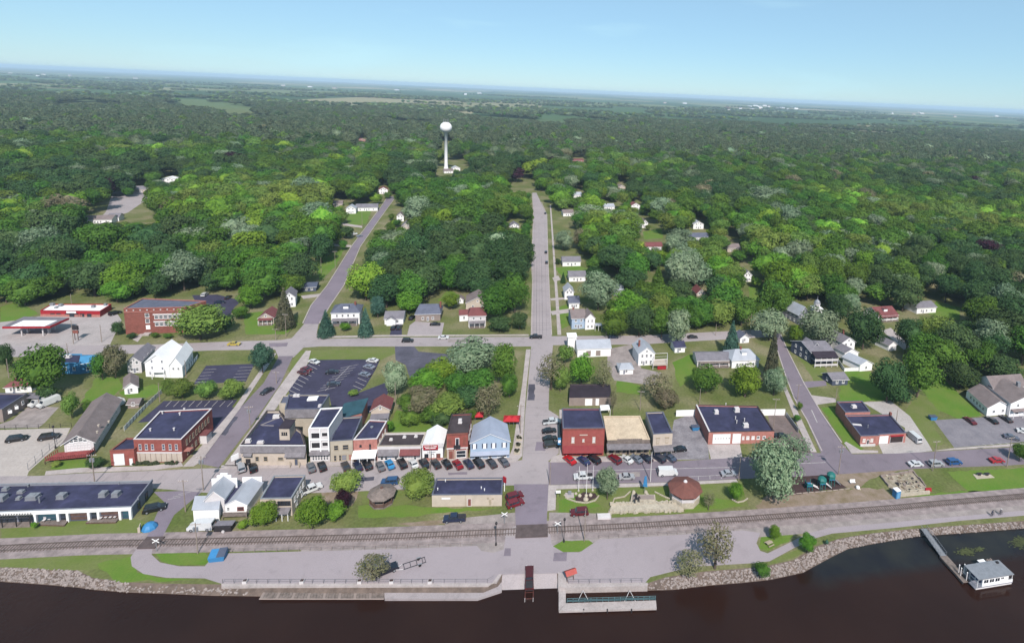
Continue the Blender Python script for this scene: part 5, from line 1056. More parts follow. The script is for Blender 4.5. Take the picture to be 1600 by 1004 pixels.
# houses among the trees uphill: front-left pixel, front width in pixels, and looks
HILL = [((796, 362), 15, M_white, M_roofgy, 'd', 'white gabled cottage in the trees left of the middle street'), ((880, 338), 16, M_white, M_roofbn, 'w', 'cottage with pinkish brown roof high beside the middle street'),
        ((896, 309), 13, M_white, M_roofmt, 'w', 'pale roofed house high above the middle street'), ((966, 298), 11, M_cream, M_roofbn, 'd', 'small cream gabled house alone in the upper wood'),
        ((986, 328), 14, M_white, M_roofrd, 'd', 'white house with dull red gable below the upper wood'), ((1003, 356), 9, M_white, M_roofbn, 'd', 'narrow white gable beside a tall chimney in the trees'),
        ((1083, 358), 16, M_white, M_roofmt, 'd', 'white dormered cottage above the long grey roofed house'), ((1073, 377), 34, M_white, M_roofbl, 'w', 'long white house with blue grey roof in the hillside trees'),
        ((1008, 392), 27, M_white, M_roofrd, 'w', 'white house with long red brown roof in the hillside trees'), ((1136, 394), 20, M_cream, M_roofbn, 'w', 'cream house with weathered roof near dark conifers'),
        ((879, 416), 28, M_white, M_roofgy, 'w', 'white house with wide grey roof and round bush on its lawn'), ((889, 440), 26, M_white, M_roofgy, 'w', 'low white house with carport beside the small street spur'),
        ((882, 468), 14, M_white, M_roofmt, 'd', 'white gabled house with pale roof facing the middle street'), ((889, 482), 16, M_white, M_roofbl, 'w', 'white house wing with dark roof behind the pale blue house'),
        ((958, 462), 16, M_greywall, M_roofmt, 'w', 'pale grey roof peeping out beside the silver tree'), ((1088, 470), 13, M_cream, M_roofrd, 'd', 'small pinkish gabled house deep among green trees'),
        ((1162, 440), 12, M_white, M_roofgy, 'd', 'white gable on the little green clearing'), ((556, 330), 34, M_white, M_roofgy, 'w', 'white ranch house with grey roof near top of the uphill street'),
        ((541, 334), 15, M_white, M_roofmt, 'd', 'white garage with pale roof beside the uphill ranch house'), ((521, 324), 14, M_cream, M_roofbn, 'w', 'small brown roofed house left of the uphill ranch house'),
        ((592, 303), 14, M_white, M_roofrd, 'd', 'white house at the very top of the uphill street'), ((620, 346), 11, M_white, M_roofbn, 'd', 'white gable right of the uphill street behind silver tree'),
        ((628, 362), 12, M_cream, M_roofgy, 'd', 'cream gable half sunk in the silver leaved trees'), ((694, 271), 14, M_white, M_roofbn, 'w', 'white roofed house at the foot of the water tower'),
        ((250, 288), 32, M_white, M_roofwh, 'd', 'white barn like house above the clearing in the west wood'), ((131, 350), 44, M_white, M_roofbn, 'w', 'long house with grey brown roof in the west wood clearing'),
        ((168, 346), 18, M_white, M_roofgy, 'w', 'low pale wing roof beside the west wood clearing'), ((560, 222), 12, M_brickpk, M_roofrd, 'd', 'distant pink house standing out of the far wood'),
        ((894, 254), 18, M_brickpk, M_roofrd, 'w', 'distant house with dull red roof above the middle street'), ((707, 268), 12, M_white, M_roofmt, 'd', 'white shed right of the water tower foot'),
        ((944, 328), 16, M_white, M_roofmt, 'w', 'white roofed house between the upper street trees'), ((208, 301), 24, M_cream, M_roofgy, 'w', 'low cream garage at the back of the west wood clearing')]
HILLBOX = []
for (fl, wpx, wm, rm, rd, lab) in HILL:
    s = SC(G(*fl)); sl = (CX - 800) * 0; d = 8.0 if wpx / s < 14 else 10.0
    fr_ = (fl[0] + wpx, fl[1] - wpx * .02); hh = 3.2 if rd == 'w' else 4.4
    house('hillside_house', lab, fl, fr_, d, hh, 2.2 if rd == 'w' else 2.4, rd, wm, rm, (2 if wpx / s < 12 else 4, 0), ov=.4, group='houses among the hillside trees')
    up = PJ(np.array(G(*fl)) + np.array([0, d, hh + 2.6]))[1]
    HILLBOX.append((fl[0] - 1, up - 1, fl[0] + wpx + 2, fl[1] + 1))
root, c = house('pale_blue_house', 'pale blue house with taupe roof, white bay and porch on the corner lot', (893, 514), (914, 513), 10, 5.4, 2.4, 'w', M_paleblue, M_roofbn, (2, 0), chim=.2)
c = rect((914.2, 515), (929, 514), 7); gablevol(root, c, 5.6, 2.2, 'd', M_white, M_roofbn, .3); winrow(root, c[0], c[1], 2, 4.2, .7, 1.3); winrow(root, c[0], c[1], 2, 1.5, .8, 1.3)
awning(root, c[1], c[1] + np.array([3.2, .1]), 3.0, 2.0, .4, M_roofmt, .15, 'porch_roof', 3)

# ------------------------------------------------------------------ water tower
g = G(697, 268); ht = HT((697, 268), 190); s = SC(g)
wt = thing('water_tower', 'white ball topped water tower rising out of the wood', 'water tower', g)
rb = 9.0 / s; MB().lathe((0, 0, 0), [(rb * .55, 0), (rb * .42, 3), (rb * .3, 8), (rb * .27, 14), (rb * .27, ht - 2 * rb + 1), (rb * .5, ht - 2 * rb + 1.2)], 20).build('stem', M_white, wt, True, True)
MB().lathe((0, 0, ht - rb), [(rb * math.sin(t), -rb * .93 * math.cos(t)) for t in np.linspace(.12, math.pi - .12, 16)], 28).build('tank', M_white, wt, True, True)
MB().lathe((0, 0, ht - rb * .14), [(rb * .5, -.4), (rb * .52, .3), (rb * .1, .5)], 16).build('cap', M_offwhite, wt, local=True)
for k in range(7): a = k * .9; MB().bar((rb * .4 * math.cos(a), rb * .4 * math.sin(a), ht - .5), (rb * .4 * math.cos(a), rb * .4 * math.sin(a), ht + R.uniform(2.5, 4.5)), .16, 5).build('antenna', M_steel, wt, local=True)
# ------------------------------------------------------------------ vehicles
def car_protos():
    """each kind: profile sections -> body, cabin glass, wheels, lamps (shared meshes)"""
    def loft(secs, hw, tw):
        # secs: (x, z_low, z_belt, z_top, half width at top) along the length; makes body shell
        pass
    P = {}
    def body(profile, w, chamfer=.16):
        """side outline (x, z) extruded to width w, upper points drawn in"""
        b = MB(); n = len(profile); zt = max(z for _, z in profile); L = []
        for s in (-1, 1):
            for x, z in profile:
                k = 1 - chamfer * max(0, (z - .9)) / max(.3, zt - .9); L.append((x, s * w / 2 * k, z))
        fs = [tuple(range(n)), tuple(range(n, 2 * n))[::-1]] + [(i, n + i, n + (i + 1) % n, (i + 1) % n) for i in range(n)]
        return b.add(L, fs)
    def glass(side, w, k, front, rear):
        """side windows, windscreen and rear window sit a centimetre proud of the shell"""
        b = MB()
        for s in (-1, 1):
            for q in side:
                v = []
                for x, z in q: v.append((x, s * (w / 2 * (1 - .16 * max(0, z - .9) / max(.3, k - .9)) + .012), z))
                b.add(v, [tuple(range(len(v))) if s < 0 else tuple(range(len(v)))[::-1]])
        for (x0, z0, x1, z1), sgn in ((front, 1), (rear, -1)):
            v = []
            for x, z, y in ((x0, z0, -1), (x0, z0, 1), (x1, z1, 1), (x1, z1, -1)):
                hw = w / 2 * (1 - .16 * max(0, z - .9) / max(.3, k - .9)) * .9; v.append((x + .012 * sgn, y * hw, z + .012))
            b.add(v, [(0, 1, 2, 3) if sgn > 0 else (3, 2, 1, 0)])
        return b
    def wheel(r):
        b = MB(); n = 12
        b.bar((0, -.11, 0), (0, .11, 0), r, n, m=0); b.bar((0, -.118, 0), (0, .118, 0), r * .6, 8, m=1)
        return b.mesh('wheel', [M_rub, M_steel])
    W = wheel(.33); W2 = wheel(.38)
    sed = [(-2.3, .28), (2.28, .28), (2.32, .62), (2.1, .82), (1.05, .93), (.35, 1.4), (-.95, 1.43), (-1.65, .98), (-2.25, .92), (-2.34, .6)]
    P['sedan'] = (body(sed, 1.82), glass([[(.9, .95), (.35, 1.35), (-.2, 1.37), (-.2, .95)], [(-.28, .95), (-.28, 1.37), (-.9, 1.37), (-1.35, .97)]], 1.82, 1.43, (1.02, .95, .4, 1.37), (-1.58, 1.0, -1.0, 1.39)), W, 1.82, ((1.4, -1.4), .33), (2.3, .68, -2.31, .75))
    suv = [(-2.35, .32), (2.3, .32), (2.36, .75), (2.15, .98), (1.2, 1.06), (.6, 1.66), (-1.95, 1.72), (-2.3, 1.05), (-2.4, .7)]
    P['suv'] = (body(suv, 1.92), glass([[(1.05, 1.08), (.58, 1.58), (-.1, 1.6), (-.1, 1.08)], [(-.18, 1.08), (-.18, 1.6), (-1.1, 1.62), (-1.1, 1.08)], [(-1.18, 1.08), (-1.18, 1.62), (-1.85, 1.62), (-2.1, 1.08)]], 1.92, 1.72, (1.17, 1.09, .64, 1.62), (-2.26, 1.1, -1.98, 1.65)), W2, 1.92, ((1.45, -1.45), .38), (2.34, .85, -2.37, .95))
    pk = [(-2.8, .42), (2.7, .42), (2.76, .85), (2.6, 1.05), (1.45, 1.12), (.95, 1.76), (-.65, 1.78), (-.9, 1.12), (-2.78, 1.1), (-2.82, .7)]
    P['pickup'] = (body(pk, 1.98), glass([[(1.3, 1.14), (.93, 1.68), (.25, 1.7), (.25, 1.14)], [(.17, 1.14), (.17, 1.7), (-.58, 1.7), (-.72, 1.14)]], 1.98, 1.78, (1.42, 1.15, .98, 1.7), (-.86, 1.18, -.68, 1.7)), W2, 1.98, ((1.75, -1.7), .38), (2.74, .92, -2.8, .9))
    vn = [(-2.9, .35), (2.85, .35), (2.92, .9), (2.7, 1.15), (2.0, 1.35), (1.55, 2.2), (-2.8, 2.3), (-2.95, .8)]
    P['van'] = (body(vn, 2.0, .08), glass([[(1.85, 1.35), (1.5, 2.0), (.95, 2.02), (.95, 1.35)], [(-.2, 1.45), (-.2, 2.0), (-1.2, 2.02), (-1.2, 1.45)]], 2.0, 2.3, (1.98, 1.38, 1.58, 2.12), (-2.92, 1.4, -2.84, 2.05)), W2, 2.0, ((1.9, -1.8), .38), (2.9, .95, -2.93, 1.1))
    out = {}
    for k, (b, g, wh, wd, (ax, r), (fx, fz, rx, rz)) in P.items():
        bed = None
        if k == 'pickup': bed = MB().box((-1.85, 0, 1.108), (1.75, 1.6, .03)).mesh('load_bed', M_dkmetal)
        out[k] = (b.mesh('body', M_white), g.mesh('glass', M_glass), wh, wd, ax, r, MB().box((0, 0, 0), (.07, .34, .14)).mesh('headlight', M_lampw), MB().box((0, 0, 0), (.06, .26, .2)).mesh('tail_light', M_tail), (fx, fz, rx, rz), MB().box((0, 0, 0), (.12, wd * .96, .16)).mesh('bumper', M_dkmetal), bed)
    return out
CARP = car_protos()
def vehicle(kind, xy, head, rgb, label, z=.03, name=None, group=None):
    g = G(*xy); cname = {'sedan': 'car', 'suv': 'suv', 'pickup': 'pickup_truck', 'van': 'van'}[kind]
    t = thing(name or cname, label, cname.replace('_', ' '), (g[0], g[1], z), math.radians(head), group)
    b, gl, wh, wd, ax, r, hl, tl, (fx, fz, rx, rz), bp, bed = CARP[kind]
    def put(n, me, l, rzv=0.0):
        o = bpy.data.objects.new(n, me); COL.objects.link(o); o.parent = t; o.location = l; o.rotation_euler = (0, 0, rzv); return o
    o = put('body', b, (0, 0, 0)); o.material_slots[0].link = 'OBJECT'; o.material_slots[0].material = paint(rgb)
    put('glass', gl, (0, 0, 0))
    for x in ax:
        for s in (-1, 1): put('wheel', wh, (x, s * (wd / 2 - .1), r))
    for s in (-1, 1): put('headlight', hl, (fx, s * wd * .36, fz)); put('tail_light', tl, (rx, s * wd * .38, rz))
    put('bumper', bp, (fx + .03, 0, .5)); put('bumper', bp, (rx - .03, 0, .5))
    if bed: put('load_bed', bed, (0, 0, 0))
    return t
BK, GY, SV, WH, RD, DR, BL, NV, LB = (30, 30, 34), (112, 114, 120), (184, 184, 190), (238, 238, 240), (190, 34, 44), (112, 26, 36), (52, 92, 160), (38, 48, 78), (58, 150, 210)
ROW = 'cars parked along the shop row'; ROWE = 'cars parked before the red brick store'
CARS = [('suv', (377, 733), 122, SV, 'silver SUV parked at the corner tavern', ROW), ('sedan', (395, 733), 122, BK, 'black car parked beside silver SUV at the tavern', ROW), ('sedan', (486, 733), 122, GY, 'grey car parked below the balcony building', ROW),
        ('sedan', (503, 731), 122, BK, 'black car next to grey car below the balcony building', ROW), ('sedan', (540, 731), 122, (60, 56, 58), 'charcoal car parked alone before the beige shop', ROW), ('sedan', (559, 731), 122, NV, 'dark blue car before the white porch canopy', ROW),
        ('suv', (574, 729), 122, BK, 'black SUV between dark blue and grey cars', ROW), ('sedan', (594, 731), 122, GY, 'grey car left of the bright blue one', ROW), ('sedan', (609, 728), 122, LB, 'bright sky blue car in the shop row', ROW),
        ('suv', (628, 727), 122, BK, 'black SUV right of the bright blue car', ROW), ('sedan', (646, 727), 122, WH, 'white car parked before the low shops', ROW), ('suv', (663, 727), 122, (36, 38, 44), 'black SUV before the white gable shop', ROW),
        ('sedan', (681, 727), 122, (44, 42, 46), 'dark car parked before the red sign shop', ROW), ('sedan', (698, 727), 122, BK, 'black car left of the dark red one', ROW), ('sedan', (715, 728), 122, (150, 30, 44), 'crimson car before the brick arch shop', ROW),
        ('sedan', (732, 727), 122, NV, 'navy car right of the crimson one', ROW), ('suv', (748, 726), 122, (34, 32, 34), 'black SUV before the pale blue hall', ROW), ('sedan', (768, 726), 122, (58, 56, 62), 'charcoal car before the pale blue hall', ROW), ('sedan', (787, 724), 122, (96, 96, 104), 'grey car last in the shop row', ROW),
        ('suv', (609, 755), 182, (48, 88, 136), 'blue SUV driving past the garden on the main street', None),
        ('pickup', (861, 661), 10, (220, 226, 232), 'white pickup parked side on by the red store', None), ('sedan', (858, 675), 10, BK, 'black car below the white pickup at the red store', None), ('sedan', (859, 687), 10, (36, 42, 40), 'second black car in the side street bay', None), ('suv', (861, 697), 10, (52, 54, 46), 'olive black SUV nearest the corner in the side bay', None),
        ('sedan', (890, 721), 128, (206, 30, 40), 'bright red car before the red brick store', ROWE), ('sedan', (912, 722), 128, (44, 62, 104), 'dark blue car beside the bright red one', ROWE), ('suv', (928, 720), 128, (36, 34, 38), 'black SUV at the east end of the red store', ROWE), ('suv', (960, 720), 128, (128, 28, 42), 'dark red SUV before the tan roofed shop', ROWE),
        ('sedan', (979, 720), 128, WH, 'white car beside the dark red SUV', ROWE), ('sedan', (994, 719), 128, (132, 138, 152), 'silver blue car right of the white one', ROWE), ('sedan', (1009, 718), 128, (44, 48, 66), 'dark car in the middle of the east row', ROWE), ('suv', (1029, 718), 128, (34, 42, 66), 'navy SUV before the cream shop', ROWE), ('sedan', (1046, 717), 128, (78, 88, 110), 'slate blue car last in the east row', ROWE),
        ('sedan', (1061, 704), 186, BK, 'black car at the mouth of the gravel yard', None), ('pickup', (911, 747), 182, (234, 236, 240), 'white pickup driving behind the flagpoles', None), ('sedan', (979, 747), 2, SV, 'silver car half hidden by the park tree', None), ('van', (1043, 741), 2, (244, 244, 246), 'large white van on the street above the park gazebo', None), ('sedan', (1138, 742), 4, (176, 178, 188), 'silver car in the shadow of the big tree', None),
        ('suv', (804, 778), 24, (116, 22, 34), 'dark red SUV at the cream building corner, upper of two', None), ('suv', (805, 789), 24, (128, 26, 38), 'dark red SUV at the cream building corner, lower of two', None), ('pickup', (710, 813), 182, NV, 'navy pickup parked on the gravel below the long cream building', None), ('suv', (905, 803), 182, (104, 22, 34), 'dark red SUV parked alone below the flagpole garden', None),
        ('pickup', (602, 894), 28, (26, 28, 44), 'black pickup parked under the small plaza tree', None), ('suv', (242, 797), 22, BK, 'black SUV in the lane beside the pillared hall', None), ('pickup', (486, 767), 38, WH, 'white pickup tucked beside the cream riverside store', None), ('van', (315, 826), 180, (240, 240, 244), 'white van on the grass below the metal workshop', None),
        ('sedan', (366, 539), 2, (214, 190, 84), 'yellow car on the upper street', None), ('suv', (637, 534), 2, (38, 36, 42), 'black SUV on the upper street', None), ('sedan', (693, 529), 2, WH, 'white car on the upper street', None), ('pickup', (837, 528), 182, (36, 36, 42), 'black pickup crossing the upper crossroads', None), ('sedan', (958, 528), 2, NV, 'navy car behind the white hall', None), ('sedan', (1082, 528), 4, (56, 54, 60), 'dark car on the shaded end of the upper street', None),
        ('sedan', (491, 567), -28, WH, 'white car at the top left of the dark lot', 'cars in the dark lot'), ('sedan', (479, 579), -28, DR, 'dark red car in the left bays of the dark lot', 'cars in the dark lot'), ('sedan', (474, 584), -28, (92, 22, 30), 'second dark red car close beside the first', 'cars in the dark lot'), ('sedan', (519, 583), 8, (44, 48, 60), 'black car alone in the middle of the dark lot', 'cars in the dark lot'),
        ('sedan', (521, 602), 12, (70, 76, 92), 'slate car in the lower middle of the dark lot', 'cars in the dark lot'), ('sedan', (582, 565), 165, WH, 'white car at the top right of the dark lot', 'cars in the dark lot'), ('sedan', (577, 575), 155, (148, 152, 170), 'silver car below the white one in the lot', 'cars in the dark lot'), ('sedan', (570, 587), 155, (134, 140, 156), 'grey car lowest in the right bays of the lot', 'cars in the dark lot'),
        ('sedan', (417, 613), 245, (58, 58, 66), 'dark car on the side street by the hedge', None), ('van', (63, 631), 245, (244, 244, 244), 'left one of two white vans on the gravel yard', None), ('van', (76, 632), 245, (240, 240, 240), 'right one of two white vans on the gravel yard', None), ('suv', (27, 688), 18, BK, 'black SUV on the pale concrete lot, left of two', None), ('suv', (77, 685), 18, (46, 38, 38), 'dark brown SUV on the pale concrete lot by the chalet', None),
        ('suv', (320, 462), 95, WH, 'white SUV in the school lot', None), ('sedan', (357, 466), 95, BK, 'black car at the far corner of the school lot', None), ('sedan', (343, 474), 30, NV, 'navy car low in the school lot', None), ('suv', (180, 491), 60, BK, 'black SUV between the red store and the school', None), ('sedan', (615, 513), 88, BK, 'left black car in the short dark driveway', None), ('sedan', (624, 513), 88, (34, 34, 40), 'right black car in the short dark driveway', None),
        ('suv', (644, 498), 80, (40, 38, 40), 'dark SUV beside the brown brick house', None), ('sedan', (680, 508), 2, BK, 'black car before the blue roofed house', None), ('van', (1427, 686), 95, (238, 240, 244), 'white van beside the fire station', None), ('sedan', (1219, 683), 165, BK, 'black car on the brown gravel beside the brick garage', None),
        ('sedan', (1430, 727), 4, (232, 232, 238), 'white car at the street edge by the ruined lot', None), ('suv', (1462, 727), 4, SV, 'silver SUV beside the white car at the street edge', None), ('suv', (1490, 724), 4, (38, 92, 156), 'blue SUV at the street edge by the green lawn', None), ('sedan', (1557, 721), 4, RD, 'bright red car at the street edge by the lawn', None),
        ('sedan', (1515, 659), 96, DR, 'dark red car in the grey lot by the restaurant', None), ('sedan', (1549, 658), 96, BK, 'black car in the grey lot, left of two', None), ('sedan', (1571, 656), 96, (40, 38, 44), 'black car in the grey lot, right of two', None), ('sedan', (1580, 685), -25, (96, 100, 118), 'slate car crossing the grey lot', None), ('sedan', (1600, 676), -25, WH, 'white car cut by the picture edge in the grey lot', None),
        ('sedan', (852, 334), 90, BK, 'farthest black car on the middle street', None), ('sedan', (853, 395), 90, BK, 'black car above the small street spur', None), ('sedan', (854, 411), 90, (36, 34, 40), 'black car just below another on the middle street', None), ('pickup', (552, 367), 20, WH, 'white pickup in a drive off the uphill street', None), ('sedan', (562, 370), 60, (150, 160, 176), 'silver car at the kerb of the uphill street', None)]
for k, xy, hd, rgb, lab, grp in CARS: vehicle(k, xy, hd, rgb, lab, group=grp)
# boat ramp with truck and trailer
ra = [np.array(G(x, y)[:2]) for x, y in ((785, 896), (870, 893.5))]; rb_ = [np.array(G(x, y, WZ)[:2]) for x, y in ((783, 921), (872, 918))]
dn_ = [(rb_[i] - ra[i]) for i in range(2)]
b = MB().add([(*ra[0], .02), (*ra[1], .02), (*(ra[1] + dn_[1] * 2.2), WZ * 2.2), (*(ra[0] + dn_[0] * 2.2), WZ * 2.2)], [(0, 3, 2, 1)]); tag(b.build('boat_ramp', M_conc), kind='structure')
t = vehicle('pickup', (827, 902), 92, (82, 24, 28), 'dark red pickup backing a trailer down the boat ramp', z=-.5); t.rotation_euler[1] = -.16
g = G(827, 926, WZ); tr = thing('boat_trailer', 'rusty boat trailer standing in the river behind the red pickup', 'trailer', (g[0], g[1], WZ))
for s in (-.9, .9): MB().bar((s, -2.2, -.1), (s, 2.0, .25), .1, 6).build('frame_rail', mat('rusty_red_steel', (112, 62, 56), .8, .2, 1), tr, local=True); MB().bar((s, -2.2, -.2), (s, -2.2, 1.0), .06, 6).build('guide_post', M_offwhite, tr, local=True)
MB().bar((-.9, 2.0, .25), (0, 4.4, .5), .07, 6).bar((.9, 2.0, .25), (0, 4.4, .5), .07, 6).build('tongue', M_steel, tr, local=True)
for y in (-1.4, .2, 1.8): MB().bar((-.9, y, .0), (.9, y, .0), .06, 6).build('cross_bar', MATS['rusty_red_steel'], tr, local=True)
# empty trailer on the plaza, cargo trailer and camper
g = G(648, 882); tr = thing('empty_trailer', 'empty grey boat trailer left on the river plaza', 'trailer', g, math.radians(22)); M_tr = M_dkmetal
for s in (-.8, .8): MB().bar((-2.6, s, .55), (2.4, s, .55), .07, 6).build('frame_rail', M_tr, tr, local=True); MB().bar((1.0, s * 1.25 - .1 * s, .33), (1.0, s * 1.25 + .1 * s, .33), .33, 12).build('wheel', M_rub, tr, local=True); MB().box((1.0, s * 1.25, .72), (.95, .26, .06)).build('mudguard', M_steel, tr, local=True)
for x in (-2.4, -1, .4, 1.7, 2.3): MB().bar((x, -.8, .55), (x, .8, .55), .05, 6).build('cross_bar', M_tr, tr, local=True)
MB().bar((-2.6, -.8, .55), (-4.6, 0, .5), .06, 6).bar((-2.6, .8, .55), (-4.6, 0, .5), .06, 6).build('tongue', M_offwhite, tr, local=True)
g = G(351, 827); tr = thing('cargo_trailer', 'low dark trailer with grey top and tan wheel beside the workshop deck', 'trailer', g); MB().box((0, 0, .9), (4.0, 2.0, 1.1)).build('box', M_dkmetal, tr, local=True); MB().box((0, .35, 1.55), (4.2, 1.6, .14)).build('lid', M_roofgy, tr, local=True); MB().bar((.2, -1.15, .36), (.2, -.95, .36), .36, 12).build('wheel', M_offwhite, tr, local=True); MB().bar((.2, 1.15, .36), (.2, .95, .36), .36, 12).build('wheel', M_rub, tr, local=True)
g = G(170, 641); tr = thing('camper_trailer', 'long white camper trailer with rounded nose behind the chalet', 'camper', g, math.radians(68))
prof = [(-4.2, .5), (4.0, .5), (4.4, 1.2), (4.1, 2.4), (3.2, 3.0), (-3.9, 3.0), (-4.3, 2.2)]; bmb = MB(); n = len(prof)
bmb.add([(x, -1.2, z) for x, z in prof] + [(x, 1.2, z) for x, z in prof], [tuple(range(n)), tuple(range(n, 2 * n))[::-1]] + [(i, n + i, n + (i + 1) % n, (i + 1) % n) for i in range(n)]); bmb.build('body', M_white, tr, local=True)
for x in (-2.5, 0, 2.4): MB().box((x, -1.21, 2.0), (1.1, .04, .7)).build('window', M_glass, tr, local=True)
for x in (-.6, .5):
    for s in (-1.1, 1.1): MB().bar((x, s - .1, .36), (x, s + .1, .36), .36, 12).build('wheel', M_rub, tr, local=True)
MB().box((-.5, -1.35, 2.7), (3.4, .5, .1)).build('awning', M_greywall, tr, local=True)

# ------------------------------------------------------------------ poles, lamps, signs
def pole(base, ytop, kind, label, group=None, m=None, arm=0.0):
    g = G(*base); h = max(3.0, HT(base, ytop)); t = thing('utility_pole' if kind in ('T', 'P', 'X') else kind, label, 'pole' if kind in ('T', 'P', 'X') else kind.replace('_', ' '), g, group=group)
    mm = m or M_pole; MB().bar((0, 0, 0), (0, 0, h), .08 if kind == 'lamp_post' else .14, 8, .07 if kind == 'lamp_post' else .09).build('shaft', mm, t, local=True)
    ca, sa = math.cos(arm), math.sin(arm)
    if kind in ('T', 'X'):
        xa_ = MB().bar((-1.2 * ca, -1.2 * sa, h - .45), (1.2 * ca, 1.2 * sa, h - .45), .08, 4).build('crossarm', mm, t, local=True)
        for s in (-1.05, -.5, .5, 1.05): MB().bar((s * ca, s * sa, h - .4), (s * ca, s * sa, h - .15), .06, 6).build('insulator', M_offwhite, xa_, local=True)
    if kind == 'X':
        for s in (-.35, .35): MB().bar((s, -.1, h - 2.2), (s, -.1, h - 1.2), .24, 10).build('transformer', M_steel, t, local=True)
    if kind == 'street_lamp':
        MB().bar((0, 0, h - .1), (1.6 * ca, 1.6 * sa, h + .15), .05, 6).build('arm', mm, t, local=True); MB().box((1.8 * ca, 1.8 * sa, h + .13), (.7, .3, .14), arm).build('lamp_head', M_steel, t, local=True)
    if kind == 'lamp_post': MB().lathe((0, 0, h), [(.1, 0), (.28, .12), (.3, .5), (.12, .75)], 10).build('lantern', M_dkmetal, t, local=True); MB().lathe((0, 0, 0), [(.26, 0), (.22, .5), (.12, .8)], 8).build('base', M_dkmetal, t, local=True)
    return t
for bs, yt, kd, lab in [((148, 754), 709, 'X', 'pole with drum transformer behind the pillared hall'), ((290, 799), 749, 'T', 'pole with long crossarm in the lane beside the workshop'), ((318, 766), 712, 'X', 'tall pole with transformers at the tavern crossroads'), ((391, 671), 634, 'X', 'leaning pole with transformers on the side street'),
                        ((432, 599), 580, 'T', 'short white topped pole beside the dark lot'), ((431, 531), 513, 'T', 'pale pole with crossarm on the upper street grass'), ((447, 526), 490, 'T', 'dark pole at the upper street corner'), ((672, 737), 695, 'T', 'pole standing among cars before the white gable shop'),
                        ((1016, 752), 706, 'P', 'plain white pole on the pavement above the monument'), ((1310, 741), 696, 'X', 'pole with transformers beside the playground corner'), ((1457, 735), 688, 'T', 'pole beside the silver SUV at the street edge'), ((1573, 729), 682, 'T', 'pole at the right edge of the green lawn'), ((1208, 673), 622, 'T', 'tall pole rising behind the big silver tree'),
                        ((1246, 624), 600, 'T', 'pole at the kerb of the east side street'), ((309, 864), 816, 'X', 'pole on the grass oval by the railway crossing'), ((913, 845), 794, 'P', 'tall pale pole on the small green island'), ((813, 677), 632, 'T', 'pole beside the red umbrellas'), ((1306, 624), 606, 'P', 'short pole behind the fire station'),
                        ((1000, 641), 610, 'T', 'pole on the lawn behind the tan roofed shop'), ((1093, 631), 607, 'P', 'short pole behind the brick garage'), ((618, 633), 597, 'P', 'pole beside the tan cottage'), ((947, 524), 498, 'T', 'pole beside the pale blue house'), ((115, 537), 500, 'T', 'pole at the fuel station entrance'), ((159, 534), 507, 'P', 'pole on the school drive'),
                        ((30, 478), 448, 'P', 'pole at the wood edge behind the fuel canopy'), ((112, 476), 459, 'P', 'pole behind the red fascia store'), ((14, 590), 560, 'P', 'pole on the west lane near big leafy tree'), ((291, 591), 563, 'P', 'pole beside the double gabled house'), ((250, 628), 598, 'P', 'pole at the picket fence top'), ((502, 366 + 60), 402, 'P', 'pole beside the uphill street below the meadow'),
                        ((524, 421), 392, 'T', 'pole halfway up the uphill street'), ((566, 354), 330, 'P', 'pole beside the meadow at the uphill ranch house'), ((590, 318), 298, 'P', 'pole near the top of the uphill street'), ((1284, 520), 500, 'P', 'pole before the grey church'), ((1172, 520), 490, 'P', 'pole by the upper street end'), ((1118, 524), 506, 'P', 'pole on the bare verge of the upper street'),
                        ((1400, 660), 640, 'P', 'pole on the station concrete yard'), ((1493, 592), 570, 'P', 'pale pole before the east trees'), ((859, 757), 722, 'P', 'thin pole at the middle crossroads kerb'), ((1154, 750), 712, 'P', 'pole in front of the big tree shadow'), ((106, 553), 536, 'P', 'low pole before the blue house'), ((87, 700), 668, 'lamp_post', 'dark lamp post on the pale concrete lot'),
                        ((881, 846), 813, 'lamp_post', 'dark lamp post on the small green island'), ((775, 851), 819, 'lamp_post', 'dark lamp post at the plaza entrance')]:
    pole(bs, yt, kd, lab, 'utility poles' if kd in ('T', 'P', 'X') else None, M_dkmetal if kd == 'lamp_post' else (M_offwhite if kd == 'P' and 'white' in lab else None), R.uniform(-.15, .15))
for i, (x, y, yt) in enumerate(((904, 767, 728), (916, 773, 724), (926, 766, 727))):
    g = G(x, y); h = HT((x, y), yt); t = thing('flagpole', '%s slim white flagpole in the flower circle' % ('left', 'tall middle', 'right')[i], 'flagpole', g, group='flagpoles in the park'); MB().bar((0, 0, 0), (0, 0, h), .07, 8, .04).build('shaft', M_white, t, local=True); MB().lathe((0, 0, h), [(.04, 0), (.1, .08), (.04, .18)], 8).build('finial', M_steel, t, local=True); MB().lathe((0, 0, 0), [(.3, 0), (.3, .25), (.1, .3)], 10).build('base', M_stone, t, local=True)
for (x, y, lab) in ((245, 861, 'white railway crossbuck sign by the curved access road'), (788, 818, 'white railway crossbuck sign above the track at the middle street'), (871, 833, 'white railway crossbuck sign below the track by the green island')):
    g = G(x, y); t = thing('crossbuck_sign', lab, 'sign', g); MB().bar((0, 0, 0), (0, 0, 3.2), .07, 6).build('post', M_steel, t, local=True)
    for s in (-1, 1): MB().hexa([(-.75 * 1, -.08 - .01 * s, 2.75 - s * .5), (.75, -.08 - .01 * s, 2.75 + s * .5), (.75, -.05 - .01 * s, 2.75 + s * .5), (-.75, -.05 - .01 * s, 2.75 - s * .5)], [(-.75, -.08 - .01 * s, 2.98 - s * .5), (.75, -.08 - .01 * s, 2.98 + s * .5), (.75, -.05 - .01 * s, 2.98 + s * .5), (-.75, -.05 - .01 * s, 2.98 - s * .5)]).build('blade', M_white, t, local=True)
g = G(120, 531); t = thing('price_sign', 'tall two panel dark sign at the fuel station kerb', 'sign', g)
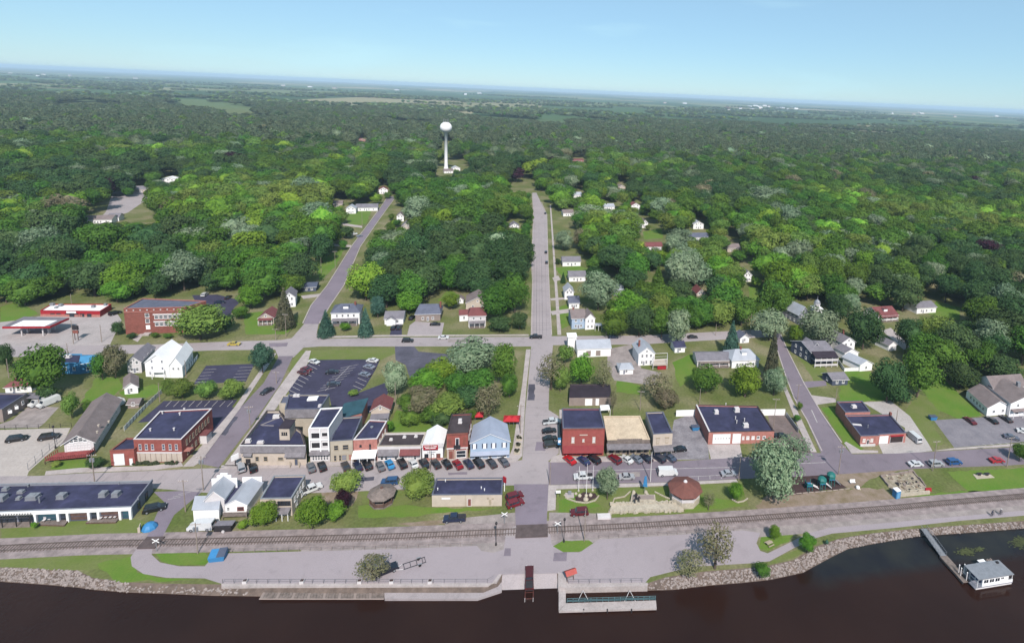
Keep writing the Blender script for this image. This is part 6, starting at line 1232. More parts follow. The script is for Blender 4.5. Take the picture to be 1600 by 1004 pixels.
for s in (-.6, .6): MB().box((s, 0, 3.2), (.18, .18, 6.4)).build('post', M_woodbr, t, local=True)
MB().box((0, -.1, 5.4), (2.4, .3, 1.7)).build('panel', M_dkmetal, t, local=True); MB().box((0, -.1, 3.6), (2.2, .3, 1.2)).build('panel', M_brick2, t, local=True)

# ------------------------------------------------------------------ fences and railings
def rail_fence(name, label, pts, step, h, m, rails=(1.0, .55), z=.03, cat='fence', post=.04):
    w = px(pts); f = thing(name, label, cat, (*w[0], 0)); ps = resample(w, step)
    pm = MB().box((0, 0, h / 2), (post * 2, post * 2, h)).mesh('post', m)
    for p, a in ps: inst('post', pm, (p[0], p[1], z), a, f)
    for r in rails:
        for i in range(len(w) - 1): MB().bar((*w[i], z + h * r), (*w[i + 1], z + h * r), post * .8, 4).build('rail', m, f)
    return f
rail_fence('track_fence', 'long low dark fence between railway and west plaza', [(345, 863), (480, 860), (620, 857), (745, 852)], 2.5, 1.1, M_taupe)
rail_fence('track_fence', 'low dark fence between railway and east plaza', [(936, 841), (1060, 834.5), (1120, 831), (1158, 828)], 2.5, 1.1, M_taupe)
rail_fence('quay_railing', 'steel railing along the west quay edge above the wooden dock', [(348, 911), (600, 911), (762, 910.5), (772, 905)], 2.4, 1.1, M_shing)
rail_fence('quay_railing', 'steel railing along the east quay above the fishing dock', [(888, 911), (1006, 909.5)], 2.4, 1.1, M_shing)
for i, x in enumerate((383, 472, 562, 612, 672)):
    g = G(x, 910); t = thing('planter_box', '%s pale square planter on the west quay, counted from the west' % ('first', 'second', 'third', 'fourth', 'fifth')[i], 'planter', g, group='planters along the quay'); MB().box((0, 0, .35), (.9, .8, .7)).build('box', M_offwhite, t, local=True); MB().box((0, 0, .72), (.75, .65, .06)).build('soil', M_mulch, t, local=True)
rail_fence('chain_fence', 'tall grey chain fence along the pale concrete lot', [(44, 734), (72, 708), (98, 686)], 3.0, 2.2, M_steel, (1.0, .5, .1))
rail_fence('chain_fence', 'dark fence across the top of the pale concrete lot', [(-10, 672), (60, 669), (112, 667)], 3.0, 1.4, M_dkmetal)
w = px([(196, 671), (225, 640), (254, 613)]); f = thing('picket_fence', 'white picket fence running uphill beside the chalet', 'fence', (*w[0], 0)); pm = MB().box((0, 0, .75), (1.35, .07, 1.5)).mesh('panel', M_white); pm2 = MB().box((0, 0, .85), (.2, .2, 1.7)).mesh('post', M_greywall)
for p, a in resample(w, 1.9): inst('panel', pm, (p[0], p[1], 0), a, f); inst('post', pm2, (p[0] + .9 * math.cos(a), p[1] + .9 * math.sin(a), 0), a, f)
w = px([(282, 588), (296, 575), (309, 560)]); f = thing('picket_fence', 'white picket fence beside the double gabled house', 'fence', (*w[0], 0))
for p, a in resample(w, 1.9): inst('panel', pm, (p[0], p[1], 0), a, f); inst('post', pm2, (p[0] + .9 * math.cos(a), p[1] + .9 * math.sin(a), 0), a, f)

# ------------------------------------------------------------------ river front
wd = [G(x, y, WZ + .5)[:2] for x, y in ((405, 934.5), (600, 934.5), (600, 922.5), (412, 922.5))]; t = thing('timber_dock', 'weathered timber dock lying along the west quay wall', 'dock', (*wd[0], WZ))
for k in range(40):
    q = [lerp(wd[0], wd[1], k / 40 + .001), lerp(wd[0], wd[1], (k + .96) / 40), lerp(wd[3], wd[2], (k + .96) / 40), lerp(wd[3], wd[2], k / 40 + .001)]
    MB().prism([tuple(p) for p in q], WZ + .3, WZ + .5 + .02 * (k % 2)).build('plank', M_wood if k % 5 else M_taupe, t)
MB().bar((*wd[0], WZ + .4), (*wd[1], WZ + .4), .14, 4).build('fender_beam', M_taupe, t)
q = [tuple(G(x, y, WZ + .55)[:2]) for x, y in ((601, 934.5), (746, 934.5), (784, 922), (785, 897.5), (776, 903), (768, 913), (600, 916.5))]; sheet('quay_ledge', q, WZ + .55, M_conc, world=True, thick=1.2)
q = [tuple(G(x, y, -.05)[:2]) for x, y in ((346, 916), (600, 915.5), (762, 915), (776, 909), (784, 897), (779, 897), (769, 911), (346, 911.5))]; sheet('quay_wall', q, .06, M_walk, world=True, thick=1.6)
q = [tuple(G(x, y, -.05)[:2]) for x, y in ((884, 918), (1012, 915), (1012, 910), (888, 911.5), (880, 897), (872, 893), (872, 916))]; sheet('quay_wall', q, .06, M_walk, world=True, thick=1.6)
zd = WZ + .75
t = thing('fishing_dock', 'L shaped concrete dock with teal railing reaching into the river', 'dock', (*G(880, 930, zd)[:2], WZ))
for nm, q in (('walkway', ((873, 917), (884, 917), (884, 941.5), (873, 953))), ('platform', ((884.2, 941.5), (1025, 937), (1026, 949.5), (873.5, 954)))):
    MB().prism([tuple(G(x, y, zd)[:2]) for x, y in q], zd - .45, zd).build(nm, M_walk, t)
M_tealrail = mat('teal_rail_paint', (92, 132, 142), .6, .1, 1)
rp_ = [np.array(G(x, y, zd)[:2]) for x, y in ((886, 941), (1024, 937))]; n = 15
for k in range(n + 1): p = lerp(rp_[0], rp_[1], k / n); MB().box((*p, zd + .55), (.1, .1, 1.1)).build('rail_post', M_tealrail, t)
for z in (1.08, .7, .35): MB().bar((*rp_[0], zd + z), (*rp_[1], zd + z), .045, 4).build('rail', M_tealrail, t)
for k in range(n): p0, p1 = lerp(rp_[0], rp_[1], (k + .12) / n), lerp(rp_[0], rp_[1], (k + .88) / n); m = (p0 + p1) / 2; MB().box((*m, zd + .5), (np.linalg.norm(p1 - p0), .04, .5), math.atan2(*(p1 - p0)[::-1])).build('rail_panel', mat('dark_teal_mesh', (62, 92, 100), .7, .1, 1), t)
for xa in (911, 984):
    s0 = G(xa, 921.5, WZ + .9)
    for xb in (xa - 8, xa + 9): e = G(xb, 938.5, zd + .1); MB().bar(tuple(s0), tuple(e), .06, 6).build('brace_arm', M_offwhite, t)
for x in (912, 949, 987): g = G(x, 952, zd); MB().bar((g[0], g[1], WZ - 1), (g[0], g[1], zd + .2), .14, 8).build('piling', M_dkmetal, t)
g = G(891, 907); t = thing('fish_shelter', 'small red roofed information shelter at the quay corner', 'shelter', g, .35)
for sx in (-.8, .8): MB().box((sx, 0, 1.2), (.12, .12, 2.4)).build('post', M_woodbr, t, local=True)
MB().box((0, 0, 1.4), (1.6, .1, .9)).build('board', M_wood, t, local=True)
MB().add([(-1.3, -.9, 2.3), (1.3, -.9, 2.3), (1.3, .9, 2.3), (-1.3, .9, 2.3), (-1.3, 0, 2.9), (1.3, 0, 2.9)], [(0, 1, 5, 4), (2, 3, 4, 5), (0, 4, 3), (1, 2, 5), (3, 2, 1, 0)]).build('roof', mat('red_metal_roof', (196, 92, 84), .6, .1, 1), t, local=True)
# long gangway, floating dock, pilings, tour boat
zg = WZ + .55; t = thing('gangway_dock', 'long grey gangway and floating dock running out to the tour boat', 'dock', (*G(1480, 870, zg)[:2], WZ))
p0, p1, p2 = np.array(G(1443, 827)), np.array(G(1474, 868, zg)), np.array(G(1511, 909, zg)); p0[2] = .3
def plankrun(a, b, n, wdt, nm, m):
    d = (b - a)[:2]; d = d / np.linalg.norm(d); an = math.atan2(d[1], d[0])
    for k in range(n):
        c0 = a + (b - a) * (k + .5) / n; L = np.linalg.norm((b - a)[:2]) / n
        MB().box((c0[0], c0[1], c0[2]), (L * .95, wdt, .14), an).build(nm, m, t)
    return d
d = plankrun(p0, p1, 22, 1.7, 'gangway_plank', M_steel); nn = np.array([-d[1], d[0]])
for s in (-.8, .8):
    q0 = p0 + np.array([*(nn * s), 1.0]); q1 = p1 + np.array([*(nn * s), 1.0]); MB().bar(tuple(q0), tuple(q1), .05, 4).build('handrail', M_steel, t)
    for k in range(9): q = p0 + (p1 - p0) * k / 8 + np.array([*(nn * s), 0]); MB().bar(tuple(q), (q[0], q[1], q[2] + 1.0), .04, 4).build('rail_post', M_steel, t)
    for k in range(8): q = p0 + (p1 - p0) * k / 8 + np.array([*(nn * s), 0.05]); e = p0 + (p1 - p0) * (k + 1) / 8 + np.array([*(nn * s), 1.0]); MB().bar(tuple(q), tuple(e), .03, 4).build('brace', M_steel, t)
plankrun(p1, p2, 18, 2.0, 'dock_plank', M_wood)
for s in (-1, 1): q0 = p1 + np.array([*(nn * s), -.25]); q1 = p2 + np.array([*(nn * s), -.25]); MB().bar(tuple(q0), tuple(q1), .25, 6).build('float', M_dkmetal, t)
for i, (x, y, yt) in enumerate(((1497, 897, 882), (1500, 902, 886), (1505, 896, 880), (1508, 899, 881), (1509, 909, 893), (1514, 907, 893))):
    g = G(x, y, WZ); q = thing('mooring_pile', '%s white mooring pile of the cluster by the tour boat' % ('first', 'second', 'third', 'fourth', 'fifth', 'sixth')[i], 'piling', g, group='mooring piles by the tour boat'); hh = np.interp(0, [0, 1], [HT((x, y), yt), 1]) ; MB().bar((0, 0, -1.5), (0, 0, 2.6), .12, 8).build('shaft', M_offwhite, q, local=True); MB().lathe((0, 0, 2.6), [(.13, 0), (.13, .1), (.02, .25)], 8).build('cap', M_white, q, local=True)
A0, A1 = np.array(G(1527, 921, WZ)[:2]), np.array(G(1582, 912, WZ)[:2]); dd = (A1 - A0); L = np.linalg.norm(dd); dd /= L
bt = thing('tour_boat', 'white covered pontoon tour boat moored at the floating dock', 'boat', (*A0, WZ), math.atan2(dd[1], dd[0])); Wd = 4.0
for y in (.5, Wd - .5): MB().bar((-.4, y, .1), (L - .2, y, .1), .45, 10).build('pontoon', M_offwhite, bt, local=True)
MB().prism([(-.9, 0), (L, 0), (L, Wd), (-.9, Wd)], .45, .62).build('deck', M_greywall, bt, local=True); MB().box((L * .5 + .6, .1, .95), (L - 1.4, .1, .75)).box((L * .5 + .6, Wd - .1, .95), (L - 1.4, .1, .75)).build('side_panel', M_white, bt, local=True)
MB().prism([(1.2, .08), (L - 1.4, .08), (L - 1.4, Wd - .08), (1.2, Wd - .08)], .63, 2.7).build('cabin', M_white, bt, local=True)
for y, s in ((.06, 0), (Wd - .06, 1)):
    for x in (1.9, 2.55, 3.5, 4.15, 5.1, 5.75): MB().box((x, y, 1.9), (.5, .06, .8)).build('window', M_glass, bt, local=True)
    for x in (6.6, 7.0): MB().box((x, y, 2.1), (.26, .06, .4)).build('window', M_glass, bt, local=True)
MB().prism([(-.2, -.15), (L - .2, -.15), (L - .2, Wd + .15), (-.2, Wd + .15)], 2.72, 2.9)  .build('canopy_roof', M_steel, bt, local=True)
for x in (-.1, L - .35):
    for y in (.1, Wd - .1): MB().bar((x, y, .6), (x, y, 2.72), .06, 6).build('canopy_post', M_white, bt, local=True)
for x0, x1, y0, y1 in ((-.7, 1.0, .12, .12), (-.7, -.7, .12, Wd - .12), (-.7, 1.0, Wd - .12, Wd - .12), (L - 1.2, L - .1, .12, .12), (L - .1, L - .1, .12, Wd - .12)): MB().bar((x0, y0, 1.55), (x1, y1, 1.55), .04, 4).bar((x0, y0, 1.1), (x1, y1, 1.1), .03, 4).build('bow_rail', M_steel, bt, local=True)
MB().box((1.18, 1.1, 1.7), (.04, 1.5, 1.5)).box((1.18, 2.9, 1.7), (.04, 1.5, 1.5)).build('windscreen', mat('blue_glass', (70, 84, 132), .15, .1, 1, spec=.6), bt, local=True)
MB().box((L - 1.4, Wd - .6, 3.05), (.6, .5, .3)).build('roof_box', M_dkmetal, bt, local=True)
g = G(1541, 886, WZ); t = thing('small_pontoon', 'smaller pale boat with folded bimini moored behind the tour boat', 'boat', g, .12); MB().prism([(-2.2, -1), (2.6, -1), (3.0, 0), (2.6, 1), (-2.2, 1)], .2, .8).build('hull', M_offwhite, t, local=True); MB().box((-1.2, 0, 1.6), (1.9, 1.8, .1)).build('canopy', M_white, t, local=True)
for x in (-2, -.4):
    for y in (-.8, .8): MB().bar((x, y, .8), (x, y, 1.6), .04, 4).build('canopy_post', M_steel, t, local=True)
for k in range(6): MB().bar((.5 + .3 * k, -.8, .8), (.5 + .3 * k, .8, 1.5 + .15 * math.sin(k * 2)), .09, 5).build('folded_cover', M_taupe, t, local=True)

# ------------------------------------------------------------------ park, playground, yards
def gazebo(label, xy, r, h, rm, pm, z0=.5, sk=None, name='gazebo'):
    g = G(*xy); t = thing(name, label, 'gazebo', g); n = 8
    pr = [(r * math.cos(2 * math.pi * (k + .5) / n), r * math.sin(2 * math.pi * (k + .5) / n)) for k in range(n)]
    MB().prism(pr, 0, z0).build('floor', sk or M_wood, t, local=True)
    for k in range(n):
        a, b = np.array(pr[k]) * .95, np.array(pr[(k + 1) % n]) * .95
        MB().box((*a, z0 + (h - z0) / 2), (.16, .16, h - z0)).build('post', pm, t, local=True)
        if k != 2: MB().box((*((a + b) / 2), z0 + .5), (np.linalg.norm(b - a) * .95, .06, .85), math.atan2(*(b - a)[::-1])).build('railing', pm, t, local=True)
        a, b = np.array(pr[k]) * 1.16, np.array(pr[(k + 1) % n]) * 1.16
        MB().add([(*a, h), (*b, h), (*(b * .12), h + r * .42), (*(a * .12), h + r * .42), (*a, h - .14), (*b, h - .14)], [(0, 1, 2, 3), (4, 5, 1, 0), (3, 2, 5, 4)]).build('roof_panel', rm, t, local=True)
    MB().lathe((0, 0, h + r * .41), [(r * .14, 0), (r * .1, .35), (.03, .6)], 8).build('finial', pm, t, local=True)
    return t
gz = gazebo('brown roofed octagonal gazebo on pale walled base in the park', (1069, 779), 4.2, 3.6, mat('brown_gazebo_roof', (136, 88, 80), .8, .15, 1), M_offwhite, 1.6, M_stone)
gazebo('weathered wooden gazebo in the garden beside the main street', (597, 783), 3.2, 2.7, M_wood, M_woodbr, .35)
g = G(1005, 785); t = thing('war_memorial', 'stone plinth memorial with dark figures and blue banner in the park', 'monument', g)
q = px([(985, 787), (1024, 787), (1023, 778), (987, 778)]); MB().prism(q, 0, 1.2).build('plinth', M_stone, t); MB().prism(inset(ccw(q), .3), 1.2, 1.3).build('plinth_top', M_taupe, t)
rr = random.Random(3)
def figure(root, x, y, z, h, m, lean=0.0):
    """cast figure: legs, torso, arms, head in one skin"""
    s = h / 1.8; b = MB()
    b.bar((x - .12 * s, y, z), (x - .1 * s, y, z + .85 * s), .09 * s, 6, .12 * s).bar((x + .14 * s, y - .15 * s, z), (x + .1 * s, y, z + .85 * s), .09 * s, 6, .12 * s)
    b.bar((x, y, z + .8 * s), (x + lean, y - .05, z + 1.45 * s), .2 * s, 8, .24 * s); b.bar((x + lean - .24 * s, y, z + 1.4 * s), (x + lean - .4 * s, y - .2 * s, z + .95 * s), .08 * s, 6); b.bar((x + lean + .24 * s, y, z + 1.4 * s), (x + lean + .42 * s, y - .25 * s, z + 1.1 * s), .08 * s, 6)
    b.lathe((x + lean, y - .05, z + 1.5 * s), [(.07 * s, 0), (.12 * s, .1 * s), (.13 * s, .2 * s), (.06 * s, .31 * s)], 8); b.build('bronze_figure', m, root)
for x, y, h in ((994, 775, 2.0), (998, 779, 1.8), (992, 781, 1.5)): gg = G(x, y + 4, 1.3); figure(t, gg[0], gg[1], 1.25, h, M_dkmetal, rr.uniform(-.15, .15))
gg = G(1007, 770); MB().bar((gg[0], gg[1], 0), (gg[0], gg[1], 5.6), .06, 6).build('banner_pole', M_steel, t); MB().hexa([(gg[0] - .6, gg[1] - .1, 2.2), (gg[0] + .7, gg[1] - .2, 2.0), (gg[0] + .7, gg[1] + .1, 2.0), (gg[0] - .6, gg[1] + .1, 2.2)], [(gg[0] - .2, gg[1] - .1, 5.2), (gg[0] + .3, gg[1] - .15, 5.3), (gg[0] + .3, gg[1] + .1, 5.3), (gg[0] - .2, gg[1] + .1, 5.2)]).build('banner', M_blueplastic, t)
for x, y in ((990, 771), (989, 776), (1011, 775), (1012, 781), (1009, 771)): gg = G(x, y); MB().lathe((gg[0], gg[1], 0), [(.5, 0), (.55, .5), (.35, .9)], 7).build('boulder', M_stone, t)
wl = thing('limestone_wall', 'broad pale limestone terrace wall below the memorial', 'wall', (*G(1005, 798)[:2], 0)); top = px([(955, 791), (985, 788), (1040, 789), (1062, 788), (1066, 797), (1030, 799), (1000, 798), (970, 802), (953, 800)])
sheet('terrace_slab', wobble(top, .25, 1.2, 5), .75, M_stone, world=True, thick=.75, parent=wl)
for k in range(44):
    tt = k / 43; p = lerp(top[8], top[4], tt) + np.array([R.uniform(-.2, .2), R.uniform(-.5, .1)]); MB().box((*p, R.uniform(.2, .5)), (R.uniform(.5, .9), R.uniform(.5, .9), R.uniform(.5, .9)), R.uniform(-.4, .4)).build('stone', M_stone, wl)
for k in range(40):
    tt = k / 39; p = lerp(top[0], top[3], tt) + np.array([R.uniform(-.1, .1), R.uniform(-.2, .4)]); MB().box((*p, .75), (R.uniform(.4, .8), R.uniform(.4, .8), R.uniform(.3, .6)), R.uniform(-.4, .4)).build('stone', M_stone, wl)
def border(label, pts, closed=False):
    w = px(pts); t = thing('garden_edging', label, 'edging', (*w[0], 0))
    for i, (p, a) in enumerate(resample(w, .55)): MB().box((p[0], p[1], .15), (.5, .28, .3), a + R.uniform(-.15, .15)).build('edge_block', M_stone, t)
border('curved pale block edging round the flagpole bed', [(882, 774), (886, 779), (900, 784), (916, 786), (930, 782), (936, 774)])
border('pale block edging winding from park tree to the memorial', [(950, 803), (956, 790), (960, 779), (976, 776), (985, 768)]); border('pale block edging from memorial to the gazebo', [(1024, 769), (1040, 777), (1058, 783), (1062, 792)]); border('short curved edging beside the round park bush', [(1145, 781), (1152, 785), (1162, 783), (1168, 779)])
lawn([(898, 776), (912, 768), (930, 770), (934, 776), (916, 784), (900, 782)], M_mulch, .011, .2, 'mulch')
g = G(915, 777); t = thing('stone_marker_group', 'pale boulders set round the flagpole feet', 'stones', g)
for dx, dy, s in ((-1.6, .6, .5), (0, -1.0, .7), (1.4, .7, .5), (.2, .6, .45), (-2.6, 1.5, .4)): MB().lathe((dx, dy, 0), [(s, 0), (s * 1.1, s * .6), (s * .5, s * 1.3)], 7).build('boulder', M_stone, t, local=True)
g = G(890, 774); t = thing('stone_bench_slab', 'pale stone tablet standing beside the flagpole bed', 'memorial', g); MB().box((0, 0, .12), (2.4, 1.9, .24)).build('base', M_walk, t, local=True); MB().box((0, .2, .75), (.9, .25, 1.1)).build('tablet', M_steel, t, local=True)
g = G(872, 776); t = thing('notice_sign', 'small white notice board on two legs at the park corner', 'sign', g)
for s in (-.5, .5): MB().box((s, 0, .7), (.09, .09, 1.4)).build('leg', M_dkmetal, t, local=True)
MB().box((0, 0, 1.6), (1.3, .1, .8)).build('board', M_white, t, local=True)
g = G(944, 811); t = thing('white_platform', 'low white concrete pad beside the limestone wall', 'pad', g); MB().box((0, .8, .25), (3.4, 1.7, .5)).build('slab', M_offwhite, t, local=True); MB().box((-1.8, .8, .4), (.12, 1.7, .7)).build('edge_board', M_taupe, t, local=True)
# playground
for i, (x, y, lab) in enumerate(((1263, 763, 'small teal climber with pale slide on the mulch'), (1283, 762, 'teal play tower with white slide in the playground middle'), (1297, 757, 'teal play tower with domed roof at the playground back'))):
    g = G(x, y); t = thing('play_structure', lab, 'playground', g); hh = (1.3, 1.8, 2.2)[i]
    for sx in (-.8, .8):
        for sy in (-.8, .8): MB().bar((sx, sy, 0), (sx, sy, hh + 1.1), .09, 6).build('post', M_redgreen, t, local=True)
    MB().box((0, 0, hh), (1.7, 1.7, .14)).build('deck', M_blueplastic, t, local=True); MB().box((0, -.8, hh + .45), (1.6, .07, .7)).box((-.8, 0, hh + .45), (.07, 1.6, .7)).build('panel', M_redgreen, t, local=True)
    MB().add([(.75, -.4, hh), (.75, .4, hh), (2.9, .2, .25), (2.9, -.6, .25), (.75, -.4, hh + .25), (.75, .4, hh + .25), (2.9, .2, .5), (2.9, -.6, .5)], [(0, 1, 2, 3), (0, 3, 7, 4), (1, 5, 6, 2)]).build('slide', M_offwhite if i != 2 else M_steel, t, local=True)
    if i: MB().lathe((0, 0, hh + 1.1), [(1.3, 0), (.9, .5), (.1, .8)], 8).build('roof', M_redgreen, t, local=True)
    MB().bar((-.8, -1.6, 0), (-.8, -.8, hh), .05, 5).bar((-.3, -1.6, 0), (-.3, -.8, hh), .05, 5).bar((-.8, -1.2, hh * .5), (-.3, -1.2, hh * .5), .04, 5).build('ladder', M_redgreen, t, local=True)
w = px([(1220, 775), (1250, 771), (1290, 768), (1325, 764)]); t = thing('log_edging', 'row of pale logs along the lower playground edge', 'edging', (*w[0], 0))
for p, a in resample(w, 1.9): MB().bar((p[0] - .8, p[1], .15), (p[0] + .8, p[1] + .15, .15), .16, 7).build('log', M_pole, t)
g = G(1332, 755); t = thing('spring_seat', 'white two seat bench unit at the playground edge', 'bench', g); MB().box((0, 0, .5), (1.6, .5, .1)).build('seat', M_white, t, local=True); MB().box((0, .25, .9), (1.6, .08, .6)).build('backrest', M_white, t, local=True)
for s in (-.6, .6): MB().box((s, 0, .22), (.1, .4, .45)).build('leg', M_steel, t, local=True)
g = G(1340, 763); t = thing('white_boulder', 'round white boulder beside the playground', 'boulder', g); MB().lathe((0, 0, 0), [(.4, 0), (.6, .3), (.5, .75), (.1, 1.0)], 9).build('rock', M_white, t, local=True); MB().lathe((.5, -.4, 0), [(.25, 0), (.2, .25), (.05, .3)], 7).build('chip', M_stone, t, local=True)
# ruined foundation
fd = px([(1376, 745), (1426, 737), (1450, 764), (1398, 772)]); t = thing('ruined_foundation', 'rubble strewn concrete foundation with low broken walls', 'ruin', (*fd[0], 0)); sheet('slab', wobble(fd, .3, 1.5, 9), .1, mat('rubble_concrete', (196, 182, 168), .95, .2, .5, rgb2=(150, 140, 116), fine=2), world=True, thick=.09, parent=t)
for i in range(4):
    p0, p1 = np.array(fd[i]), np.array(fd[(i + 1) % 4]); n = 7
    for k in range(n):
        if R.random() < .15: continue
        a0, a1 = lerp(p0, p1, k / n), lerp(p0, p1, (k + .97) / n); hh = R.uniform(.3, .8); m = (a0 + a1) / 2; MB().box((*m, hh / 2), (np.linalg.norm(a1 - a0), .35, hh), math.atan2(*(a1 - a0)[::-1])).build('wall_block', M_stone if i == 2 else M_taupe, t)
for k in range(60): p = lerp(lerp(fd[0], fd[1], R.random()), lerp(fd[3], fd[2], R.random()), R.random()); MB().box((*p, .22), (R.uniform(.2, .9), R.uniform(.2, .6), R.uniform(.15, .5)), R.uniform(0, 3)).build('rubble_piece', R.choice([M_stone, M_taupe, M_dkmetal, M_dirt]), t)
w = px([(1398, 776), (1440, 772), (1452, 771)]); t2 = thing('low_concrete_wall', 'low pale concrete wall on the railway side of the ruin', 'wall', (*w[0], 0))
for k in range(2): m = (np.array(w[k]) + np.array(w[k + 1])) / 2; dv = np.array(w[k + 1]) - np.array(w[k]); MB().box((*m, .5), (np.linalg.norm(dv) * .99, .4, 1.0), math.atan2(dv[1], dv[0])).build('wall_block', M_stone, t2)
g = G(1450, 766); t = thing('red_barrier', 'red plastic barrier at the corner of the ruin', 'barrier', g); MB().add([(-.9, -.3, 0), (.9, -.3, 0), (.9, .3, 0), (-.9, .3, 0), (-.9, -.1, .9), (.9, -.1, .9), (.9, .1, .9), (-.9, .1, .9)], [(0, 1, 5, 4), (1, 2, 6, 5), (2, 3, 7, 6), (3, 0, 4, 7), (4, 5, 6, 7)]).build('shell', M_redp, t, local=True); MB().box((0, 0, .08), (2.0, .8, .1)).build('foot', M_redp, t, local=True)
sp_ = px([(1526, 748), (1554, 746), (1546, 740), (1520, 741)]); t = thing('picnic_pad', 'pale concrete pad with two dark tables on the green lawn', 'pad', (*sp_[0], 0)); MB().prism(sp_, 0, .15).build('slab', M_stone, t)
for x in (1530, 1542): p = G(x, 743); MB().box((p[0], p[1], .85), (1.6, .8, .08)).build('table_top', M_dkmetal, t); MB().box((p[0], p[1], .45), (.9, .2, .7)).build('table_leg', M_dkmetal, t)
for x, y, lab, rz in ((1400, 776, 'blue and white portable toilet below the ruined foundation', .2), (341, 872, 'large blue container with dark lid on the plaza corner', .1), (234, 824, 'blue tarp covered mound beside the curving lane', .4), (1457, 655, 'blue bin at the corner of the grey lot', 0), (1086, 671, 'blue skip in the gravel yard by the brick garage', .1)):
    g = G(x, y)
    if 'toilet' in lab: t = thing('portable_toilet', lab, 'toilet', g, rz); MB().box((0, 0, 1.15), (1.5, 1.5, 2.3)).build('cabin', M_blueplastic, t, local=True); MB().box((0, 0, 2.38), (1.6, 1.6, .16)).build('roof', M_white, t, local=True); MB().box((0, -.77, 1.05), (.9, .05, 1.9)).build('door', mat('pale_blue_plastic', (120, 180, 224), .5, .1, 1), t, local=True)
    elif 'container' in lab: t = thing('waste_container', lab, 'container', g, rz); MB().add([(-1.5, -1, 0), (1.5, -1, 0), (1.5, 1, 0), (-1.5, 1, 0), (-1.7, -1.1, 1.1), (1.7, -1.1, 1.1), (1.7, 1.1, 1.7), (-1.7, 1.1, 1.7)], [(0, 1, 5, 4), (1, 2, 6, 5), (2, 3, 7, 6), (3, 0, 4, 7), (4, 5, 6, 7)]).build('body', M_blueplastic, t, local=True); MB().hexa([(.0, -1.05, 1.2), (1.7, -1.05, 1.2), (1.7, 1.1, 1.78), (.0, 1.1, 1.78)], [(.0, -1.05, 1.28), (1.7, -1.05, 1.28), (1.7, 1.1, 1.86), (.0, 1.1, 1.86)]).build('lid', M_dkgrey, t, local=True)
    elif 'tarp' in lab: t = thing('covered_mound', lab, 'tarp', g, rz); MB().lathe((0, 0, 0), [(1.7, 0), (1.5, .5), (1.0, 1.1), (.2, 1.4)], 9).build('tarp', M_blueplastic, t, local=True); MB().box((-1.9, 0, .7), (.15, 1.8, 1.2)).box((-1.9, -.8, .7), (.5, .15, 1.4)).build('timber_frame', M_cream, t, local=True)
    else: t = thing('waste_skip', lab, 'skip', g, rz); MB().add([(-1, -.6, 0), (1, -.6, 0), (1, .6, 0), (-1, .6, 0), (-1.3, -.8, 1.3), (1.3, -.8, 1.3), (1.3, .8, 1.3), (-1.3, .8, 1.3)], [(0, 1, 5, 4), (1, 2, 6, 5), (2, 3, 7, 6), (3, 0, 4, 7), (4, 5, 6, 7)]).build('body', M_blueplastic, t, local=True); MB().box((0, 0, 1.36), (2.7, 1.7, .1)).build('lid', M_dkgrey, t, local=True)
# red canopies and planters by the blue hall
for i, (x, y, r) in enumerate(((795, 663, 2.6), (804, 663, 2.6), (749, 657, 2.0))):
    g = G(x, y); t = thing('red_canopy', ('red pop up canopy behind the blue hall, left of the pair', 'red pop up canopy behind the blue hall, right of the pair', 'red canopy corner behind the blue hall roof')[i], 'canopy', g); M_can = mat('red_canvas', (206, 48, 58), .7, .08, 1)
    for sx in (-1, 1):
        for sy in (-1, 1): MB().bar((sx * r * .62, sy * r * .62, 0), (sx * r * .62, sy * r * .62, 2.3), .05, 5).build('leg', M_steel, t, local=True)
    a = r * .68; MB().add([(-a, -a, 2.3), (a, -a, 2.3), (a, a, 2.3), (-a, a, 2.3), (0, 0, 3.3), (-a, -a, 2.05), (a, -a, 2.05), (a, a, 2.05), (-a, a, 2.05)], [(0, 1, 4), (1, 2, 4), (2, 3, 4), (3, 0, 4), (5, 6, 1, 0), (6, 7, 2, 1), (7, 8, 3, 2), (8, 5, 0, 3)]).build('canopy', M_can, t, local=True)
for i, (x, y) in enumerate(((811, 686), (810, 697), (808, 707))):
    g = G(x, y); t = thing('street_planter', '%s dark planter bed on the corner pavement by the blue hall' % ('upper', 'middle', 'lower')[i], 'planter', g, group='planters by the blue hall'); MB().box((0, 0, .4), (1.9, 2.0, .5)).build('box', M_stone, t, local=True); f = MB()
    for k in range(14): f.box((R.uniform(-.7, .7), R.uniform(-.7, .7), .75), (.4, .4, .5), R.uniform(0, 3))
    f.build('shrub', mat('planter_leaf', (84, 84, 66), .9, .3, 2), t, local=True)
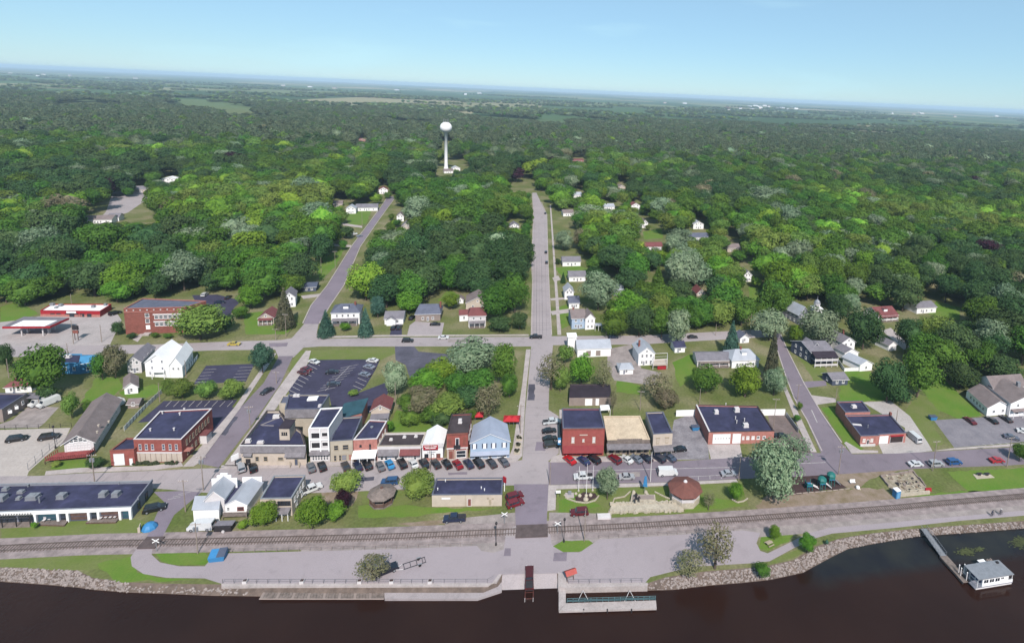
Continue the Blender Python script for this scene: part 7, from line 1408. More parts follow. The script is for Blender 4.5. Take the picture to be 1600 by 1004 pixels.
# picnic tables and cyclists
g = G(1202, 851); t = thing('picnic_table', 'tan picnic table on the grass by the path loop', 'table', g, .4); MB().box((0, 0, .75), (1.8, .75, .07)).build('table_top', M_tan, t, local=True)
for s in (-.75, .75): MB().box((0, s, .45), (1.8, .26, .06)).build('bench', M_tan, t, local=True)
for s in (-.6, .6): MB().bar((s, -.7, 0), (s, .2, .75), .06, 4).bar((s, .7, 0), (s, -.2, .75), .06, 4).build('leg', M_woodbr, t, local=True)
def person_mesh(m_list, riding=True):
    """one continuous skin: skeleton edges thickened"""
    J = {'pel': (0, 0, .98), 'ch': (.22, 0, 1.36), 'nk': (.3, 0, 1.5), 'hd': (.36, 0, 1.66), 'ht': (.38, 0, 1.8), 'lh': (.02, .12, .96), 'lk': (.4, .13, .78), 'la': (.22, .13, .34), 'lf': (.38, .13, .3), 'rh': (.02, -.12, .96), 'rk': (.36, -.13, .58), 'ra': (.08, -.13, .16), 'rf': (.24, -.13, .12), 'ls': (.26, .2, 1.42), 'le': (.46, .24, 1.2), 'lw': (.68, .22, 1.08), 'rs': (.26, -.2, 1.42), 're': (.46, -.24, 1.2), 'rw': (.68, -.22, 1.08)}
    E = [('pel', 'ch'), ('ch', 'nk'), ('nk', 'hd'), ('hd', 'ht'), ('pel', 'lh'), ('lh', 'lk'), ('lk', 'la'), ('la', 'lf'), ('pel', 'rh'), ('rh', 'rk'), ('rk', 'ra'), ('ra', 'rf'), ('ch', 'ls'), ('ls', 'le'), ('le', 'lw'), ('ch', 'rs'), ('rs', 're'), ('re', 'rw')]
    rad = dict(pel=.15, ch=.17, nk=.06, hd=.11, ht=.08, lh=.1, lk=.07, la=.045, lf=.045, rh=.1, rk=.07, ra=.045, rf=.045, ls=.075, le=.05, lw=.04, rs=.075, re=.05, rw=.04)
    ks = list(J); me = bpy.data.meshes.new('person'); me.from_pydata([J[k] for k in ks], [(ks.index(a), ks.index(b)) for a, b in E], [])
    o = bpy.data.objects.new('person', me); COL.objects.link(o); md = o.modifiers.new('skin', 'SKIN')
    for i, k in enumerate(ks): v = me.skin_vertices[0].data[i]; v.radius = (rad[k], rad[k]); v.use_root = (k == 'pel')
    s = o.modifiers.new('sub', 'SUBSURF'); s.levels = 1; s.render_levels = 1
    for m in m_list: me.materials.append(m)
    return o
for i, (x, y, c_) in enumerate(((1550, 806, (70, 74, 96)), (1563, 804, (120, 116, 124)))):
    g = G(x, y); an = math.radians(12)
    bc = thing('bicycle', ('dark bicycle of the leading path rider', 'dark bicycle of the following path rider')[i], 'bicycle', (g[0], g[1], .03), an, 'bicycles on the river path')
    for wx in (-.5, .55):
        wv = MB(); n = 16
        for k in range(n): a0, a1 = 2 * math.pi * k / n, 2 * math.pi * (k + 1) / n; wv.bar((wx + .33 * math.cos(a0), 0, .34 + .33 * math.sin(a0)), (wx + .33 * math.cos(a1), 0, .34 + .33 * math.sin(a1)), .025, 4)
        wv.build('wheel', M_rub, bc, local=True)
    fr = MB()
    for a, b in (((-.5, 0, .34), (-.15, 0, .34)), ((-.15, 0, .34), (-.28, 0, .85)), ((-.28, 0, .8), (.38, 0, .85)), ((-.15, 0, .34), (.4, 0, .8)), ((.38, 0, .95), (.55, 0, .34)), ((-.5, 0, .34), (-.26, 0, .75))): fr.bar(a, b, .025, 5)
    fr.build('frame', M_dkmetal, bc, local=True); MB().box((-.28, 0, .9), (.26, .14, .06)).build('saddle', M_rub, bc, local=True); MB().bar((.4, -.28, 1.02), (.4, .28, 1.02), .02, 5).build('handlebar', M_steel, bc, local=True)
    p = person_mesh([mat('rider_clothes_%d' % i, c_, .9, .15, 3)]); p.name = 'person'; p.location = (g[0] - .28 * math.cos(an), g[1] - .28 * math.sin(an), .03); p.rotation_euler = (0, 0, an)
    tag(p, ('person in dark top riding ahead on the river path', 'person in grey top riding behind on the river path')[i], 'person', 'people cycling on the river path')
    hl = MB().lathe((.38, 0, 1.76), [(.13, 0), (.12, .08), (.05, .14)], 8).build('helmet', M_white if i else M_dkmetal, p, local=True)
# ------------------------------------------------------------------ trees
def leafmat(name, rgb, rgb2, rand=.16, k=None):
    m = bpy.data.materials.new(name); m.use_nodes = True; t = m.node_tree; n = t.nodes; n.clear()
    out = n.new('ShaderNodeOutputMaterial'); d = n.new('ShaderNodeBsdfDiffuse'); tr = n.new('ShaderNodeBsdfTranslucent'); mx = n.new('ShaderNodeMixShader'); mx.inputs[0].default_value = .22
    oi = n.new('ShaderNodeObjectInfo'); geo = n.new('ShaderNodeNewGeometry')
    no = n.new('ShaderNodeTexNoise'); no.inputs['Scale'].default_value = .55; no.inputs['Detail'].default_value = 4
    t.links.new(geo.outputs['Position'], no.inputs['Vector'])
    rp = n.new('ShaderNodeValToRGB'); rp.color_ramp.elements[0].position = .35; rp.color_ramp.elements[1].position = .68
    rp.color_ramp.elements[0].color = A(rgb2, k); rp.color_ramp.elements[1].color = A(rgb, k)
    t.links.new(no.outputs['Fac'], rp.inputs['Fac'])
    hs = n.new('ShaderNodeHueSaturation'); m1 = n.new('ShaderNodeMapRange'); m1.inputs['To Min'].default_value = 1 - rand * 1.5; m1.inputs['To Max'].default_value = 1 + rand
    m2 = n.new('ShaderNodeMapRange'); m2.inputs['To Min'].default_value = .475; m2.inputs['To Max'].default_value = .525
    mu = n.new('ShaderNodeMath'); mu.operation = 'MULTIPLY'; mu.inputs[1].default_value = 7.31; fr = n.new('ShaderNodeMath'); fr.operation = 'FRACT'
    t.links.new(oi.outputs['Random'], m1.inputs['Value']); t.links.new(oi.outputs['Random'], mu.inputs[0]); t.links.new(mu.outputs[0], fr.inputs[0]); t.links.new(fr.outputs[0], m2.inputs['Value'])
    t.links.new(m1.outputs['Result'], hs.inputs['Value']); t.links.new(m2.outputs['Result'], hs.inputs['Hue']); t.links.new(rp.outputs['Color'], hs.inputs['Color'])
    t.links.new(hs.outputs['Color'], d.inputs['Color']); t.links.new(hs.outputs['Color'], tr.inputs['Color'])
    t.links.new(d.outputs[0], mx.inputs[1]); t.links.new(tr.outputs[0], mx.inputs[2]); t.links.new(mx.outputs[0], out.inputs['Surface'])
    return m
KL = .86
LEAF = {'G': leafmat('leaf_bright_green', (112, 146, 54), (82, 116, 42), k=KL), 'M': leafmat('leaf_mid_green', (96, 128, 54), (66, 96, 42), k=KL), 'D': leafmat('leaf_dark_green', (82, 106, 66), (56, 80, 50), k=KL),
        'S': leafmat('leaf_silver_green', (146, 162, 132), (98, 120, 92), k=KL), 'Y': leafmat('leaf_yellow_green', (140, 168, 66), (100, 138, 48), k=KL), 'B': leafmat('leaf_brownish', (140, 132, 108), (104, 106, 76), k=KL),
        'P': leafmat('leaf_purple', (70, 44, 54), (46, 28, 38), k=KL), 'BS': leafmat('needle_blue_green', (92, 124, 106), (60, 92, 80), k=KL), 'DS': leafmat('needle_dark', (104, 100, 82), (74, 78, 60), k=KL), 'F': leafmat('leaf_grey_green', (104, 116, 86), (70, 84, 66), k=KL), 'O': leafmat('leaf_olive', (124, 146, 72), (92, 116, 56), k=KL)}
M_bark = mat('tree_bark', (112, 98, 88), .95, .25, 2.0)
def crown_mesh(name, seed, lobes, per, ls, core=True, gap=0.0, cone=False, jit=.36):
    """unit crown: leaf-sized faces over many lobes spread through the volume; radius about 1, height -1..1"""
    r = np.random.RandomState(seed); V, Fc, off = [], [], 0
    L = []
    if cone:
        for k in range(lobes):
            z = -1 + 2 * (k + .5) / lobes; rr = max(.06, (1 - (z + 1) / 2) ** .85); n = max(3, int(9 * rr) + 2); a0 = r.uniform(0, 6)
            for j in range(n): a = a0 + 6.283 * j / n; L.append((np.array([math.cos(a) * rr * .68, math.sin(a) * rr * .68, z + r.uniform(-.05, .05)]), .34 * rr + .06, .5))
    else:
        for k in range(lobes):
            z = r.uniform(-.75, .95); a = k * 2.39996 + r.uniform(-.4, .4); q = math.sqrt(max(0.02, 1 - z * z)) * (1.0 if z > -.2 else .85); d = r.uniform(.5, .74)
            L.append((np.array([math.cos(a) * q * d, math.sin(a) * q * d, z * d * 1.02]), r.uniform(.24, .42), .85))
    for c, rad, fl in L:
        n = int(per * (rad / .33) ** 2 if not cone else per * (rad / .33) ** 1.2)
        u = r.normal(size=(n, 3)); u[:, 2] = u[:, 2] * .9 + .25; u /= np.linalg.norm(u, axis=1)[:, None]
        p = c + u * np.array([1, 1, fl]) * rad * r.uniform(.78, 1.08, (n, 1))
        if gap: keep = r.rand(n) > gap; u, p = u[keep], p[keep]; n = len(p)
        nn = u + (p - np.array([0, 0, -.3])) * .35 + r.normal(size=(n, 3)) * jit; nn /= np.linalg.norm(nn, axis=1)[:, None]
        t1 = np.cross(nn, r.normal(size=(n, 3))); t1 /= np.linalg.norm(t1, axis=1)[:, None]; t2 = np.cross(nn, t1)
        s = ls * r.uniform(.6, 1.25, (n, 1)); s2 = s * r.uniform(.55, .95, (n, 1))
        q = np.stack([p - t1 * s, p - t2 * s2 + nn * s * .25, p + t1 * s, p + t2 * s2 + nn * s * .25], 1).reshape(-1, 3)
        V.append(q); Fc.append(np.arange(n * 4).reshape(-1, 4) + off); off += n * 4
    V = np.concatenate(V).tolist(); Fc = np.concatenate(Fc).tolist()
    if core:
        bm = bmesh.new(); bmesh.ops.create_icosphere(bm, subdivisions=2, radius=.6 if not cone else .3); b0 = len(V)
        for v in bm.verts:
            k = r.uniform(.8, 1.15); x, y, z = v.co
            if cone: w_ = (1 - (z / .3 + 1) / 2); V.append((x * 1.8 * w_ + 0, y * 1.8 * w_, z * 3.0))
            else: V.append((x * k, y * k, z * k))
        for f in bm.faces: Fc.append([v.index + b0 for v in f.verts])
        bm.free()
    me = bpy.data.meshes.new(name); me.from_pydata(V, [], Fc); me.materials.append(LEAF['M']); return me
def trunk_mesh(name, seed, limbs=6, spread=.55):
    """unit trunk: foot at 0, reaching z = 1, limbs fan out into the crown"""
    r = random.Random(seed); b = MB()
    b.bar((0, 0, -.02), (.01, 0, .3), .055, 8, .04); b.bar((.01, 0, .3), (r.uniform(-.03, .03), r.uniform(-.03, .03), .95), .04, 7, .012)
    for k in range(limbs):
        a = k * 2.4 + r.uniform(-.3, .3); z = r.uniform(.25, .6); e = (math.cos(a) * spread * r.uniform(.5, 1), math.sin(a) * spread * r.uniform(.5, 1), z + r.uniform(.18, .4)); m = (e[0] * .45, e[1] * .45, z + (e[2] - z) * .4)
        b.bar((0, 0, z), m, .022, 5, .016); b.bar(m, e, .016, 5, .005)
    return b.mesh(name, M_bark)
CR_HI = [crown_mesh('crown', s, 34, 130, .05) for s in (1, 2, 3, 4)]
CR_SP = [crown_mesh('crown', s, 30, 70, .055, core=False, gap=.35) for s in (11, 12)]
CR_CN = [crown_mesh('crown', s, 13, 70, .06, cone=True) for s in (21, 22)]
CR_MD = [crown_mesh('crown', s, 28, 80, .066, jit=.28) for s in (31, 32, 33, 34)]
CR_LO = [crown_mesh('crown', s, 18, 26, .12, jit=.2) for s in (41, 42, 43)]
TRK = [trunk_mesh('trunk', s) for s in (1, 2)]
def tree_at(xy, r, rz, clear, col, label, kind='hi', group=None, name='tree', cat='tree', ang=None):
    """tree with its foot at xy (world), crown radius r, crown half height rz, crown bottom at height clear"""
    t = thing(name, label, cat, (xy[0], xy[1], 0), R.uniform(0, 6.28) if ang is None else ang, group)
    me = R.choice({'hi': CR_HI, 'sp': CR_SP, 'cn': CR_CN, 'md': CR_MD}[kind]); zc = clear + rz
    o = bpy.data.objects.new('crown', me); COL.objects.link(o); o.parent = t; o.location = (0, 0, zc); o.scale = (r * R.uniform(.86, 1.16), r * R.uniform(.86, 1.16), rz); o.material_slots[0].link = 'OBJECT'; o.material_slots[0].material = LEAF[col]
    k = bpy.data.objects.new('trunk', R.choice(TRK)); COL.objects.link(k); k.parent = t; hh = zc + rz * (.5 if kind != 'cn' else .8); k.scale = (r * 1.35 if kind == 'sp' else r * .9, r * 1.35 if kind == 'sp' else r * .9, hh)
    return t
def fit(cx, cy_, wpx, hpx, clear=.12):
    """world foot, radius, half height for a crown seen as a wpx x hpx blob centred on a pixel"""
    z = 3.0
    for _ in range(6):
        p = G(cx, cy_, z); s = SC(p); d = math.asin(max(.05, min(.95, (H - z) / np.linalg.norm(p - CAM)))); r = wpx / 2 / s
        hh = hpx / 2 / s; rz = math.sqrt(max((hh * .45) ** 2, (hh ** 2 - (r * math.sin(d)) ** 2))) / math.cos(d); rz = max(rz, r * .55); z = rz * (1 + clear) + .25
    return p[:2], r, rz, rz * clear + .25
TREES = [(311, 502, 76, 60, 'O', 'hi', 'broad olive green tree before the brick school'), (409, 557, 36, 50, 'BS', 'hi', 'dense blue green tree at the side street corner lot'), (65, 577, 68, 84, 'M', 'hi', 'tall leafy tree beside the bright blue house'), (178, 562, 38, 54, 'B', 'hi', 'thin brownish tree right of the blue house'), (158, 570, 30, 44, 'M', 'md', 'green tree between blue house and brownish tree'),
         (8, 556, 26, 44, 'D', 'hi', 'dark tree cut by the west picture edge'), (110, 632, 26, 40, 'O', 'hi', 'small olive tree beside the gravel yard vans'), (72, 612, 30, 26, 'D', 'md', 'dark shrubby tree under the tall leafy one'), (137, 634, 18, 18, 'M', 'md', 'small green bush behind the chalet'), (30, 572, 0, 0, 0, 0, 0),
         (262, 604, 26, 26, 'O', 'hi', 'hedge tree above the marked lot, leftmost of four'), (284, 606, 34, 32, 'O', 'hi', 'hedge tree above the marked lot, second from the left'), (322, 608, 40, 32, 'O', 'hi', 'hedge tree above the marked lot, third from the left'), (362, 607, 42, 34, 'O', 'hi', 'hedge tree above the marked lot, rightmost of four'),
         (617, 588, 44, 56, 'S', 'hi', 'silvery tree right of the dark parking lot'), (738, 556, 78, 62, 'S', 'hi', 'broad silver green tree at the upper street'), (788, 567, 46, 68, 'M', 'hi', 'tall green tree right of the broad silver one'), (668, 592, 62, 36, 'G', 'hi', 'bright green tree below the patterned lot'), (715, 598, 44, 40, 'M', 'hi', 'green tree in the middle of the shop block wood'), (660, 622, 60, 48, 'B', 'hi', 'brownish tree behind the low shops'), (700, 632, 62, 44, 'O', 'hi', 'olive tree behind the brick arch shop'), (764, 622, 54, 56, 'B', 'sp', 'sparse brown tree behind the blue hall'), (640, 652, 40, 26, 'M', 'md', 'low green shrubbery edge behind the low shops'), (690, 652, 40, 22, 'D', 'md', 'dark shrub mass behind the brick arch shop'), (607, 665, 16, 22, 'G', 'md', 'bright bush beside the pink brick shop'), (736, 648, 26, 18, 'M', 'md', 'green bush behind the blue hall'),
         (862, 575, 46, 52, 'B', 'sp', 'sparse pinkish brown tree beside the middle street'), (909, 576, 46, 54, 'G', 'hi', 'bright green tree above the black roofed garage'), (944, 582, 26, 50, 'B', 'sp', 'thin brown tree right of the bright green one'), (884, 552, 28, 30, 'O', 'md', 'olive tree at the white hall corner'), (958, 624, 14, 34, 'B', 'sp', 'brown shrub beside the black roofed garage'), (876, 588, 30, 44, 'O', 'hi', 'olive tree between brown and bright green trees'),
         (1028, 600, 56, 44, 'B', 'sp', 'sparse brown tree on the lawn behind the cream shop'), (1040, 622, 40, 36, 'B', 'hi', 'brownish low tree below the sparse one'), (1104, 591, 52, 46, 'M', 'hi', 'round green tree, left of the pair by the ranch house'), (1166, 593, 64, 56, 'G', 'hi', 'large round bright green tree by the hipped cottage'), (1211, 594, 38, 46, 'S', 'hi', 'small silvery tree at the east side street'), (1208, 552, 28, 74, 'DS', 'cn', 'tall narrow brown conifer at the east side street'),
         (1204, 506, 64, 52, 'S', 'hi', 'big silver tree at the upper street end'), (1280, 508, 62, 62, 'S', 'hi', 'pale silver tree before the church'), (1352, 512, 64, 68, 'D', 'hi', 'large dark tree beside the white wing house'), (1243, 522, 26, 34, 'G', 'md', 'small bright tree between silver trees'), (1144, 528, 28, 54, 'BS', 'cn', 'blue spruce beside the upper street'), (1060, 510, 40, 60, 'S', 'md', 'grey green tree beside the dark car street end'), (1390, 592, 64, 72, 'D', 'hi', 'dark tree left of the pair by the green meadow'), (1438, 582, 66, 76, 'M', 'hi', 'green tree right of the pair by the green meadow'), (1400, 612, 50, 34, 'D', 'md', 'low dark undergrowth tree below the meadow pair'),
         (1210, 732, 92, 96, 'S', 'hi', 'huge silver green tree shading the main street'), (1240, 700, 56, 50, 'S', 'sp', 'paler second crown behind the huge silver tree'), (1150, 767, 30, 30, 'G', 'hi', 'round bright bush tree on the park lawn'), (950, 753, 40, 50, 'S', 'hi', 'conical silvery tree in the park beside the flagpoles'), (541, 752, 58, 42, 'O', 'hi', 'round olive tree on the main street, left of the gazebo'), (652, 753, 54, 46, 'O', 'hi', 'round olive tree on the main street, right of the gazebo'), (536, 779, 30, 30, 'P', 'hi', 'dark purple leaved tree in the garden'),
         (411, 802, 48, 40, 'G', 'hi', 'bright green tree before the cream riverside store'), (487, 799, 46, 52, 'G', 'hi', 'bright green tree right of the cream riverside store'), (524, 798, 36, 30, 'G', 'md', 'smaller bright tree beside the purple one'), (379, 818, 18, 16, 'G', 'md', 'small bush at the workshop trailer'), (53, 820, 9, 11, 'Y', 'md', 'small yellow green bush beside the pergola'),
         (1120, 849, 68, 66, 'B', 'sp', 'tall sparse grey tree leaning over the river plaza'), (1080, 878, 56, 40, 'B', 'sp', 'lower sparse grey green tree at the rocky bank'), (1211, 831, 20, 22, 'G', 'hi', 'smaller round bush on the path loop'), (1262, 847, 31, 32, 'G', 'hi', 'larger round bush beside the river path'), (582, 884, 56, 34, 'B', 'sp', 'small sparse tree over the black pickup on the plaza'),
         (444, 480, 32, 62, 'DS', 'cn', 'tall dark brown conifer beside little red house'), (509, 504, 24, 40, 'BS', 'cn', 'blue spruce left of the hipped roof house'), (571, 502, 24, 42, 'BS', 'cn', 'blue spruce right of the hipped roof house'), (539, 510, 20, 14, 'G', 'md', 'small bright bush before the hipped porch'), (571, 438, 62, 62, 'Y', 'hi', 'glowing yellow green tree above the hipped roof house'), (936, 452, 60, 64, 'S', 'hi', 'large silver tree beside the middle street houses'), (1028, 438, 34, 44, 'M', 'cn', 'green pine standing out of the hillside trees'),
         (772, 472, 54, 60, 'M', 'hi', 'dark green tree right of the red roofed house'), (805, 455, 44, 66, 'M', 'hi', 'tall green tree at the middle street kerb'), (782, 505, 40, 26, 'D', 'md', 'low dark tree behind the upper street pavement'), (812, 500, 34, 30, 'D', 'md', 'low tree at the upper crossroads corner'), (872, 408, 10, 10, 'D', 'md', 'round dark bush on the grey roofed house lawn'), (880, 433, 10, 16, 'D', 'cn', 'little pointed evergreen at the street spur'), (1108, 780, 20, 24, 'B', 'sp', 'bare twiggy shrub beside the park gazebo'),
         (1260, 500, 10, 10, 'M', 'md', 'bush before the church door'), (1595, 705, 24, 30, 'M', 'hi', 'green tree at the right picture edge by the street'), (1250, 634, 10, 14, 'M', 'md', 'upper small bush on the side street verge'), (1246, 652, 12, 14, 'M', 'md', 'lower small bush on the side street verge'), (148, 722, 26, 16, 'D', 'md', 'dark round shrub beside the brick garage lawn'), (88, 724, 14, 10, 'O', 'md', 'pale shrub row before the chalet deck'), (183, 512, 18, 22, 'D', 'hi', 'dark round tree at the school corner'), (205, 524, 14, 10, 'D', 'md', 'small hedge bush left of the school steps'), (242, 523, 12, 9, 'M', 'md', 'green hedge bush right of the school steps'), (262, 524, 12, 9, 'M', 'md', 'second hedge bush right of the school steps'), (352, 505, 30, 28, 'D', 'md', 'dark shrub beside the school lot'), (690, 578, 58, 44, 'G', 'hi', 'bright green tree at the edge of the patterned lot'), (748, 594, 54, 44, 'M', 'hi', 'green tree between silver tree and sparse brown tree'), (730, 620, 50, 40, 'D', 'hi', 'dark tree behind the brick arch shop roof'), (640, 628, 44, 36, 'M', 'hi', 'green tree right of the tan cottage lawn'), (676, 645, 46, 26, 'M', 'hi', 'green thicket tree above the white gable shop'), (796, 600, 30, 40, 'M', 'hi', 'green tree at the middle street pavement'), (1474, 556, 64, 60, 'M', 'hi', 'green tree right of the shaded drive'), (1502, 584, 62, 46, 'D', 'hi', 'dark tree left of the gabled restaurant'), (1466, 516, 58, 54, 'O', 'hi', 'olive tree right of the grey villa'), (1534, 556, 62, 52, 'M', 'hi', 'green tree above the gabled restaurant'), (1568, 574, 60, 44, 'D', 'hi', 'dark tree above the restaurant chimney'), (468, 420, 62, 52, 'D', 'hi', 'dark round tree above the navy garage'), (502, 386, 46, 48, 'D', 'hi', 'dark tree left of the uphill meadow'), (454, 442, 42, 34, 'M', 'hi', 'green tree behind the white farmhouse'), (598, 404, 56, 46, 'D', 'hi', 'dark tree above the yellow green one'), (640, 430, 56, 48, 'M', 'hi', 'green tree uphill of the grey bungalow'), (700, 428, 60, 50, 'M', 'hi', 'green tree uphill of the blue roofed house'), (750, 430, 56, 50, 'D', 'hi', 'dark tree uphill of the brown gable house'), (962, 503, 50, 44, 'M', 'hi', 'green tree right of the pale blue house'), (1000, 500, 56, 52, 'D', 'hi', 'dark tree behind the tall white gable house'), (1035, 502, 48, 50, 'M', 'hi', 'green tree left of the grey green one at the street'), (985, 474, 60, 52, 'G', 'hi', 'bright green crown in the thicket above the white hall'), (1030, 478, 50, 44, 'O', 'hi', 'olive crown in the thicket above the white hall'), (1090, 494, 50, 40, 'M', 'hi', 'green tree on the upper street bend'), (1125, 488, 54, 46, 'O', 'hi', 'olive tree above the blue spruce'), (1160, 484, 50, 50, 'M', 'hi', 'green tree left of the big silver tree'), (1060, 456, 54, 44, 'D', 'hi', 'dark crown above the pinkish gabled house'), (1128, 452, 60, 50, 'D', 'hi', 'dark crown left of the little green clearing'), (985, 436, 60, 44, 'D', 'hi', 'dark crown right of the large silver tree'), (1090, 425, 56, 44, 'S', 'hi', 'silver grey crown in the middle of the hillside'), (910, 372, 40, 34, 'B', 'hi', 'brownish tree above the wide grey roof'), (925, 335, 56, 36, 'S', 'hi', 'silver crown below the high pale roofed house'), (880, 374, 32, 34, 'S', 'hi', 'silver tree at the kerb high on the middle street'), (980, 390, 60, 44, 'M', 'hi', 'green crown left of the long red brown roof'), (1200, 462, 48, 50, 'M', 'cn', 'green pine behind the big silver tree'), (1222, 470, 46, 46, 'M', 'hi', 'green tree left of the church'), (1310, 478, 46, 44, 'D', 'hi', 'dark tree right of the church steeple'), (1420, 520, 50, 56, 'D', 'hi', 'dark tree below the grey villa'), (1448, 545, 56, 56, 'M', 'hi', 'green tree beside the shaded drive'), (390, 462, 46, 40, 'G', 'hi', 'bright green tree behind little red house'), (376, 486, 26, 24, 'M', 'md', 'green shrub mass beside the school lot edge'), (640, 470, 40, 40, 'G', 'hi', 'bright green tree between grey bungalow and blue roofed house'), (590, 478, 30, 36, 'BS', 'hi', 'blue green tree right of the yellow green one'), (705, 470, 30, 26, 'G', 'md', 'bright shrub beside the white garden house'), (495, 335, 50, 46, 'S', 'hi', 'silver tree left of the uphill ranch house'), (478, 296, 60, 46, 'S', 'hi', 'large silver crown in the wood above the uphill meadow'), (652, 328, 56, 50, 'S', 'hi', 'silver crown right of the uphill street top'), (620, 378, 56, 42, 'S', 'hi', 'silver tree overhanging the uphill street'), (1200, 310, 70, 46, 'S', 'hi', 'pale silver crowns standing out of the hillside wood'), (840, 262, 60, 28, 'Y', 'hi', 'yellow green crown above the top of middle street'), (806, 272, 36, 24, 'P', 'hi', 'purple brown tree at the top of the middle street'), (552, 613, 16, 9, 'O', 'md', 'low shrub on the divider of the dark lot'), (1192, 890, 26, 22, 'M', 'md', 'weedy shrub on the rocky bank by the path'), (1292, 846, 7, 8, 'BS', 'md', 'tiny blue green shrub on the rocks by the path')]
KEEP = []          # picture boxes where something behind must stay in view: (x0, y0, x1, y1), with y1 the foot of the thing
NT = 0
for cx, cyy, wp, hp, col, kd, lab in TREES:
    if not wp: continue
    xy, r, rz, cl = fit(cx, cyy, wp, hp, .3 if kd == 'sp' else .03); sm = wp < 22 and kd == 'md'
    tree_at(xy, r, rz, cl, col, lab, kd, name='shrub' if sm else ('conifer' if kd == 'cn' else 'tree'), cat='shrub' if sm else 'tree'); NT += 0 if sm else 1
# the woods: foot points scattered where the photograph shows wood, thinned so that streets and houses stay in view
LOWB = [(-300, 490), (0, 476), (58, 482), (185, 480), (235, 476), (300, 462), (330, 459), (378, 466), (388, 484), (424, 482), (440, 456), (470, 440), (492, 425), (520, 440), (535, 452), (548, 462), (600, 484), (640, 484), (700, 478), (730, 458), (770, 484), (800, 508), (826, 505), (829, 300), (862, 300), (872, 330), (905, 360), (918, 420), (935, 490), (960, 510), (985, 514), (1080, 516), (1110, 514), (1185, 510), (1198, 484), (1240, 472), (1290, 496), (1330, 504), (1365, 482), (1408, 488), (1425, 512), (1440, 545), (1455, 575), (1480, 596), (1520, 604), (1560, 600), (1620, 606), (1900, 640)]
def lowb(x): return np.interp(x, [p[0] for p in LOWB], [p[1] for p in LOWB])
for b in HILLBOX: KEEP.append((b[0] + (b[2] - b[0]) * .15, b[1], b[2] - (b[2] - b[0]) * .15, b[3] - (b[3] - b[1]) * .5))
def keepline(pts, wd):
    for (x0, y0), (x1, y1) in zip(pts[:-1], pts[1:]):
        n = max(2, int(abs(y1 - y0) / 5))
        for k in range(n): t = k / n; x = x0 + (x1 - x0) * t; y = y0 + (y1 - y0) * t; w_ = wd * (y - 120) / 400.0; KEEP.append((x - w_, y - 3, x + w_, y + 3))
keepline([(486, 505), (524, 446), (556, 385), (595, 332), (612, 308)], 15); keepline([(846, 520), (846, 410), (844, 335), (838, 302)], 15); keepline([(868, 520), (865, 400), (860, 330)], 6)
KEEP += [(440, 440, 500, 505), (500, 462, 568, 506), (598, 470, 690, 508), (715, 448, 768, 510), (878, 390, 925, 515), (1236, 455, 1290, 510), (1366, 470, 1404, 503), (1430, 470, 1466, 491), (160, 296, 242, 345), (686, 200, 706, 272), (536, 322, 580, 352), (492, 385, 545, 440), (1002, 358, 1036, 374), (1170, 444, 1196, 470), (684, 452, 722, 476), (300, 455, 380, 480), (60, 462, 176, 495), (186, 455, 330, 522), (940, 440, 976, 464), (1024, 420, 1034, 440), (1445, 470, 1500, 500), (0, 468, 40, 510), (800, 268, 836, 296), (706, 245, 730, 262)]
KEEP = np.array(KEEP)
r = np.random.RandomState(5); cand = []
def scatter(d0, d1, sp):
    n = 0; y = d0
    while y < d1:
        half = y * 1.05 + 60; x = -half - r.uniform(0, sp) - y * .1
        while x < half: cand.append((x + r.uniform(-.42, .42) * sp, y + r.uniform(-.42, .42) * sp, sp)); x += sp
        y += sp * .9
scatter(215, 640, 11.6); scatter(640, 1300, 14.0); scatter(1300, 2300, 19)
def gap_noise(x, y): return math.sin(x * .011 + 1.7) * math.sin(y * .009 + .4) + .6 * math.sin(x * .029 + y * .017)
pts_far, near_list = [], []
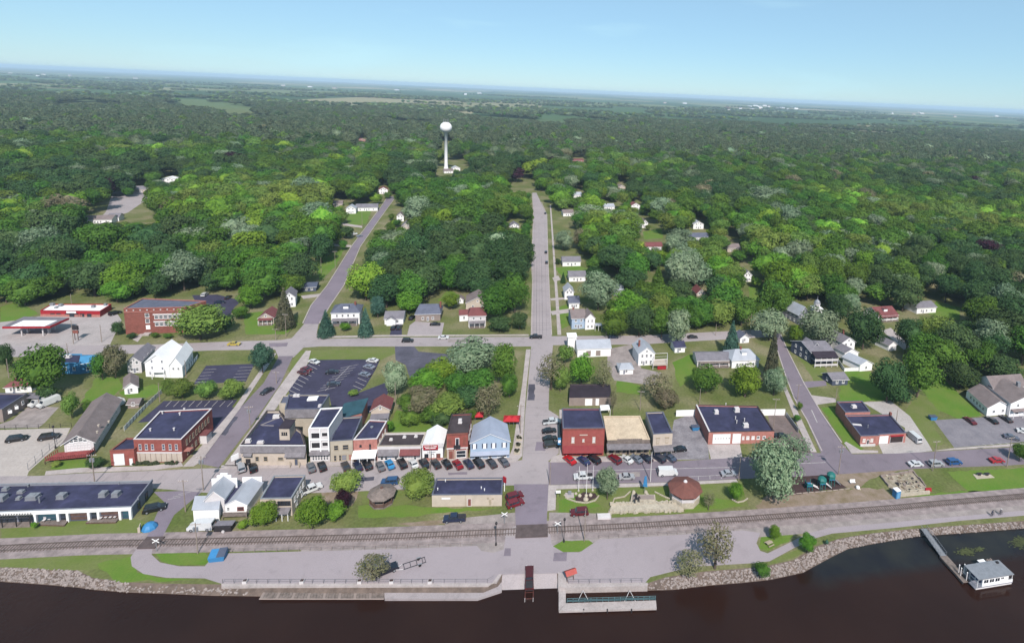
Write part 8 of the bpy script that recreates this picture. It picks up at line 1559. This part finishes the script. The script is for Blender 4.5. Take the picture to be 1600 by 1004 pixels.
for x, y, sp in cand:
    s = SC((x, y, 8)); fx, fy = PJ((x, y, 0))
    if fx < -60 or fx > 1660 or s <= 0: continue
    if fy > lowb(fx): continue
    far = sp > 15
    rr = (r.uniform(6.0, 10.8) if sp < 12 else r.uniform(7.8, 13)) if not far else r.uniform(10, 15); rz = rr * r.uniform(.78, 1.05) if not far else rr * r.uniform(.6, .75); cl = r.uniform(.2, 1.2) if (lowb(fx) - fy) < 26 else r.uniform(1.5, 5.0)
    if y > 1500 and gap_noise(x * .5, y * .6) < -.55 + (y - 1500) / 1600: continue
    ty = PJ((x, y, cl + 2 * rz))[1]; w_ = rr * s * .92
    hit = (KEEP[:, 0] < fx + w_) & (KEEP[:, 2] > fx - w_) & (KEEP[:, 3] < fy + 2.5 * s * .3) & (KEEP[:, 3] > ty - 1) & (KEEP[:, 1] < fy)
    if hit.any():
        # try a small tree that clears the view
        for q_ in (.8, .62, .45):
            r2, z2 = rr * q_, rz * q_; ty = PJ((x, y, .3 + 2 * z2))[1]; w_ = r2 * s * .9
            hit = (KEEP[:, 0] < fx + w_) & (KEEP[:, 2] > fx - w_) & (KEEP[:, 3] < fy + 1) & (KEEP[:, 3] > ty) & (KEEP[:, 1] < fy)
            if not hit.any(): break
        if hit.any(): continue
        rr, rz, cl = r2, z2, .3
    ins = (KEEP[:, 0] - 2 < fx) & (KEEP[:, 2] + 2 > fx) & (KEEP[:, 1] + (KEEP[:, 3] - KEEP[:, 1]) * .3 < fy) & (KEEP[:, 3] + 1.5 > fy)
    if ins.any(): continue
    # patches of one kind, as woods grow
    v = math.sin(x * .021 + 1.3 * math.sin(y * .013)) + math.sin(y * .017 + 1.1 * math.sin(x * .011)) + r.normal() * .75
    col = 'D' if v < -.75 else 'M' if v < .75 else ('G' if r.rand() < .9 else 'Y') if v < 1.6 else 'O'
    if r.rand() < (.05 if y < 640 else .02) + (.10 if 480 > y and 60 < x < 260 else 0): col = 'S'
    if r.rand() < .006: col = 'B'
    if r.rand() < .0015: col = 'P'
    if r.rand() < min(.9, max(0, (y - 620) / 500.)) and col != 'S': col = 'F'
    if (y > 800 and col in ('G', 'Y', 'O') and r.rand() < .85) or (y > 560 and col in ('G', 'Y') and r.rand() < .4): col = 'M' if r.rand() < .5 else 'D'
    (near_list if fy > 150 and not far and rr > 3.6 and -20 < fx < 1620 else pts_far).append((fy, x, y, rr, rz, cl, col))
near_list.sort(key=lambda q: -q[3] * SC((q[1], q[2], 6)))
NIND = max(0, 298 - NT)
CN = {'G': 'bright green', 'M': 'mid green', 'D': 'dark green', 'S': 'silver leaved', 'Y': 'yellow green', 'B': 'brownish', 'P': 'purple leaved', 'O': 'olive green', 'F': 'grey green'}
MARK = [(o.name, o['label'].split(' with ')[0].split(' beside ')[0].split(' behind ')[0].split(' in the ')[0].split(' near ')[0], PJ((o.location[0], o.location[1], 3))) for o in list(COL.objects) if o.get('category') in ('house', 'building', 'church', 'garage', 'water tower', 'shed')]
MARK = [(nm, lb, q) for nm, lb, q in MARK if q[1] < 560 and len(lb.split()) <= 6 and not lb.startswith('distant')]; RANK = {}
ORD = ('nearest', 'second nearest', 'third nearest', 'fourth nearest', 'fifth nearest', 'sixth nearest', 'seventh nearest', 'eighth nearest', 'ninth nearest', 'tenth nearest', 'eleventh nearest', 'twelfth nearest', 'thirteenth nearest', 'fourteenth nearest', 'fifteenth nearest', 'sixteenth nearest', 'seventeenth nearest', 'eighteenth nearest', 'nineteenth nearest', 'twentieth nearest', 'next after the twentieth')
def landmark(fx, fy):
    nm, lb, q = min(MARK, key=lambda m: math.hypot(m[2][0] - fx, (m[2][1] - fy) * 1.6)); dx, dy = fx - q[0], (fy - q[1]) * 1.6
    return ('left of' if dx < 0 else 'right of') if abs(dx) > abs(dy) else ('beyond' if dy < 0 else 'in front of'), lb, math.hypot(dx, dy)
IND = []
for q_ in near_list[:NIND]: a_, b_ = PJ((q_[1], q_[2], 0)); IND.append((landmark(a_, b_), q_))
IND.sort(key=lambda t: t[0][2])
for ((dr, lm, ds), (fy, x, y, rr, rz, cl, col)) in IND:
    key = (dr, lm, col); RANK[key] = RANK.get(key, 0) + 1; k_ = RANK[key] - 1
    fx = PJ((x, y, 0))[0]; zone = ('in the west wood behind the store and school' if fx < 440 else 'in the wood between uphill and middle streets' if fx < 835 else 'on the slope right of the middle street' if fx < 1190 else 'in the east wood beyond the church')
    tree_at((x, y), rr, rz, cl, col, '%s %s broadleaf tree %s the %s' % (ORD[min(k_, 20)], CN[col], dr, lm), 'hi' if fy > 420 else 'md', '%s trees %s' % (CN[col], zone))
pts_far += near_list[NIND:]
# the rest of the wood: one mass, instanced
cols = list(LEAF); pc = bpy.data.collections.new('wood_tree_kinds'); names = []
for kname, meshes in (('a', CR_MD), ('b', CR_LO)):
    for ci, col in enumerate(('G', 'M', 'D', 'S', 'Y', 'B', 'P', 'O', 'F')):
        me = meshes[ci % len(meshes)].copy(); me.materials[0] = LEAF[col]; o = bpy.data.objects.new('kind_%s_%02d' % (kname, ci), me); pc.objects.link(o)
def wood(name, label, pts, kname):
    me = bpy.data.meshes.new(name); n = len(pts); me.from_pydata([(q[1], q[2], q[5] + q[4]) for q in pts], [], [])
    a = me.attributes.new('kind', 'INT', 'POINT'); order = ('G', 'M', 'D', 'S', 'Y', 'B', 'P', 'O', 'F'); base = 0 if kname == 'a' else 9; a.data.foreach_set('value', [base + order.index(q[6]) for q in pts])
    b = me.attributes.new('size', 'FLOAT_VECTOR', 'POINT'); b.data.foreach_set('vector', [c for q in pts for c in (q[3] * r.uniform(.82, 1.25), q[3] * r.uniform(.82, 1.25), q[4])])
    c = me.attributes.new('turn', 'FLOAT_VECTOR', 'POINT'); c.data.foreach_set('vector', [c for q in pts for c in (0, 0, r.uniform(0, 6.28))])
    o = bpy.data.objects.new(name, me); COL.objects.link(o); tag(o, label, 'woodland', None, 'stuff')
    g = bpy.data.node_groups.new(name + '_nodes', 'GeometryNodeTree'); g.interface.new_socket('Geometry', in_out='INPUT', socket_type='NodeSocketGeometry'); g.interface.new_socket('Geometry', in_out='OUTPUT', socket_type='NodeSocketGeometry')
    N = g.nodes; gi = N.new('NodeGroupInput'); go = N.new('NodeGroupOutput'); ci = N.new('GeometryNodeCollectionInfo'); ci.inputs['Collection'].default_value = pc; ci.inputs['Separate Children'].default_value = True; ci.inputs['Reset Children'].default_value = True
    ip = N.new('GeometryNodeInstanceOnPoints'); ip.inputs['Pick Instance'].default_value = True
    def attr(nm, dt): q = N.new('GeometryNodeInputNamedAttribute'); q.data_type = dt; q.inputs['Name'].default_value = nm; return [s for s in q.outputs if s.enabled][0]
    g.links.new(gi.outputs[0], ip.inputs['Points']); g.links.new(ci.outputs[0], ip.inputs['Instance']); g.links.new(attr('kind', 'INT'), ip.inputs['Instance Index']); g.links.new(attr('size', 'FLOAT_VECTOR'), ip.inputs['Scale']); g.links.new(attr('turn', 'FLOAT_VECTOR'), ip.inputs['Rotation']); g.links.new(ip.outputs[0], go.inputs[0])
    md = o.modifiers.new('wood', 'NODES'); md.node_group = g
    return o
mid = [q for q in pts_far if q[2] < 900]; fa = [q for q in pts_far if q[2] >= 900]
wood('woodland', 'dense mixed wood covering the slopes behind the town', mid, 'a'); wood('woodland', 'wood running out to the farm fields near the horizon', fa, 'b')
# far tree belts and groves between the fields
belt = []
for k in range(150):
    y0 = 2100 * (7500 / 2100.) ** r.rand(); x0 = r.uniform(-1.15, 1.05) * y0; ln = r.uniform(80, 700) * (y0 / 3000.); n = int(ln / 16) + 4; dpt = r.uniform(10, 140) * (1.0 if r.rand() < .7 else 2.2)
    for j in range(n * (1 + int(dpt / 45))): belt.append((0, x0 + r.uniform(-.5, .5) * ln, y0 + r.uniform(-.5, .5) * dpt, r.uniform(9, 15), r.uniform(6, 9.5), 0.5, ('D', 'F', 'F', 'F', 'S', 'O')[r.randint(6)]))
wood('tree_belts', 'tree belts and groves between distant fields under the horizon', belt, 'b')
# hazy farmsteads and a far suburb
fr_ = []
for k in range(64):
    if k < 12: xx, yy = 1120 + r.uniform(0, 120), 166 + r.uniform(0, 8)
    elif k < 22: xx, yy = 60 + r.uniform(0, 60), 112 + r.uniform(0, 8)
    else:
        xx = r.uniform(10, 1590); yy = 137 + .045 * (xx - 800) + r.uniform(7, 20) - 6 * (1 - abs(xx - 800) / 800.)
    g = G(xx, yy)
    if g[1] < 1200 or g[1] > 9000: continue
    s = SC(g); w_ = r.uniform(3, 7) / s; d_ = w_ * .6; hh = min(w_ * .35, 11)
    m_ = (M_white, M_white, M_cream, M_offwhite)[k % 4]; rm_ = (M_roofwh, M_roofmt, M_roofgy, M_roofrd)[r.randint(4) if k < 12 else r.randint(3)]
    t = thing('far_farm_building', 'tiny pale farm building far off between fields near the horizon', 'farm building', g, group='farm buildings near the horizon'); an = r.uniform(-.3, .3); t.rotation_euler = (0, 0, an)
    a, b = w_ / 2, d_ / 2; MB().box((0, 0, hh / 2), (w_, d_, hh)).build('wall', m_, t, local=True); MB().add([(-a, -b, hh), (a, -b, hh), (a, b, hh), (-a, b, hh), (-a, 0, hh * 1.6), (a, 0, hh * 1.6)], [(0, 1, 5, 4), (2, 3, 4, 5), (0, 4, 3), (1, 2, 5)]).build('roof', rm_, t, local=True)
# water weeds by the long dock
V, Fc = [], []
for cxp, cyp, rx, ry, n in ((1510, 862, 12, 5, 240), (1596, 848, 14, 8, 300), (1530, 858, 8, 4, 60)):
    for k in range(n):
        p = G(cxp + r.normal() * rx * .5, cyp + r.normal() * ry * .5, WZ); a = r.uniform(0, 6.28); s = r.uniform(.12, .4); b0 = len(V); z = WZ + .03 + r.uniform(0, .08)
        V += [(p[0] + s * math.cos(a + q), p[1] + s * .6 * math.sin(a + q), z + .05 * (i % 2)) for i, q in enumerate((0, 1.57, 3.14, 4.71))]; Fc.append((b0, b0 + 1, b0 + 2, b0 + 3))
me = bpy.data.meshes.new('water_weed'); me.from_pydata(V, [], Fc); me.materials.append(mat('water_weed_leaf', (92, 100, 62), .9, .3, 1)); o = bpy.data.objects.new('water_weed', me); COL.objects.link(o); tag(o, 'floating green weed beside the long gangway', 'weeds', None, 'stuff')
# ------------------------------------------------------------------ haze
hz = bpy.data.materials.new('summer_haze'); hz.use_nodes = True; t = hz.node_tree; t.nodes.clear(); out = t.nodes.new('ShaderNodeOutputMaterial'); pv = t.nodes.new('ShaderNodeVolumePrincipled')
pv.inputs['Color'].default_value = (.6, .8, 1, 1); pv.inputs['Density'].default_value = 7e-5; pv.inputs['Anisotropy'].default_value = 0.0
t.links.new(pv.outputs[0], out.inputs['Volume'])
x0, x1, y0, y1, zb, zt = -31000, 31000, -2800, 31000, WZ - 4.5, 135
b = MB().hexa([(x0, y0, zb), (x1, y0, zb), (x1, y1, zb), (x0, y1, zb)], [(x0, y0, zt), (x1, y0, zt), (x1, y1, zt), (x0, y1, zt)]).build('haze', hz); tag(b, kind='stuff')
